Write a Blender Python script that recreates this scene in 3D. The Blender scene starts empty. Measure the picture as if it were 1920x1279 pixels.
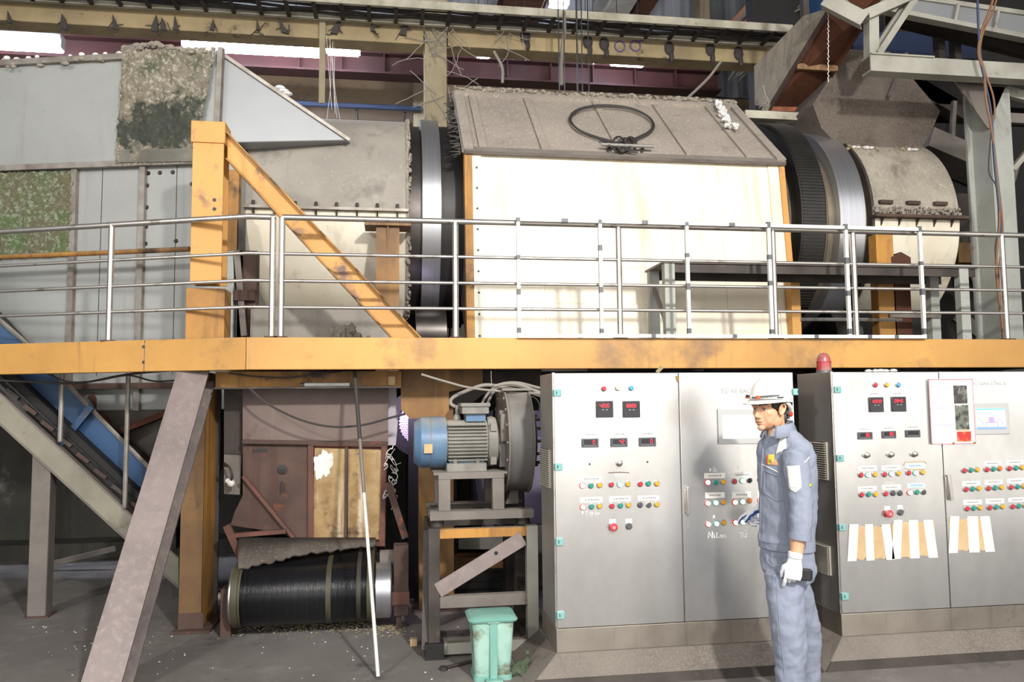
import bpy, bmesh, math, random
from mathutils import Vector, Matrix, noise
V = Vector
random.seed(7)
SC = bpy.context.scene
COL = SC.collection
R = math.radians

# ------------------------------------------------------------------ camera
H = 1.62
FPX = 1500.0
YAW, PIT, ROL = R(8.65), R(4.452), R(0.548)
fw = V((math.sin(YAW) * math.cos(PIT), math.cos(YAW) * math.cos(PIT), math.sin(PIT)))
rt0 = V((math.cos(YAW), -math.sin(YAW), 0))
up0 = rt0.cross(fw)
RT = rt0 * math.cos(ROL) - up0 * math.sin(ROL)
UP = up0 * math.cos(ROL) + rt0 * math.sin(ROL)
CAM = V((0, 0, H))

def ray(x, y):
    return fw * FPX + RT * (x - 960) - UP * (y - 639.5)
def PY(x, y, Y):
    d = ray(x, y); return CAM + d * (Y / d.y)
def PZ(x, y, z):
    d = ray(x, y); return CAM + d * ((z - H) / d.z)
def PX(x, y, X):
    d = ray(x, y); return CAM + d * (X / d.x)
def PP(x, y, p, n):
    d = ray(x, y); n = V(n); return CAM + d * ((V(p) - CAM).dot(n) / d.dot(n))

cam_data = bpy.data.cameras.new('camera')
cam = bpy.data.objects.new('camera', cam_data)
COL.objects.link(cam)
cam_data.sensor_width = 36
cam_data.sensor_fit = 'HORIZONTAL'
cam_data.lens = FPX / 1920 * 36
cam_data.clip_start = 0.05
cam_data.clip_end = 200
m3 = Matrix((RT, UP, -fw)).transposed()
cam.matrix_world = Matrix.Translation(CAM) @ m3.to_4x4()
SC.camera = cam

# ------------------------------------------------------------------ materials
def lin(c):
    if isinstance(c, str):
        c = c.lstrip('#'); c = [int(c[i:i + 2], 16) / 255 for i in (0, 2, 4)]
    return tuple((v / 12.92 if v <= 0.04045 else ((v + 0.055) / 1.055) ** 2.4) for v in c) + (1.0,)

class NT:
    def __init__(s, name):
        s.m = bpy.data.materials.new(name); s.m.use_nodes = True
        s.t = s.m.node_tree; s.n = s.t.nodes; s.l = s.t.links
        s.b = s.n['Principled BSDF']
        s.co = None
    def coord(s, scale=(1, 1, 1)):
        if s.co is None: s.co = s.n.new('ShaderNodeTexCoord')
        mp = s.n.new('ShaderNodeMapping'); mp.inputs['Scale'].default_value = scale
        s.l.new(s.co.outputs['Object'], mp.inputs['Vector'])
        return mp.outputs[0]
    def noise(s, scale, detail=6, rough=0.6, sc=(1, 1, 1), dist=0.0):
        n = s.n.new('ShaderNodeTexNoise'); n.inputs['Scale'].default_value = scale
        n.inputs['Detail'].default_value = detail; n.inputs['Roughness'].default_value = rough
        n.inputs['Distortion'].default_value = dist
        s.l.new(s.coord(sc), n.inputs['Vector']); return n.outputs['Fac']
    def vor(s, scale, sc=(1, 1, 1), feature='F1', out='Distance'):
        n = s.n.new('ShaderNodeTexVoronoi'); n.inputs['Scale'].default_value = scale; n.feature = feature
        s.l.new(s.coord(sc), n.inputs['Vector']); return n.outputs[out]
    def ramp(s, f, a, b, lo=0.0, hi=1.0):
        r = s.n.new('ShaderNodeMapRange'); r.inputs[1].default_value = a; r.inputs[2].default_value = b
        r.inputs[3].default_value = lo; r.inputs[4].default_value = hi
        s.l.new(f, r.inputs[0]); return r.outputs[0]
    def math(s, op, a, b):
        m = s.n.new('ShaderNodeMath'); m.operation = op
        for k, v in ((0, a), (1, b)):
            if isinstance(v, (int, float)): m.inputs[k].default_value = v
            else: s.l.new(v, m.inputs[k])
        return m.outputs[0]
    def mix(s, f, a, b):
        m = s.n.new('ShaderNodeMix'); m.data_type = 'RGBA'
        if isinstance(f, (int, float)): m.inputs[0].default_value = f
        else: s.l.new(f, m.inputs[0])
        for k, v in ((6, a), (7, b)):
            if isinstance(v, (tuple, str)): m.inputs[k].default_value = v if isinstance(v, tuple) else lin(v)
            else: s.l.new(v, m.inputs[k])
        return m.outputs[2]
    def nz(s):
        g = s.n.new('ShaderNodeNewGeometry'); x = s.n.new('ShaderNodeSeparateXYZ')
        s.l.new(g.outputs['Normal'], x.inputs[0]); return x.outputs[2]
    def bump(s, f, strength=0.3, dist=0.01):
        b = s.n.new('ShaderNodeBump'); b.inputs['Strength'].default_value = strength
        b.inputs['Distance'].default_value = dist
        s.l.new(f, b.inputs['Height']); s.l.new(b.outputs[0], s.b.inputs['Normal'])
    def set(s, k, v):
        if isinstance(v, (int, float, tuple)): s.b.inputs[k].default_value = v
        else: s.l.new(v, s.b.inputs[k])

def mat(name, col, col2=None, mottle=(2.0, 0.4, 0.7), rough=0.6, metal=0.0, spots=None, streak=None,
        dust=None, fine=None, bump=None, streak_sc=(9, 9, 0.7), rough_var=0.0):
    """base colour, mottled with col2; spots=(col, scale, lo, hi) blotches of rust or chipped paint;
    streak=(col, lo, hi) runs down the face; dust=(col, lo, hi) settles on faces that look up;
    fine=(col, scale, lo, hi) grain"""
    t = NT(name)
    c = lin(col)
    if col2: c = t.mix(t.ramp(t.noise(mottle[0]), mottle[1], mottle[2]), c, lin(col2))
    if fine: c = t.mix(t.ramp(t.noise(fine[1], 3), fine[2], fine[3]), c, lin(fine[0]))
    if streak: c = t.mix(t.ramp(t.noise(1.0, 5, 0.6, streak_sc), streak[1], streak[2]), c, lin(streak[0]))
    if spots: c = t.mix(t.ramp(t.noise(spots[1], 7, 0.65), spots[2], spots[3]), c, lin(spots[0]))
    if dust:
        f = t.math('MULTIPLY', t.ramp(t.nz(), dust[1], dust[2]), t.ramp(t.noise(6.0, 6), 0.25, 0.6))
        c = t.mix(f, c, lin(dust[0]))
    t.set('Base Color', c); t.set('Metallic', metal)
    if rough_var:
        t.set('Roughness', t.ramp(t.noise(5.0, 6), 0.3, 0.7, rough - rough_var, rough + rough_var))
    else: t.set('Roughness', rough)
    if bump: t.bump(t.noise(bump[0], 6), bump[1], bump[2] if len(bump) > 2 else 0.01)
    return t.m

def emis(name, col, strength, base='#ffffff'):
    t = NT(name); t.set('Base Color', lin(base)); t.set('Emission Color', lin(col)); t.set('Emission Strength', float(strength))
    t.set('Roughness', 0.4)
    return t.m

# ------------------------------------------------------------------ objects
WL = {}
def tag(o, label=None, cat=None, group=None, kind=None):
    if label: o['label'] = label
    if cat: o['category'] = cat
    if group: o['group'] = group
    if kind: o['kind'] = kind
    return o
def thing(name, label, cat, loc=(0, 0, 0), group=None, kind=None):
    o = bpy.data.objects.new(name, None); COL.objects.link(o)
    o.empty_display_size = 0.1
    o.location = loc; WL[o] = V(loc)
    return tag(o, label, cat, group, kind)
def copy_tree(o, parent=None, off=(0, 0, 0)):
    c = o.copy(); COL.objects.link(c)
    WL[c] = WL[o] + V(off)
    if parent is None: c.location = V(o.location) + V(off)
    else: c.parent = parent
    for ch in [x for x in WL if x.parent == o]:
        copy_tree(ch, c, off)
    return c

class MB:
    def __init__(s): s.v = []; s.f = []
    def add(s, vs, fs):
        n = len(s.v); s.v += [V(p) for p in vs]; s.f += [tuple(i + n for i in f) for f in fs]; return s
    def box(s, x0, x1, y0, y1, z0, z1):
        return s.hexa([(x0, y0, z0), (x1, y0, z0), (x1, y1, z0), (x0, y1, z0), (x0, y0, z1), (x1, y0, z1), (x1, y1, z1), (x0, y1, z1)])
    def hexa(s, p):
        return s.add(p, [(0, 3, 2, 1), (4, 5, 6, 7), (0, 1, 5, 4), (1, 2, 6, 5), (2, 3, 7, 6), (3, 0, 4, 7)])
    def prism(s, poly, off):
        poly = [V(p) for p in poly]; off = V(off); n = len(poly)
        nrm = V((0, 0, 0))
        for i in range(n): nrm += (poly[i] - poly[0]).cross(poly[(i + 1) % n] - poly[0])
        if nrm.dot(off) > 0: poly = poly[::-1]
        vs = poly + [p + off for p in poly]
        fs = [tuple(range(n)), tuple(range(2 * n - 1, n - 1, -1))]
        fs += [(i, i + n, (i + 1) % n + n, (i + 1) % n)[::1] for i in range(n)]
        return s.add(vs, fs)
    def frame(s, d, up):
        d = V(d).normalized(); up = V(up)
        if abs(d.dot(up.normalized())) > 0.98: up = V((0, 1, 0)) if abs(d.y) < 0.9 else V((1, 0, 0))
        r = d.cross(up).normalized(); u = r.cross(d).normalized()
        return r, u
    def bar(s, p0, p1, w, h, up=(0, 0, 1)):
        """rectangular bar: w across, h along up"""
        return s.sweep([(-w / 2, -h / 2), (w / 2, -h / 2), (w / 2, h / 2), (-w / 2, h / 2)], p0, p1, up)
    def sweep(s, prof, p0, p1, up=(0, 0, 1)):
        p0 = V(p0); p1 = V(p1); r, u = s.frame(p1 - p0, up)
        n = len(prof)
        vs = [p0 + r * a + u * b for a, b in prof] + [p1 + r * a + u * b for a, b in prof]
        fs = [tuple(range(n)), tuple(range(2 * n - 1, n - 1, -1))] + [(i, i + n, (i + 1) % n + n, (i + 1) % n) for i in range(n)]
        return s.add(vs, fs)
    def ibeam(s, p0, p1, w, h, t=0.012, up=(0, 0, 1)):
        s.slab(p0, p1, w, t, up, h / 2 - t / 2); s.slab(p0, p1, w, t, up, -h / 2 + t / 2)
        return s.bar(p0, p1, t, h - 2 * t, up)
    def slab(s, p0, p1, w, t, up, o):
        r, u = s.frame(V(p1) - V(p0), up)
        return s.bar(V(p0) + u * o, V(p1) + u * o, w, t, up)
    def channel(s, p0, p1, w, h, t=0.01, up=(0, 0, 1), side=1):
        """U section, web on the -side, open to +side (across)"""
        k = side
        prof = [(-k * w / 2, -h / 2), (k * w / 2, -h / 2), (k * w / 2, -h / 2 + t), (-k * w / 2 + k * t, -h / 2 + t),
                (-k * w / 2 + k * t, h / 2 - t), (k * w / 2, h / 2 - t), (k * w / 2, h / 2), (-k * w / 2, h / 2)]
        if k < 0: prof = prof[::-1]
        return s.sweep(prof, p0, p1, up)
    def angle(s, p0, p1, w, t=0.008, up=(0, 0, 1), side=1):
        k = side
        prof = [(0, 0), (k * w, 0), (k * w, t), (k * t, t), (k * t, w), (0, w)]
        if k < 0: prof = prof[::-1]
        return s.sweep(prof, p0, p1, up)
    def cyl(s, p0, p1, r0, r1=None, n=24):
        r1 = r0 if r1 is None else r1
        p0 = V(p0); p1 = V(p1); a, b = s.frame(p1 - p0, (0, 0, 1))
        vs = []
        for p, r in ((p0, r0), (p1, r1)):
            for i in range(n):
                t = 2 * math.pi * i / n; vs.append(p + a * r * math.cos(t) + b * r * math.sin(t))
        fs = [tuple(range(n)), tuple(range(2 * n - 1, n - 1, -1))] + [(i, i + n, (i + 1) % n + n, (i + 1) % n) for i in range(n)]
        return s.add(vs, fs)
    def lathe(s, p0, axis, prof, n=32, up=(0, 0, 1), a0=0.0, a1=2 * math.pi, caps=True):
        """prof: (along axis, radius); closed by caps where radius > 0 at the ends"""
        p0 = V(p0); ax = V(axis).normalized(); a, b = s.frame(ax, up)
        full = abs(a1 - a0 - 2 * math.pi) < 1e-6
        m = n if full else n + 1
        vs = []; fs = []
        for t, r in prof:
            for i in range(m):
                q = a0 + (a1 - a0) * i / n
                vs.append(p0 + ax * t + a * r * math.cos(q) + b * r * math.sin(q))
        for k in range(len(prof) - 1):
            for i in range(n):
                j = (i + 1) % m
                fs.append((k * m + i, (k + 1) * m + i, (k + 1) * m + j, k * m + j))
        if full and caps:
            if prof[0][1] > 1e-5: fs.append(tuple(range(m)))
            if prof[-1][1] > 1e-5: fs.append(tuple(reversed(range((len(prof) - 1) * m, len(prof) * m))))
        return s.add(vs, fs)
    def tube(s, path, r, n=10, caps=True):
        path = [V(p) for p in path]; k = len(path)
        rs = r if isinstance(r, (list, tuple)) else [r] * k
        vs = []; fs = []; prev = None
        for i, p in enumerate(path):
            d = (path[min(i + 1, k - 1)] - path[max(i - 1, 0)]).normalized()
            if prev is None:
                a = d.orthogonal().normalized()
            else:
                a = (prev - d * prev.dot(d)).normalized()
            prev = a; b = d.cross(a)
            for j in range(n):
                t = 2 * math.pi * j / n; vs.append(p + (a * math.cos(t) + b * math.sin(t)) * rs[i])
        for i in range(k - 1):
            for j in range(n):
                q = (j + 1) % n; fs.append((i * n + j, i * n + q, (i + 1) * n + q, (i + 1) * n + j))
        if caps: fs += [tuple(reversed(range(n))), tuple(range((k - 1) * n, k * n))]
        return s.add(vs, fs)
    def ball(s, c, r, n=12, m=8):
        r = r if isinstance(r, (tuple, list)) else (r, r, r); c = V(c)
        vs = [c + V((0, 0, -r[2]))]; fs = []
        for i in range(1, m):
            f = -math.pi / 2 + math.pi * i / m
            for j in range(n):
                t = 2 * math.pi * j / n
                vs.append(c + V((r[0] * math.cos(f) * math.cos(t), r[1] * math.cos(f) * math.sin(t), r[2] * math.sin(f))))
        vs.append(c + V((0, 0, r[2])))
        for j in range(n): fs.append((0, 1 + (j + 1) % n, 1 + j))
        for i in range(m - 2):
            for j in range(n):
                a = 1 + i * n + j; b = 1 + i * n + (j + 1) % n
                fs.append((a, b, b + n, a + n))
        e = len(vs) - 1
        for j in range(n): fs.append((e, 1 + (m - 2) * n + j, 1 + (m - 2) * n + (j + 1) % n))
        return s.add(vs, fs)
    def loft(s, rings, closed=True):
        n = len(rings[0]); vs = [p for r in rings for p in r]; fs = []
        for i in range(len(rings) - 1):
            for j in range(n):
                q = (j + 1) % n; fs.append((i * n + j, i * n + q, (i + 1) * n + q, (i + 1) * n + j))
        if closed: fs += [tuple(reversed(range(n))), tuple(range((len(rings) - 1) * n, len(rings) * n))]
        return s.add(vs, fs)
    def build(s, name, m, parent=None, loc=None, bevel=0, smooth=35, fix=True):
        me = bpy.data.meshes.new(name)
        if parent is not None: o0 = WL[parent]
        elif loc is not None: o0 = V(loc)
        else:
            xs = [p.x for p in s.v]; ys = [p.y for p in s.v]; zs = [p.z for p in s.v]
            o0 = V(((min(xs) + max(xs)) / 2, (min(ys) + max(ys)) / 2, min(zs)))
        me.from_pydata([p - o0 for p in s.v], [], s.f)
        if fix:
            bm = bmesh.new(); bm.from_mesh(me); bmesh.ops.recalc_face_normals(bm, faces=bm.faces); bm.to_mesh(me); bm.free()
        if smooth:
            me.polygons.foreach_set('use_smooth', [True] * len(me.polygons))
            me.set_sharp_from_angle(angle=R(smooth))
        ms = m if isinstance(m, (list, tuple)) else [m]
        for x in ms: me.materials.append(x)
        o = bpy.data.objects.new(name, me); COL.objects.link(o)
        WL[o] = V(o0)
        if parent is not None: o.parent = parent
        else: o.location = o0
        if bevel:
            b = o.modifiers.new('bevel', 'BEVEL'); b.width = bevel; b.segments = 2; b.limit_method = 'ANGLE'; b.angle_limit = R(40)
        return o

def bake(o, mods):
    """run remesh / smooth / displace and keep the result as the mesh"""
    for kind, kw in mods:
        m = o.modifiers.new(kind.lower(), kind)
        for k_, v_ in kw.items(): setattr(m, k_, v_)
    bpy.context.view_layer.update()
    dg = bpy.context.evaluated_depsgraph_get()
    me = bpy.data.meshes.new_from_object(o.evaluated_get(dg))
    old = o.data; o.modifiers.clear(); o.data = me
    me.polygons.foreach_set('use_smooth', [True] * len(me.polygons))
    me.name = o.name; bpy.data.meshes.remove(old)
    return o
def crumple(o, voxel, strength, size):
    tx = bpy.data.textures.new('crumple', 'CLOUDS'); tx.noise_scale = size; tx.noise_depth = 3
    return bake(o, [('REMESH', dict(mode='VOXEL', voxel_size=voxel)), ('DISPLACE', dict(texture=tx, strength=strength, mid_level=.5))])

def curve(pts, n=8):
    """Catmull-Rom through the points"""
    pts = [V(p) for p in pts]; out = []
    q = [pts[0] * 2 - pts[1]] + pts + [pts[-1] * 2 - pts[-2]]
    for i in range(1, len(q) - 2):
        a, b, c, d = q[i - 1], q[i], q[i + 1], q[i + 2]
        for k in range(n):
            t = k / n
            out.append(0.5 * ((2 * b) + (c - a) * t + (2 * a - 5 * b + 4 * c - d) * t * t + (3 * b - a - 3 * c + d) * t ** 3))
    out.append(pts[-1]); return out

def text_mesh(name, txt, size, m, parent, origin, xdir, ydir, depth=0.0008, align='CENTER'):
    cu = bpy.data.curves.new(name, 'FONT'); cu.body = txt; cu.size = size; cu.align_x = align; cu.align_y = 'CENTER'; cu.extrude = depth
    cu.resolution_u = 3
    o = bpy.data.objects.new(name, cu); COL.objects.link(o)
    dg = bpy.context.evaluated_depsgraph_get()
    me = bpy.data.meshes.new_from_object(o.evaluated_get(dg))
    bpy.data.objects.remove(o); bpy.data.curves.remove(cu)
    xd = V(xdir).normalized(); yd = V(ydir).normalized(); zd = xd.cross(yd)
    off = V(origin) - WL[parent]
    for v in me.vertices: v.co = off + xd * v.co.x + yd * v.co.y + zd * v.co.z
    me.materials.clear(); me.materials.append(m)
    ob = bpy.data.objects.new(name, me); COL.objects.link(ob); ob.parent = parent; WL[ob] = WL[parent]
    return ob
# ------------------------------------------------------------------ palette
M = {}
M['yellow'] = mat('yellow_paint', '#cc9852', '#be8a46', (1.2, 0.35, 0.65), 0.55, 0.0, spots=('#6b5550', 3.4, 0.55, 0.66), streak=('#a87838', 0.58, 0.8), dust=('#9a8f80', 0.5, 0.9), bump=(30, 0.08))
M['yellow_worn'] = mat('worn_yellow_paint', '#b8843c', '#7c5a34', (1.6, 0.38, 0.62), 0.65, 0.0, spots=('#3f2f24', 2.2, 0.56, 0.66), streak=('#6b4a2c', 0.5, 0.75), dust=('#8f867a', 0.5, 0.9), bump=(30, 0.1))
M['yellow_beam'] = mat('beam_yellow_paint', '#cc9a52', '#b08346', (0.9, 0.4, 0.68), 0.5, 0.0, spots=('#7d6146', 1.6, 0.54, 0.7), streak=('#8d6c40', 0.6, 0.85), dust=('#8f867a', 0.5, 0.9), fine=('#b98a4c', 40, 0.6, 0.75), bump=(30, 0.06))
M['brown_plate'] = mat('brown_stained_plate', '#8d6535', '#5c4630', (1.8, 0.4, 0.65), 0.6, 0.0, streak=('#a47a44', 0.5, 0.8), spots=('#3a2c22', 3, 0.62, 0.72))
M['rust'] = mat('rust', '#5f4a41', '#453733', (2.4, 0.35, 0.65), 0.85, 0.1, spots=('#8a4a2c', 5, 0.6, 0.72), streak=('#4a302a', 0.5, 0.8), bump=(40, 0.15))
M['rust_red'] = mat('red_rust', '#6e483c', '#563e37', (3.0, 0.4, 0.65), 0.85, 0.0, spots=('#3a2a28', 4, 0.6, 0.75), bump=(40, 0.15))
M['rust_orange'] = mat('orange_rust_steel', '#4a2a1c', '#5e3520', (1.6, 0.42, 0.7), 0.8, 0.1, fine=('#8a6a58', 70, 0.62, 0.8), spots=('#2f1c14', 3, 0.58, 0.75), bump=(40, 0.1))
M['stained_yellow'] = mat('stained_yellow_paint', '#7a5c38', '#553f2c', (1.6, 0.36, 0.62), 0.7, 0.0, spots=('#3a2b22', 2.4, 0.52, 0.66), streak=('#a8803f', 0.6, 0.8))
M['mauve_steel'] = mat('bare_brown_steel', '#8f827f', '#766b68', (1.4, 0.35, 0.65), 0.5, 0.25, spots=('#5e5a60', 2.0, 0.52, 0.72), fine=('#998c88', 25, 0.5, 0.8), bump=(30, 0.05))
M['dark_steel'] = mat('dark_grimy_steel', '#4a433e', '#352f2c', (3, 0.4, 0.65), 0.6, 0.3, spots=('#6a5a4e', 5, 0.6, 0.75), bump=(40, 0.1))
M['grey_steel'] = mat('dusty_grey_steel', '#7d7670', '#655e58', (3, 0.4, 0.7), 0.6, 0.25, dust=('#9c948a', 0.4, 0.9), spots=('#54473d', 4, 0.62, 0.75), bump=(40, 0.08))
M['grey_paint'] = mat('grey_panel_paint', '#a3a5a3', '#959794', (0.8, 0.35, 0.65), 0.5, 0.15, streak=('#8a8a86', 0.55, 0.85), spots=('#8a7a6c', 2.2, 0.68, 0.78), fine=('#8f9290', 30, 0.62, 0.78))
M['plain_grey'] = mat('pale_grey_duct_paint', '#8b8d90', '#808285', (0.8, 0.35, 0.65), 0.42, 0.2, spots=('#8c8078', 2.0, 0.66, 0.8))  # even grey of the wedge duct and the upper conveyor side
M['rib'] = mat('panel_rib_metal', '#9a958e', '#7d736a', (6, 0.4, 0.65), 0.45, 0.4)
M['cream'] = mat('cream_enamel', '#e6dfce', '#d8ceb8', (1.3, 0.4, 0.65), 0.5, 0.0, streak=('#a3957c', 0.55, 0.85), spots=('#8d7f68', 2.2, 0.66, 0.8), dust=('#8d857b', 0.12, 0.5), streak_sc=(6, 6, 0.5))
M['white_panel'] = mat('white_housing_paint', '#e8dfce', '#ddd2bc', (0.9, 0.4, 0.7), 0.45, 0.0, streak=('#b8a484', 0.52, 0.8), spots=('#a08c70', 1.6, 0.62, 0.8), streak_sc=(5, 5, 0.45), fine=('#d9ccb4', 25, 0.66, 0.8))
M['dust_roof'] = mat('dust_covered_steel', '#a0968c', '#8f867d', (1.5, 0.35, 0.65), 0.9, 0.0, fine=('#b8aea2', 45, 0.55, 0.7), spots=('#7a7068', 6, 0.62, 0.75), bump=(60, 0.15))
M['hood_dust'] = mat('dusty_hood_cover', '#8f8981', '#a09a90', (1.4, 0.4, 0.65), 0.85, 0.0, spots=('#75706a', 2.6, 0.56, 0.72), fine=('#aaa398', 40, 0.6, 0.75), streak=('#7b766e', 0.6, 0.85), bump=(50, 0.12))
M['drum'] = mat('spinning_drum_steel', '#57524f', '#47423f', (2, 0.4, 0.6), 0.35, 0.75)
M['drum_dark'] = mat('dark_gear_steel', '#3a3837', '#302e2d', (2, 0.4, 0.6), 0.5, 0.5)
M['drum_tan'] = mat('drum_body_steel', '#8b806c', '#6d6558', (2, 0.4, 0.6), 0.45, 0.5, dust=('#6b645c', 0.3, 0.8))
t = NT('polished_ring_steel')
t.set('Base Color', t.mix(t.ramp(t.noise(1, 3, 0.5, (60, 1, 1)), 0.3, 0.7), lin('#c4c4c8'), lin('#b2b3ba')))
t.set('Metallic', 0.85); t.set('Roughness', 0.32); M['ring'] = t.m
M['concrete_col'] = mat('stained_concrete', '#a3977c', '#8a7f68', (1.5, 0.35, 0.65), 0.9, 0.0, spots=('#5c5346', 3, 0.58, 0.72), streak=('#6b604e', 0.55, 0.85), bump=(20, 0.2))
M['tan_beam'] = mat('tan_grimy_concrete', '#b09d78', '#8f8064', (1.6, 0.4, 0.7), 0.9, 0.0, spots=('#4f463a', 4, 0.6, 0.7), bump=(20, 0.2))
M['tray'] = mat('grimy_white_tray', '#b8b4a4', '#96907f', (3, 0.4, 0.65), 0.7, 0.1, spots=('#5a5246', 5, 0.6, 0.72), dust=('#7d7568', 0.5, 0.9))
M['girder'] = mat('dark_red_girder_paint', '#3d1512', '#30110f', (1.5, 0.4, 0.65), 0.65, 0.0, spots=('#3c2426', 3, 0.6, 0.75), dust=('#6f645c', 0.4, 0.9))
M['blue_grey_sheet'] = mat('corrugated_sheet', '#a0a4ac', '#8c9098', (0.6, 0.4, 0.65), 0.5, 0.2, streak=('#57585a', 0.5, 0.85))
M['block_wall'] = mat('brown_block_wall', '#94806a', '#7d6e5e', (0.8, 0.4, 0.65), 0.9, 0.0, spots=('#6a5c50', 1.5, 0.56, 0.75), bump=(15, 0.15))
M['dark_wall'] = mat('soot_stained_concrete', '#5a574e', '#3e3c37', (0.7, 0.35, 0.65), 0.9, 0.0, spots=('#8a8880', 2.0, 0.64, 0.78), streak=('#35332e', 0.5, 0.8), bump=(15, 0.2))
M['roof_sheet'] = mat('roof_sheet', '#4a4c50', '#3a3c40', (0.5, 0.4, 0.65), 0.7, 0.1)
t = NT('factory_floor_concrete')
c = t.mix(t.ramp(t.noise(0.9, 8, 0.65), 0.35, 0.7), lin('#7a7571'), lin('#635e5a'))
c = t.mix(t.ramp(t.noise(5, 7, 0.7), 0.52, 0.75), c, lin('#8a847e'))
c = t.mix(t.ramp(t.noise(2.2, 7, 0.7), 0.58, 0.7), c, lin('#45413e'))
c = t.mix(t.ramp(t.noise(120, 2, 0.5), 0.66, 0.74), c, lin('#958d84'))
t.set('Base Color', c); t.set('Roughness', 0.8); t.bump(t.noise(60, 5), 0.2, 0.005); M['floor'] = t.m
M['plinth'] = mat('rough_plinth_concrete', '#7d756d', '#6a625b', (1.5, 0.35, 0.65), 0.9, 0.0, fine=('#877e75', 80, 0.45, 0.75), spots=('#57504a', 3, 0.6, 0.75), bump=(90, 0.35, 0.004))
# brushed stainless cabinet skin, smeared by hands
t = NT('brushed_stainless')
sm = t.ramp(t.noise(1.8, 3, 0.5), 0.1, 0.9)
br = t.noise(1.0, 4, 0.7, (90, 90, 1.2))
t.set('Base Color', t.mix(t.ramp(t.noise(7, 5, .6, (1, 1, .6)), .3, .8, 0, .22), t.mix(sm, lin('#f0efed'), lin('#b9b7b5')), lin('#8d8b88')))
t.set('Metallic', 0.9)
t.set('Roughness', t.ramp(sm, 0, 1, 0.25, 0.34))
M['steel'] = t.m
M['steel_base'] = mat('stained_stainless_base', '#a39b90', '#857c72', (2, 0.35, 0.65), 0.45, 0.6, streak=('#6b625a', 0.55, 0.8), spots=('#5d554d', 3, 0.64, 0.78))
M['steel_side'] = mat('dull_stainless_side', '#a39f9a', '#8d8985', (1.6, 0.35, 0.65), 0.5, 0.35, spots=('#9b8c7c', 2, 0.66, 0.8), fine=('#a09d9a', 60, 0.55, 0.75))
t = NT('railing_stainless')
t.set('Base Color', t.mix(t.ramp(t.noise(9, 6, 0.65), 0.55, 0.75), lin('#c9c4be'), lin('#7a6a5c'))); t.set('Metallic', 0.85); t.set('Roughness', 0.3); M['rail'] = t.m
M['white_tube'] = mat('white_square_tube', '#d9dbd6', '#bfc1bb', (8, 0.45, 0.7), 0.5, 0.0, spots=('#6b5c50', 7, 0.68, 0.78))
M['tape'] = mat('dark_grey_tape', '#55575a', rough=0.5)
M['teal_hinge'] = mat('teal_hinge_paint', '#7fb3b0', '#6fa3a0', rough=0.45)
M['black'] = mat('black_plastic', '#1c1c1e', rough=0.45)
M['meter'] = mat('meter_face', '#2a2a2e', rough=0.3)
M['meter_rim'] = mat('meter_bezel', '#4a4c52', rough=0.4)
M['led_red'] = emis('red_digits', '#ff2a3a', 4.0, '#401010')
M['knob_metal'] = mat('chrome_knob', '#b5b0aa', rough=0.25, metal=0.9)
M['grey_btn'] = mat('grey_selector', '#55585a', rough=0.4)
M['btn_red'] = mat('red_button', '#b8303a', rough=0.3)
M['btn_green'] = mat('green_button', '#1f8a78', rough=0.3)
M['btn_yellow'] = mat('amber_button', '#e3a22c', rough=0.3)
M['btn_orange'] = mat('orange_button', '#c8741c', rough=0.3)
M['btn_blue'] = mat('blue_lamp', '#4a98d8', rough=0.3)
M['btn_cream'] = mat('cream_lamp', '#e8d8b0', rough=0.3)
M['btn_red_on'] = emis('lit_red_button', '#ffe0c8', 1.6, '#ffd0c0')
M['btn_green_on'] = emis('lit_green_button', '#e8fff4', 1.4, '#d8fff0')
M['ring_red'] = mat('red_button_collar', '#c84048', rough=0.35)
M['ring_green'] = mat('green_button_collar', '#2c9080', rough=0.35)
M['ring_grey'] = mat('grey_button_collar', '#8d8f92', rough=0.35, metal=0.3)
M['label_white'] = mat('paper_label', '#e2e0da', '#d5d2ca', (20, 0.4, 0.7), 0.6)
M['label_teal'] = mat('pale_teal_label', '#b8d8d4', rough=0.6)
M['ink'] = mat('grey_ink', '#8a8a8a', rough=0.7)
M['ink_red'] = mat('red_ink', '#d08088', rough=0.7)
M['ink_blue'] = mat('blue_ink', '#8a90b8', rough=0.7)
M['chalk'] = mat('white_marker', '#f0f0ee', rough=0.8)
M['screen_frame'] = mat('screen_bezel', '#b0b0ae', rough=0.45)
M['screen_on'] = emis('lit_white_screen', '#ffffff', 2.2)
M['screen_pic'] = emis('lit_screen_picture', '#f0f2fa', 1.1)
M['vent'] = mat('vent_plastic', '#b8b2a4', '#a8a294', (8, 0.4, 0.7), 0.55)
M['paper'] = mat('laminated_paper', '#f3f0f0', rough=0.35)
M['cardboard'] = mat('brown_cardboard', '#c8ac84', '#b89a70', (6, 0.4, 0.7), 0.85)
M['paper_tape'] = mat('white_paper_tape', '#e8e6de', rough=0.7)
M['blue_paint'] = mat('blue_conveyor_paint', '#244871', '#1f3d5e', (2, 0.4, 0.7), 0.5, 0.1, spots=('#4a4a50', 4, 0.62, 0.75), dust=('#6b675f', 0.5, 0.9))
M['blue_motor'] = mat('blue_motor_paint', '#547392', '#78899a', (4, 0.45, 0.7), 0.4, 0.0, dust=('#8f9290', 0.35, 0.95), spots=('#7a8288', 5, 0.62, 0.75))
M['motor_grey'] = mat('dust_coated_motor', '#8d8a84', '#75726c', (5, 0.4, 0.65), 0.8, 0.1, dust=('#a39d94', 0.3, 0.9), bump=(60, 0.1))
M['fan_grey'] = mat('grey_fan_casing', '#73706d', '#5f5c5a', (2, 0.4, 0.65), 0.6, 0.2, dust=('#9a948c', 0.3, 0.9), spots=('#4d4a48', 3, 0.6, 0.75))
t = NT('black_belt_rubber')
gr_ = t.noise(1, 4, 0.7, (150, 1, 1))
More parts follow.
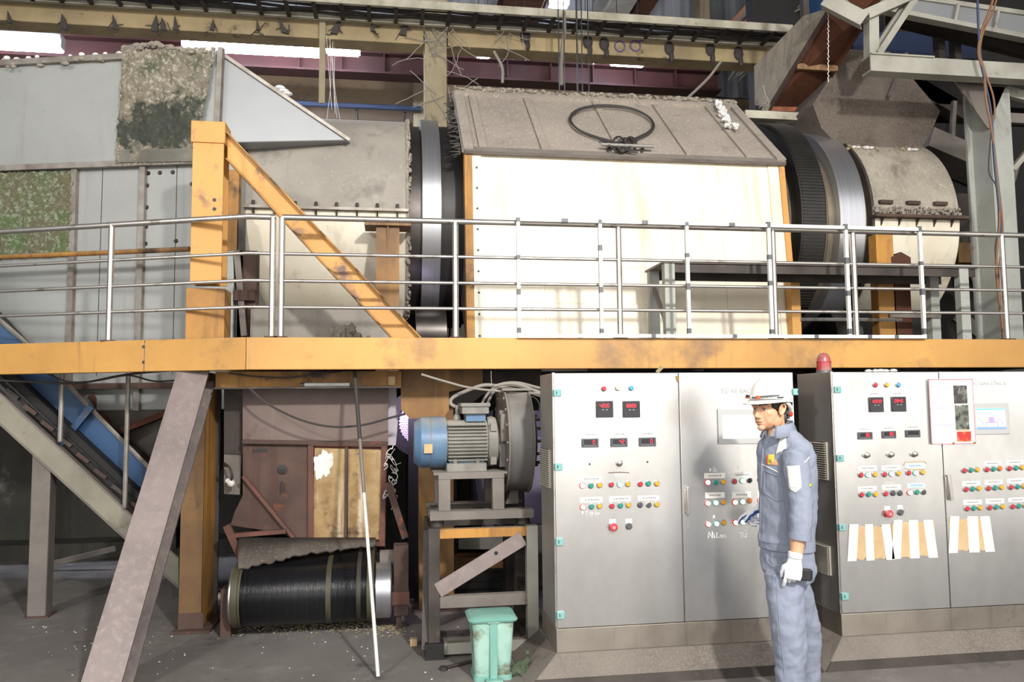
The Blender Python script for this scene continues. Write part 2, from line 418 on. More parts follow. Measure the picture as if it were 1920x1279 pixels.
t.set('Base Color', t.mix(t.ramp(gr_, .3, .7), lin('#111113'), lin('#1d1d21'))); t.set('Roughness', .27); t.set('Specular IOR Level', .5)
t.bump(gr_, 1.0, .006); M['rubber'] = t.m
M['belt_edge'] = mat('olive_belt_edge', '#4a4632', '#3c3828', (6, 0.4, 0.65), 0.6)
M['black_void'] = mat('black_steel_and_shade', '#1d1b1b', '#272423', (3, 0.4, 0.7), 0.8, bump=(40, 0.2))  # colour of black parts, also of blocks that stand in for shade
M['bin'] = mat('turquoise_bin_plastic', '#a2c4b6', '#86b0a2', (6, 0.4, 0.65), 0.45, 0.0, spots=('#6a6048', 7, 0.5, 0.64), streak=('#b8d2c6', 0.5, 0.8))
M['bin_lid'] = mat('turquoise_lid_plastic', '#74a89a', '#84b2a6', (6, 0.4, 0.65), 0.4, 0.0, spots=('#5a6a60', 6, 0.6, 0.75))
M['insulation'] = mat('yellowed_insulation', '#b0966c', '#8a6c48', (3.5, 0.38, 0.62), 0.9, 0.0, spots=('#4a382a', 4, 0.54, 0.66), streak=('#d8ccb4', 0.56, 0.75), bump=(25, 0.5, 0.02))
M['white_flake'] = mat('white_flaked_patch', '#dcdcd8', '#c8c4bc', (12, 0.4, 0.7), 0.8, bump=(40, 0.4))
M['violet_mesh'] = mat('pale_perforated_sheet', '#b9b2bc', rough=0.6)
M['cable'] = mat('dusty_black_cable', '#3a3634', rough=0.7)
M['cable_grey'] = mat('grey_dusty_cable', '#8a847c', rough=0.7)
M['cable_brown'] = mat('brown_cable', '#7d5a40', rough=0.6)
M['cable_blue'] = mat('blue_black_cable', '#34405a', rough=0.6)
M['pole_white'] = mat('white_plastic_pipe', '#d2d2d0', '#b4b2ae', (6, 0.5, 0.75), 0.5)
M['truss'] = mat('grey_white_truss_paint', '#a4a298', '#8a877d', (2, 0.4, 0.65), 0.55, 0.0, spots=('#6a5c4c', 4, 0.62, 0.74), dust=('#7d756a', 0.4, 0.9))
M['grey_col'] = mat('chalky_grey_column_paint', '#a8aaa4', '#94968f', (1.6, 0.4, 0.65), 0.6, 0.0, spots=('#7a7064', 4, 0.64, 0.76), fine=('#8c8e88', 30, 0.6, 0.75))
M['conveyor_grey'] = mat('grimy_conveyor_paint', '#8d8878', '#767264', (2, 0.4, 0.65), 0.6, 0.0, spots=('#4f453a', 4, 0.58, 0.72), dust=('#7d756a', 0.4, 0.9))
M['grimy_rubber'] = mat('grimy_rubber_skirt', '#57504a', '#443e39', (5, 0.4, 0.65), 0.9, 0.0, fine=('#857b66', 60, 0.58, 0.72), bump=(60, .3))
M['hopper'] = mat('soot_and_dust_hopper', '#6a6058', '#4f4640', (2.2, 0.35, 0.65), 0.95, 0.0, fine=('#746a60', 45, 0.4, 0.8), spots=('#3f3631', 4, 0.58, 0.75), bump=(45, 0.5, 0.015))
M['dust_hood'] = mat('dusty_cream_hood', '#a59d8f', '#8b8377', (2.2, 0.4, 0.65), 0.85, 0.0, streak=('#6f675c', 0.55, 0.8), fine=('#bcb4a6', 45, 0.58, 0.72), spots=('#6a6157', 4, 0.6, 0.75), bump=(50, 0.15))
M['fluff'] = mat('grey_dust_fluff', '#8d857a', '#a39b8e', (14, 0.4, 0.65), 1.0, bump=(80, 0.6, 0.02))
M['white_rag'] = mat('white_plastic_scrap', '#e4e2e0', '#c8c4c0', (14, 0.4, 0.65), 0.6)
M['chaff'] = mat('loose_chaff', '#8a7f60', '#a39878', (30, 0.4, 0.6), 1.0)
# mossy perforated panels: caked dirt, green growth, pale grit in the holes
def moss(name, green, brown, pale, k, lo=0.48, hi=0.6, patch=None):
    t = NT(name)
    c = t.mix(t.ramp(t.noise(2.2, 7, 0.65), lo, hi), lin(brown), lin(green))
    c = t.mix(t.ramp(t.noise(26, 5, 0.7), 0.5, 0.62), c, lin(pale))
    if patch:
        sv = t.n.new('ShaderNodeVectorMath'); sv.operation = 'SUBTRACT'; t.l.new(t.coord(), sv.inputs[0]); sv.inputs[1].default_value = patch
        ss = t.n.new('ShaderNodeVectorMath'); ss.operation = 'MULTIPLY'; t.l.new(sv.outputs[0], ss.inputs[0]); ss.inputs[1].default_value = (2.1, .6, 3.6)
        ln = t.n.new('ShaderNodeVectorMath'); ln.operation = 'LENGTH'; t.l.new(ss.outputs[0], ln.inputs[0])
        f = t.ramp(t.math('ADD', ln.outputs['Value'], t.ramp(t.noise(7, 7, .7), .3, .7, -.7, .7)), .65, 1.0, 1, 0)
        c = t.mix(t.math('MULTIPLY', f, .85), c, lin('#2c3630'))
    ho = t.ramp(t.vor(48), 0.18, 0.3)
    c = t.mix(t.math('MULTIPLY', t.math('SUBTRACT', 1.0, ho), k), c, lin('#23281e'))
    t.set('Base Color', c); t.set('Roughness', 1.0)
    t.bump(t.noise(30, 7, 0.7), 0.8, 0.03)
    return t.m
M['moss_green'] = moss('green_mossy_mesh', '#5d7248', '#6e6a52', '#9aa08c', 0.5)

M['tube_light'] = emis('fluorescent_tube', '#e0e8ff', 95.0)
M['fixture'] = mat('lamp_fixture', '#c8c8c8', rough=0.5)
M['pink'] = mat('pink_tarp', '#a8748c', rough=0.8)
M['beacon_glass'] = mat('red_beacon_glass', '#a82c3a', '#8f7068', (3, 0.45, 0.6), 0.3, dust=('#8f7d76', 0.0, 0.5))
M['mauve_rust'] = mat('greyish_rust_plate', '#75655f', '#62524c', (1.2, .35, .65), .6, .15, streak=('#7d6a64', .55, .8), spots=('#4a3530', 3, .6, .75))
M['violet_panel'] = mat('grey_violet_panel', '#6a6472', '#55505c', (1.5, .4, .65), .6)
# ------------------------------------------------------------------ the hall
def struct(name, mb, m, **k):
    o = mb.build(name, m, **k); return tag(o, kind='structure')
struct('floor', MB().box(-13, 15, -1.4, 14.2, -0.1, 0), M['floor'])
# unseen pale yard added behind the camera to brighten the cabinet doors' reflection
struct('floor_added_yard', MB().box(-60, 60, -80, -1.4, -0.1, -0.004), mat('added_yard_concrete', '#cfcbc4', '#bdb8b0', (.5, .4, .7), .9))
# back wall: block work below, corrugated sheet above
struct('wall_back', MB().box(-13, 15, 14.0, 14.2, 0, 7.35), M['block_wall'])
mb = MB(); vs = []; n = 280
for i in range(n + 1):
    x = -13 + 28 * i / n; y = 13.93 + (0.035 if i % 4 in (1, 2) else 0.0)
    vs += [(x, y, 7.35), (x, y, 11.0)]
mb.add(vs, [(2 * i, 2 * i + 2, 2 * i + 3, 2 * i + 1) for i in range(n)])
mb.box(-13, 15, 13.98, 14.2, 7.35, 11.0)
struct('wall_back_cladding', mb, M['blue_grey_sheet'], smooth=0)
struct('wall_left', MB().box(-13.2, -13, -4.5, 14.2, 0, 11), M['blue_grey_sheet'])
struct('wall_right', MB().box(15, 15.2, -4.5, 14.2, 0, 11), M['roof_sheet'])
struct('ceiling', MB().box(-13.2, 15.2, -4.5, 14.2, 11.0, 11.2), M['roof_sheet'])
# low soot-stained wall seen under the platform on the left
struct('wall_inner', MB().box(-12, 9, 9.75, 9.95, 0, 2.0), M['dark_wall'])
struct('baseboard_inner', MB().box(-12, -1.0, 9.35, 9.75, 0, 0.16), M['dark_wall'])

def pcol(name, label, px0, px1, Y, D, m, z1=11.0, py=120, group=None):
    a = PY(px0, py, Y); b = PY(px1, py, Y)
    o = MB().box(a.x, b.x, Y, Y + D, 0, z1).build(name, m, bevel=0.01)
    return tag(o, label, 'column', group)
# the concrete column that rises behind the drum, its far mates on the back wall
cc = MB(); a = PY(796, 120, 10.15); b = PY(838, 120, 10.15)
cc.box(a.x, b.x, 10.15, 10.45, 0, 11.0)
tag(cc.build('concrete_column', M['concrete_col'], bevel=0.012), 'tall cobwebbed concrete column rising behind the drum, crossed by the cable tray', 'column')
for px0, px1, lab in ((215, 240, 'pale far wall column seen above the dirt caked mesh panel'), (775, 797, 'far wall column just left of the tall concrete column'), (1316, 1334, 'far wall column above the right end of the dusty housing roof')):
    pcol('wall_column', lab, px0, px1, 13.3, 0.4, M['concrete_col'])

# tan beam in line with the column, two spans
z0 = PY(1000, 98, 10.2).z; z1 = PY(1000, 63, 10.2).z
xl = PY(-60, 60, 10.2).x; xr = PY(1447, 100, 10.2).x
def stains(parent, y, spots, m):
    return None
tb = MB().box(xl, PY(796, 60, 10.15).x - 0.01, 10.15, 10.45, z0, z1).build('tan_beam', M['tan_beam'], bevel=0.012)
tag(tb, 'grimy tan beam left of the concrete column, bristling with cut bolts', 'beam', kind='thing')
for px, py in ((20, 36), (122, 42), (218, 45), (290, 48), (308, 46), (331, 48), (398, 50), (485, 50), (535, 50), (626, 52), (700, 52), (755, 54)):
    p = PY(px, py, 10.13)
    m_ = MB(); sx_ = random.uniform(-.08, .08); ks = random.uniform(.45, .85)
    m_.prism([p + V(q_) * ks for q_ in ((-.05, 0, -.1), (.05, 0, -.12), (.035 + sx_, -.02, .03), (sx_ * 1.5, -.03, .1 + random.random() * .1), (-.03 + sx_ * .5, -.02, .02))], (0, -.03, 0))
    for q_ in range(4): m_.tube([p + V((random.uniform(-.05, .05), -.01, random.uniform(-.1, .05))), p + V((random.uniform(-.12, .12), -.02, random.uniform(-.16, .05)))], .006, 4)
    m_.build('bolt_stub', M['cable'], tb)
tb2 = MB().box(PY(838, 60, 10.15).x + 0.01, xr, 10.15, 10.45, z0, z1).build('tan_beam', M['tan_beam'], bevel=0.012)
tag(tb2, 'grimy tan beam right of the concrete column, marked with a purple scrawl', 'beam', kind='thing')
# purple scrawl on it
pu = MB(); c0 = PY(1178, 88, 10.15)
for k, cx in enumerate((-0.12, 0.1)):
    pu.tube([c0 + V((cx + 0.07 * math.cos(q), -0.004, 0.075 * math.sin(q) + 0.02 * k)) for q in [i * 0.55 for i in range(13)]], 0.012, 6)
pu.tube([c0 + V((0.1, -0.004, 0.08)), c0 + V((0.22, -0.004, 0.1))], 0.012, 6)
pu.build('scrawl', mat('purple_marker', '#6a5a86', rough=0.8), tb2)
for px, py in ((985, 68), (1102, 78), (1133, 82), (1255, 90), (1332, 92), (1385, 100)):
    p = PY(px, py, 10.13)
    MB().ball(p, (0.07, 0.03, 0.1), 8, 6).ball(p + V((0.03, 0, -0.12)), (0.035, 0.03, 0.08), 8, 6).build('grime_clump', M['cable'], tb2)

# cable tray in front of the column
Yt = 9.55
a = PY(-60, 10, Yt); b = PY(1485, 57, Yt)
zt = PY(1100, 30, Yt).z
tr = thing('cable_tray', 'long grimy white cable tray crossing in front of the concrete column', 'cable tray', (a.x, Yt, zt))
h = 0.1
MB().channel((a.x, Yt, zt), (b.x, Yt, zt), 0.05, h, 0.008, side=-1).build('front_rail', M['tray'], tr)
MB().channel((a.x, Yt + 0.42, zt), (b.x, Yt + 0.42, zt), 0.05, h, 0.008, side=1).build('back_rail', M['tray'], tr)
x = a.x + 0.15
while x < b.x:
    MB().box(x, x + 0.05, Yt, Yt + 0.42, zt - 0.05, zt - 0.02).build('rung', M['dark_steel'], tr); x += 0.33

cb = MB()
for k in range(5):
    yy = Yt + 0.08 + 0.07 * k
    cb.tube([(a.x + 0.02 + (b.x - a.x - 0.04) * i / 40, yy + 0.02 * math.sin(i * 1.3 + k), zt - 0.0 + 0.012 * math.sin(i * 0.9 + 2 * k)) for i in range(41)], 0.018, 6)
cb.build('cables', M['cable'], tr)
# cobwebs and dead vine twigs hung on tray and column
cw = MB()
random.seed(3)
for k in range(34):
    px = random.choice([random.uniform(790, 845), random.uniform(840, 1010)]); py = random.uniform(25, 95) if px > 842 else random.uniform(30, 200)
    Y = 10.12 if px <= 842 else random.uniform(9.98, 10.1)
    p = PY(px, py, Y); q = [p]
    d = V((random.uniform(-.5, .5), 0, random.uniform(-.5, .3))).normalized()
    for i in range(5):
        d = (d + V((random.uniform(-.5, .5), 0, random.uniform(-.5, .4))) * 0.7).normalized()
        q.append(q[-1] + d * 0.09)
    cw.tube([(v.x, Y - 0.02, v.z) for v in q], 0.006, 4)
tag(cw.build('dry_twigs', M['cable_grey']), 'dry grey twigs and cobwebs clinging to the concrete column', 'twigs', kind='stuff')

# dark red girder behind
Yg = 12.0
zg0 = PY(1000, 152, Yg).z; zg1 = PY(1000, 112, Yg).z
xa = PY(-60, 150, Yg).x; xb = PY(1352, 150, Yg).x
g = thing('steel_girder', 'dark red steel girder spanning behind the column', 'girder', (xa, Yg, zg0))
MB().ibeam((xa, Yg + .15, (zg0 + zg1) / 2), (xb, Yg + .15, (zg0 + zg1) / 2), 0.3, zg1 - zg0, 0.03).build('web_and_flanges', M['girder'], g)
for px in (850, 952, 1034, 1113, 1192, 1268, 720, 640, 560):
    xx = PY(px, 130, Yg).x
    MB().box(xx - 0.01, xx + 0.01, Yg + 0.02, Yg + 0.14, zg0 + 0.03, zg1 - 0.03).build('stiffener', M['girder'], g)
# brackets that carry the girder on the far columns
# thin blue pipe along the back wall
a = PY(470, 190, 13.2); b = PY(790, 197, 13.2)
bp = thing('blue_pipe', 'thin blue pipe running along the back wall left of the column', 'pipe', (a.x, 13.2, a.z))
MB().tube([a, V((b.x, 13.2, a.z))], 0.045, 10).build('pipe', M['cable_blue'], bp)
for px in (545, 668, 760):
    p = PY(px, 193, 13.2)
    MB().box(p.x - 0.02, p.x + 0.02, 13.2, 13.99, a.z - 0.06, a.z - 0.04).box(p.x - 0.02, p.x + 0.02, 13.25, 13.27, a.z - 0.3, a.z - 0.04).build('bracket', M['dark_steel'], bp)

# roof members running front to back under the roof, rust red and white
def roof_member(name, label, x, z, w, hgt, m, ya=5.0, yb=13.85):
    return tag(MB().ibeam((x, ya, z), (x, yb, z), w, hgt, 0.03).build(name, m), label, 'roof beam', kind='thing')
p = PY(975, 40, 13.0); roof_member('roof_beam', 'rust brown roof beam over the space right of the column', p.x, p.z + 0.25, 0.7, 0.4, M['rust_orange'], 8.0)
p = PY(1148, 40, 13.0); roof_member('roof_beam', 'half rusted white roof beam above the purple scrawl', p.x, p.z + 0.25, 0.42, 0.5, M['truss'], 8.0)
p = PY(1180, 40, 13.0); tag(MB().box(p.x, p.x + 0.3, 8, 13.85, p.z + 0.05, p.z + 0.45).build('roof_beam', M['rust_orange']), 'rusty roof beam beside the half rusted white one', 'roof beam', kind='thing')
p = PY(1420, 50, 12.0); tag(MB().box(p.x - .25, p.x + .22, 6.5, 12.6, p.z - 0.1, p.z + 0.3).build('roof_beam', mat('faded_orange_paint', '#d89a78', '#c88a66', (3, .4, .7), .6, spots=('#5a3a30', 4, .64, .72))), 'faded orange beam climbing behind the rusty chute', 'roof beam', kind='thing')
p = PY(1452, 50, 12.0); tag(MB().box(p.x - .1, p.x + .2, 6.5, 12.6, p.z - 0.1, p.z + 0.3).build('roof_beam', M['truss']), 'white beam beside the faded orange one', 'roof beam', kind='thing')
p = PY(1385, 40, 12.0); tag(MB().tube([(p.x, 6.5, p.z), (p.x, 13.4, p.z)], 0.035, 8).build('roof_pipe', M['truss']), 'thin white pipe climbing left of the faded orange beam', 'pipe', kind='thing')
pw = MB()
for k in range(4):
    p = PY(1472 + 7 * k, 45, 11.0)
    pw.tube(curve([(p.x + 0.1 * math.sin(k * 2 + i), 7.0 + i, p.z + 0.08 * math.sin(i * 1.7 + k)) for i in range(7)], 4), 0.018, 6)
tag(pw.build('wire_bundle', M['tray']), 'loose bundle of pale wires beside the white roof beam', 'wires')

# fluorescent lights under the tan beam
def flu(px0, px1, py, Y, label, rad=0.045, n=2):
    a = PY(px0, py, Y); b = PY(px1, py, Y)
    zc = (a.z + b.z) / 2
    t = thing('fluorescent_lamp', label, 'lamp', (a.x, Y, zc), 'fluorescent lamps under the beams')
    hs = 0.07
    MB().box(a.x, b.x, Y - 0.09, Y + 0.09, zc + hs, zc + hs + 0.06).build('housing', M['fixture'], t)
    for x_ in (a.x, b.x - .03): MB().box(x_, x_ + 0.03, Y - 0.07, Y + 0.07, zc - 0.05, zc + hs).build('end_cap', M['fixture'], t)
    for k in range(n):
        yy = Y + (k - (n - 1) / 2) * 0.1
        MB().cyl((a.x + 0.03, yy, zc), (b.x - 0.03, yy, zc), rad, n=12).build('tube', M['tube_light'], t)
    for f_ in (.2, .8): xx = a.x + (b.x - a.x) * f_; MB().tube([(xx, Y, zc + hs + 0.06), (xx, Y, 11.0)], 0.006, 5).build('hanger', M['cable'], t)
flu(-120, 118, 80, 11.2, 'glowing lamp at the far left above the grey chamber', 0.075)
flu(342, 606, 89, 11.2, 'longest glowing lamp, above the sloping grey duct', 0.075)
flu(611, 676, 92, 11.2, 'short glowing lamp left of the concrete column', 0.075)
flu(892, 921, 99, 11.2, 'small square glowing lamp right of the concrete column', 0.06)
flu(962, 990, 103, 11.4, 'faint small lamp between column and dusty housing roof, second of the small row', 0.035, 1)
flu(1094, 1118, 111, 11.4, 'faint small lamp left of the bright one over the wire loop', 0.035, 1)
flu(1145, 1210, 113, 11.2, 'bright short lamp over the wire loop, below the purple scrawl', 0.075)
flu(1028, 1066, 6, 12.6, 'high lamp at the top edge between the rusty roof beams', 0.06)

# hanging strap, strings and wires
a = PY(605, 40, 10.1); b = PY(605, 195, 10.1)
tag(MB().bar((a.x, 10.08, b.z), (a.x, 10.08, a.z), 0.075, 0.02, (0, 1, 0)).build('hanging_strap', M['concrete_col']), 'flat tan strap hanging from the left beam past the long lamp', 'strap')
st = MB()
for k, (x0, x1) in enumerate(((612, 622), (618, 628), (624, 632), (618, 612), (628, 640))):
    a = PY(x0, 66 + 6 * k, 9.9); b = PY(x1, 205 + 8 * k, 9.9)
    st.tube(curve([a, (a + b) / 2 + V((0.08 * math.sin(k * 3), 0, 0)), b], 6), 0.0035, 5)
tag(st.build('white_strings', M['white_rag']), 'tangle of white strings hanging right of the tan strap', 'string')
a = PY(1058, 22, 9.4); b = PY(1053, 160, 9.4)
tag(MB().tube(curve([a, (a * .7 + b * .3) + V((0.01, 0, 0)), (a * .35 + b * .65) - V((.015, 0, 0)), b], 5), 0.022, 7).build('hanging_rope', M['cable_grey']), 'thick dusty rope hanging from the cable tray over the housing roof', 'rope')
a = PY(926, 96, 9.9); b = PY(942, 156, 9.9)
tag(MB().tube(curve([a, (a + b) / 2 + V((0.05, 0, 0)), b], 6), 0.02, 6).build('dangling_rope', M['cable_grey']), 'short dusty cord dangling beside the small square lamp', 'rope')
for i, px in enumerate((1046, 1056, 1080, 1089, 1101)):
    a = PY(px, -30, 8.55 + 0.02 * i); b = PY(px, 192, 8.55 + 0.02 * i)
    b.z = max(b.z, 4.86)
    tag(MB().tube([(a.x, a.y, 11.0), (a.x, a.y, b.z)], 0.007 if i != 2 else 0.011, 5).build('lifting_wire', M['black']), 'thin black wire dropping from the roof to the housing ridge', 'wire', 'black wires above the housing ridge')
a = PY(1352, 115, 9.3); b = PY(1288, 185, 9.3)
tag(MB().tube(curve([a, (a + b) / 2 + V((0.05, 0, 0.02)), b], 6), 0.018, 6).build('sagging_cable', M['cable_grey']), 'grey cable sagging down to the housing ridge near the rag', 'cable')
# ------------------------------------------------------------------ grey feed chamber on the left
A0 = V((-1.45, 7.05, 0)); B0 = V((-4.4, 7.78, 0))
cd = (A0 - B0).normalized(); cn = V((cd.y, -cd.x, 0))          # normal towards the camera
if cn.y > 0: cn = -cn
def PC(x, y, o=0.0): return PP(x, y, A0 + cn * o, cn)
back = -cn * 1.6
ch = thing('feed_chamber', 'big grey sheet metal feed chamber on the left with mossy mesh panels', 'machine', (A0.x - 1.5, A0.y + 0.8, 0.75))
# main body: the wall below the upper bay, down to the lower flange
zt1 = PC(200, 312).z; zb1 = PC(200, 770).z
def cpt(px, z, o=0.0):
    p = PC(px, 400, o); return V((p.x, p.y, z))
body = MB().prism([cpt(-260, zb1), cpt(440, zb1), cpt(440, zt1), cpt(-260, zt1)], back)
body.build('lower_body', M['grey_paint'], ch, bevel=0.01)
zt2 = PC(200, 110).z
up = MB().prism([cpt(-260, zt1 + 0.005, 0.03), cpt(408, zt1 + 0.005, 0.03), cpt(408, PC(405, 96).z, 0.03), cpt(225, PC(225, 109).z, 0.03), cpt(-260, PC(-20, 124).z, 0.03)], back)
up.build('upper_body', M['grey_paint'], ch, bevel=0.01)
# angle frames round the upper bay
fr = MB()
def rib(p0, p1, w=0.045, d=0.035): return MB().bar(p0, p1, d, w, cn.cross(V((0, 0, 1))) if abs((V(p1) - V(p0)).normalized().z) > 0.7 else (0, 0, 1))
rib(cpt(-260, zt1, 0.05), cpt(385, zt1, 0.05), 0.05, 0.05).build('rib', M['rib'], ch)
rib(cpt(-260, PC(-20, 126).z, 0.05), cpt(228, PC(228, 112).z, 0.05), 0.05, 0.05).build('rib', M['rib'], ch)
for px, ya, yb in ((139, 318, 640), (267, 310, 640)):
    rib(cpt(px, zb1, 0.02), cpt(px, zt1, 0.02), 0.05, 0.05).build('rib', M['rib'], ch)
rib(cpt(404, zt1 + 0.02, 0.05), cpt(409, PC(405, 96).z, 0.05), 0.045, 0.05).build('rib', M['rib'], ch)
# seams
for px in (190, 330):
    MB().bar(cpt(px, zb1 + 0.3, 0.003), cpt(px, zt1 - 0.02, 0.003), 0.003, 0.004, cd).build('seam', M['dark_steel'], ch)
# bolts round the right-hand cover
for px, py in ((278, 325), (300, 324), (324, 323), (276, 348), (275, 389), (274, 425), (273, 457), (330, 452), (278, 325), (360, 345)):
    p = PC(px, py, 0.0)
    MB().cyl(p, p + cn * 0.012, 0.02, 0.014, 10).build('bolt', M['dark_steel'], ch)
# mesh panels
pc_ = PC(300, 238, .07) - WL[ch]
M['moss_brown'] = moss('dirt_caked_mesh', '#5d6250', '#87806f', '#b8b0a2', 0.3, 0.56, 0.66, tuple(pc_))
def mesh_panel(name, pts, m, o, label, relief=0.03):
    P4 = [PC(x, y, o) for x, y in pts]      # tl, tr, br, bl
    n, k = 64, 54; mb = MB(); vs = []
    for j in range(k + 1):
        for i in range(n + 1):
            u = i / n; v = j / k
            p = (P4[0] * (1 - u) + P4[1] * u) * (1 - v) + (P4[3] * (1 - u) + P4[2] * u) * v
            d = noise.fractal(p * 9, 0.8, 2, 6) * relief
            e = min(u, 1 - u, v, 1 - v)
            if e < 0.02: d = random.uniform(-0.5, 0.5) * relief * 0.6
            e2 = cd * (random.uniform(-1, 1) * 0.012 if u in (0, 1) else 0) + V((0, 0, random.uniform(-1, 1) * 0.012 if v in (0, 1) else 0))
            vs.append(p + cn * (d + 0.01) + e2)
    mb.add(vs, [(j * (n + 1) + i, j * (n + 1) + i + 1, (j + 1) * (n + 1) + i + 1, (j + 1) * (n + 1) + i) for j in range(k) for i in range(n)])
    return tag(mb.build(name, m, ch), label)
mesh_panel('mesh_panel', [(232, 90), (403, 97), (366, 304), (217, 309)], M['moss_brown'], 0.07, 'dirt caked perforated panel with dark green patches', 0.03)
mesh_panel('mesh_panel', [(-60, 326), (138, 321), (132, 478), (-60, 487)], M['moss_green'], 0.035, 'green mossy perforated panel', 0.014)
# white mesh hem along the bottom of the caked panel
hm = MB()
for k in range(46):
    for r_ in range(7):
        p = PC(224 + k * 3.1 + (r_ % 2) * 1.5, 283 + r_ * 3.4 - k * 0.05, 0.085)
        hm.lathe(p, cn, [(0, 0.0078), (0.012, 0.0078), (0.012, 0.0055), (0, 0.0055)], 6)
hm.build('perforated_hem', M['truss'], ch)
# fluff along the top edge
fl = MB(); random.seed(11)
for k in range(420):
    px = random.uniform(-60, 400); py = 124 - px * 0.065 if px < 232 else 97 - (1 - abs(px - 285) / 60) * 12 * (px < 345)
    p = PC(px, py + random.uniform(-6, 3), random.uniform(0.0, 0.12) - (0.3 * random.random()))
    r0 = random.uniform(0.008, 0.024)
    fl.ball(p, (r0 * 1.6, r0, r0), 7, 5)
tag(fl.build('dust_fluff', M['fluff'], ch), kind='stuff')
fl = MB()
for k in range(26):
    p = PC(random.uniform(-20, 400), 0, 0.02); px = random.uniform(0, 395)
    p = PC(px, (116 - px * 0.05) + random.uniform(-8, 2), 0.02 + random.uniform(0, .05)); s_ = random.uniform(0.008, 0.022)
    fl.ball(p, (s_ * 1.4, s_ * .6, s_), 6, 4)
tag(fl.build('white_scraps', M['white_rag'], ch), kind='stuff')
# sloping duct from the chamber down to the hood
wA = PC(409, 268); wB = PY(655, 263, 7.3); wn = V((wB.y - wA.y, wA.x - wB.x, 0)).normalized()
def PW(x, y, o=0.0): return PP(x, y, wA + wn * o, wn)
du = MB().prism([PW(409, 96), PW(655, 263), PW(470, 267), PW(409, 268)], (0.05, .7, 0))
tag(du.build('sloping_duct', M['plain_grey'], ch, bevel=0.008), 'pale grey wedge shaped duct')
e0 = PW(409, 97, 0.01); e1 = PW(655, 263, 0.01)
MB().bar(e0, e1, 0.03, 0.03).build('duct_edge', M['rib'], ch)
wr = MB()
for px, py in ((525, 165), (532, 171), (538, 176)):
    wr.ball(PW(px, py, -.05), (0.05, 0.04, 0.025), 8, 5)
wr.build('dust_lump', M['white_rag'], ch)
# lower hopper under the platform: rusty flange, then a taper
zf = PC(250, 724).z
MB().bar(cpt(150, zf, 0.05), cpt(345, zf, 0.05), 0.1, 0.05).build('flange', M['rust'], ch)
tp = MB()
q0 = [cpt(100, zb1, -0.02), cpt(372, zb1, -0.02)]
q1 = [cpt(210, PC(300, 905).z, -0.35), cpt(350, PC(300, 905).z, -0.35)]
tp.hexa([q1[0], q1[1], q1[1] + back * 0.5, q1[0] + back * 0.5, q0[0], q0[1], q0[1] + back, q0[0] + back])
tp.build('hopper', M['grey_steel'], ch)
a = cpt(225, PC(225, 815).z, 0.03); b = cpt(372, PC(372, 768).z, 0.03)
MB().bar(PC(218, 812, 0.0), PC(330, 768, 0.0), 0.06, 0.05).build('rusty_flange', M['rust_orange'], ch)
MB().bar(PC(170, 740, 0.0), PC(300, 950, -0.3), 0.06, 0.05).build('rusty_flange', M['rust_orange'], ch)
# legs so it stands on the floor
for px in (-200, -60, 400):
    p = cpt(px, 0, -0.25); MB().box(p.x - .07, p.x + .07, p.y - .07, p.y + .07, 0, zb1).build('support_leg', M['dark_steel'], ch)

# ------------------------------------------------------------------ rotary drum
DY, DZ = 8.3, 3.45
def drum_x(px, py, R_, side=-1):
    """X at which pixel lies on the drum surface nearest the camera"""
    return PY(px, py, DY - R_).x
AX = V((1, 0, 0))
dr = thing('rotary_drum', 'huge spinning steel drum lying behind the railing', 'machine', (2.2, DY, 2.2))
# body bits that show: left neck and right end
MB().lathe((0, DY, DZ), AX, [(0.05, 0.96), (0.05, 1.0), (4.75, 1.0), (4.75, 0.9)], 96).build('shell', M['drum_tan'], dr)
MB().lathe((0, DY, DZ), AX, [(0.11, 1.0), (0.11, 1.03), (0.29, 1.03), (0.29, 1.0)], 96).build('collar', M['drum'], dr)
MB().lathe((0, DY, DZ), AX, [(0.285, 0.99), (0.285, 1.1), (0.455, 1.1), (0.455, 0.99)], 128).build('riding_ring', M['ring'], dr)
tag(MB().lathe((0, DY, DZ), AX, [(0.46, 1.0), (0.46, 1.04), (0.72, 1.04), (0.72, 1.0)], 96).build('collar', M['drum_dark'], dr), 'black collar')
xg1 = PY(1550, 400, DY - 1.2).x
gr = [(xg1 - 0.26, 1.0), (xg1 - 0.26, 1.2), (xg1 - 0.24, 1.215), (xg1 - 0.02, 1.215), (xg1, 1.2), (xg1, 1.0)]
gm = MB(); nT = 230; vs = []; fs = []
for x_, tooth in ((xg1 - 0.26, 0), (xg1, 0)): pass
tag(MB().lathe((0, DY, DZ), AX, gr, 128).build('girth_gear', M['drum_dark'], dr), 'dark toothed girth gear')
tt = MB()
for i in range(nT):
    q = 2 * math.pi * i / nT; c_, s_ = math.cos(q), math.sin(q)
    a = 0.006
    def gp(x, r, dq): return V((x, DY + r * math.cos(q + dq), DZ + r * math.sin(q + dq)))
    tt.hexa([gp(xg1 - .25, 1.212, -a), gp(xg1 - .01, 1.212, -a), gp(xg1 - .01, 1.21, a), gp(xg1 - .25, 1.21, a), gp(xg1 - .25, 1.222, -a * .6), gp(xg1 - .01, 1.222, -a * .6), gp(xg1 - .01, 1.222, a * .6), gp(xg1 - .25, 1.222, a * .6)])
tt.build('gear_teeth', M['drum_dark'], dr)
xr2 = PY(1624, 420, DY - 1.13).x
MB().lathe((0, DY, DZ), AX, [(xr2 - 0.27, 0.99), (xr2 - 0.27, 1.13), (xr2, 1.13), (xr2, 0.99)], 128).build('riding_ring', M['ring'], dr)
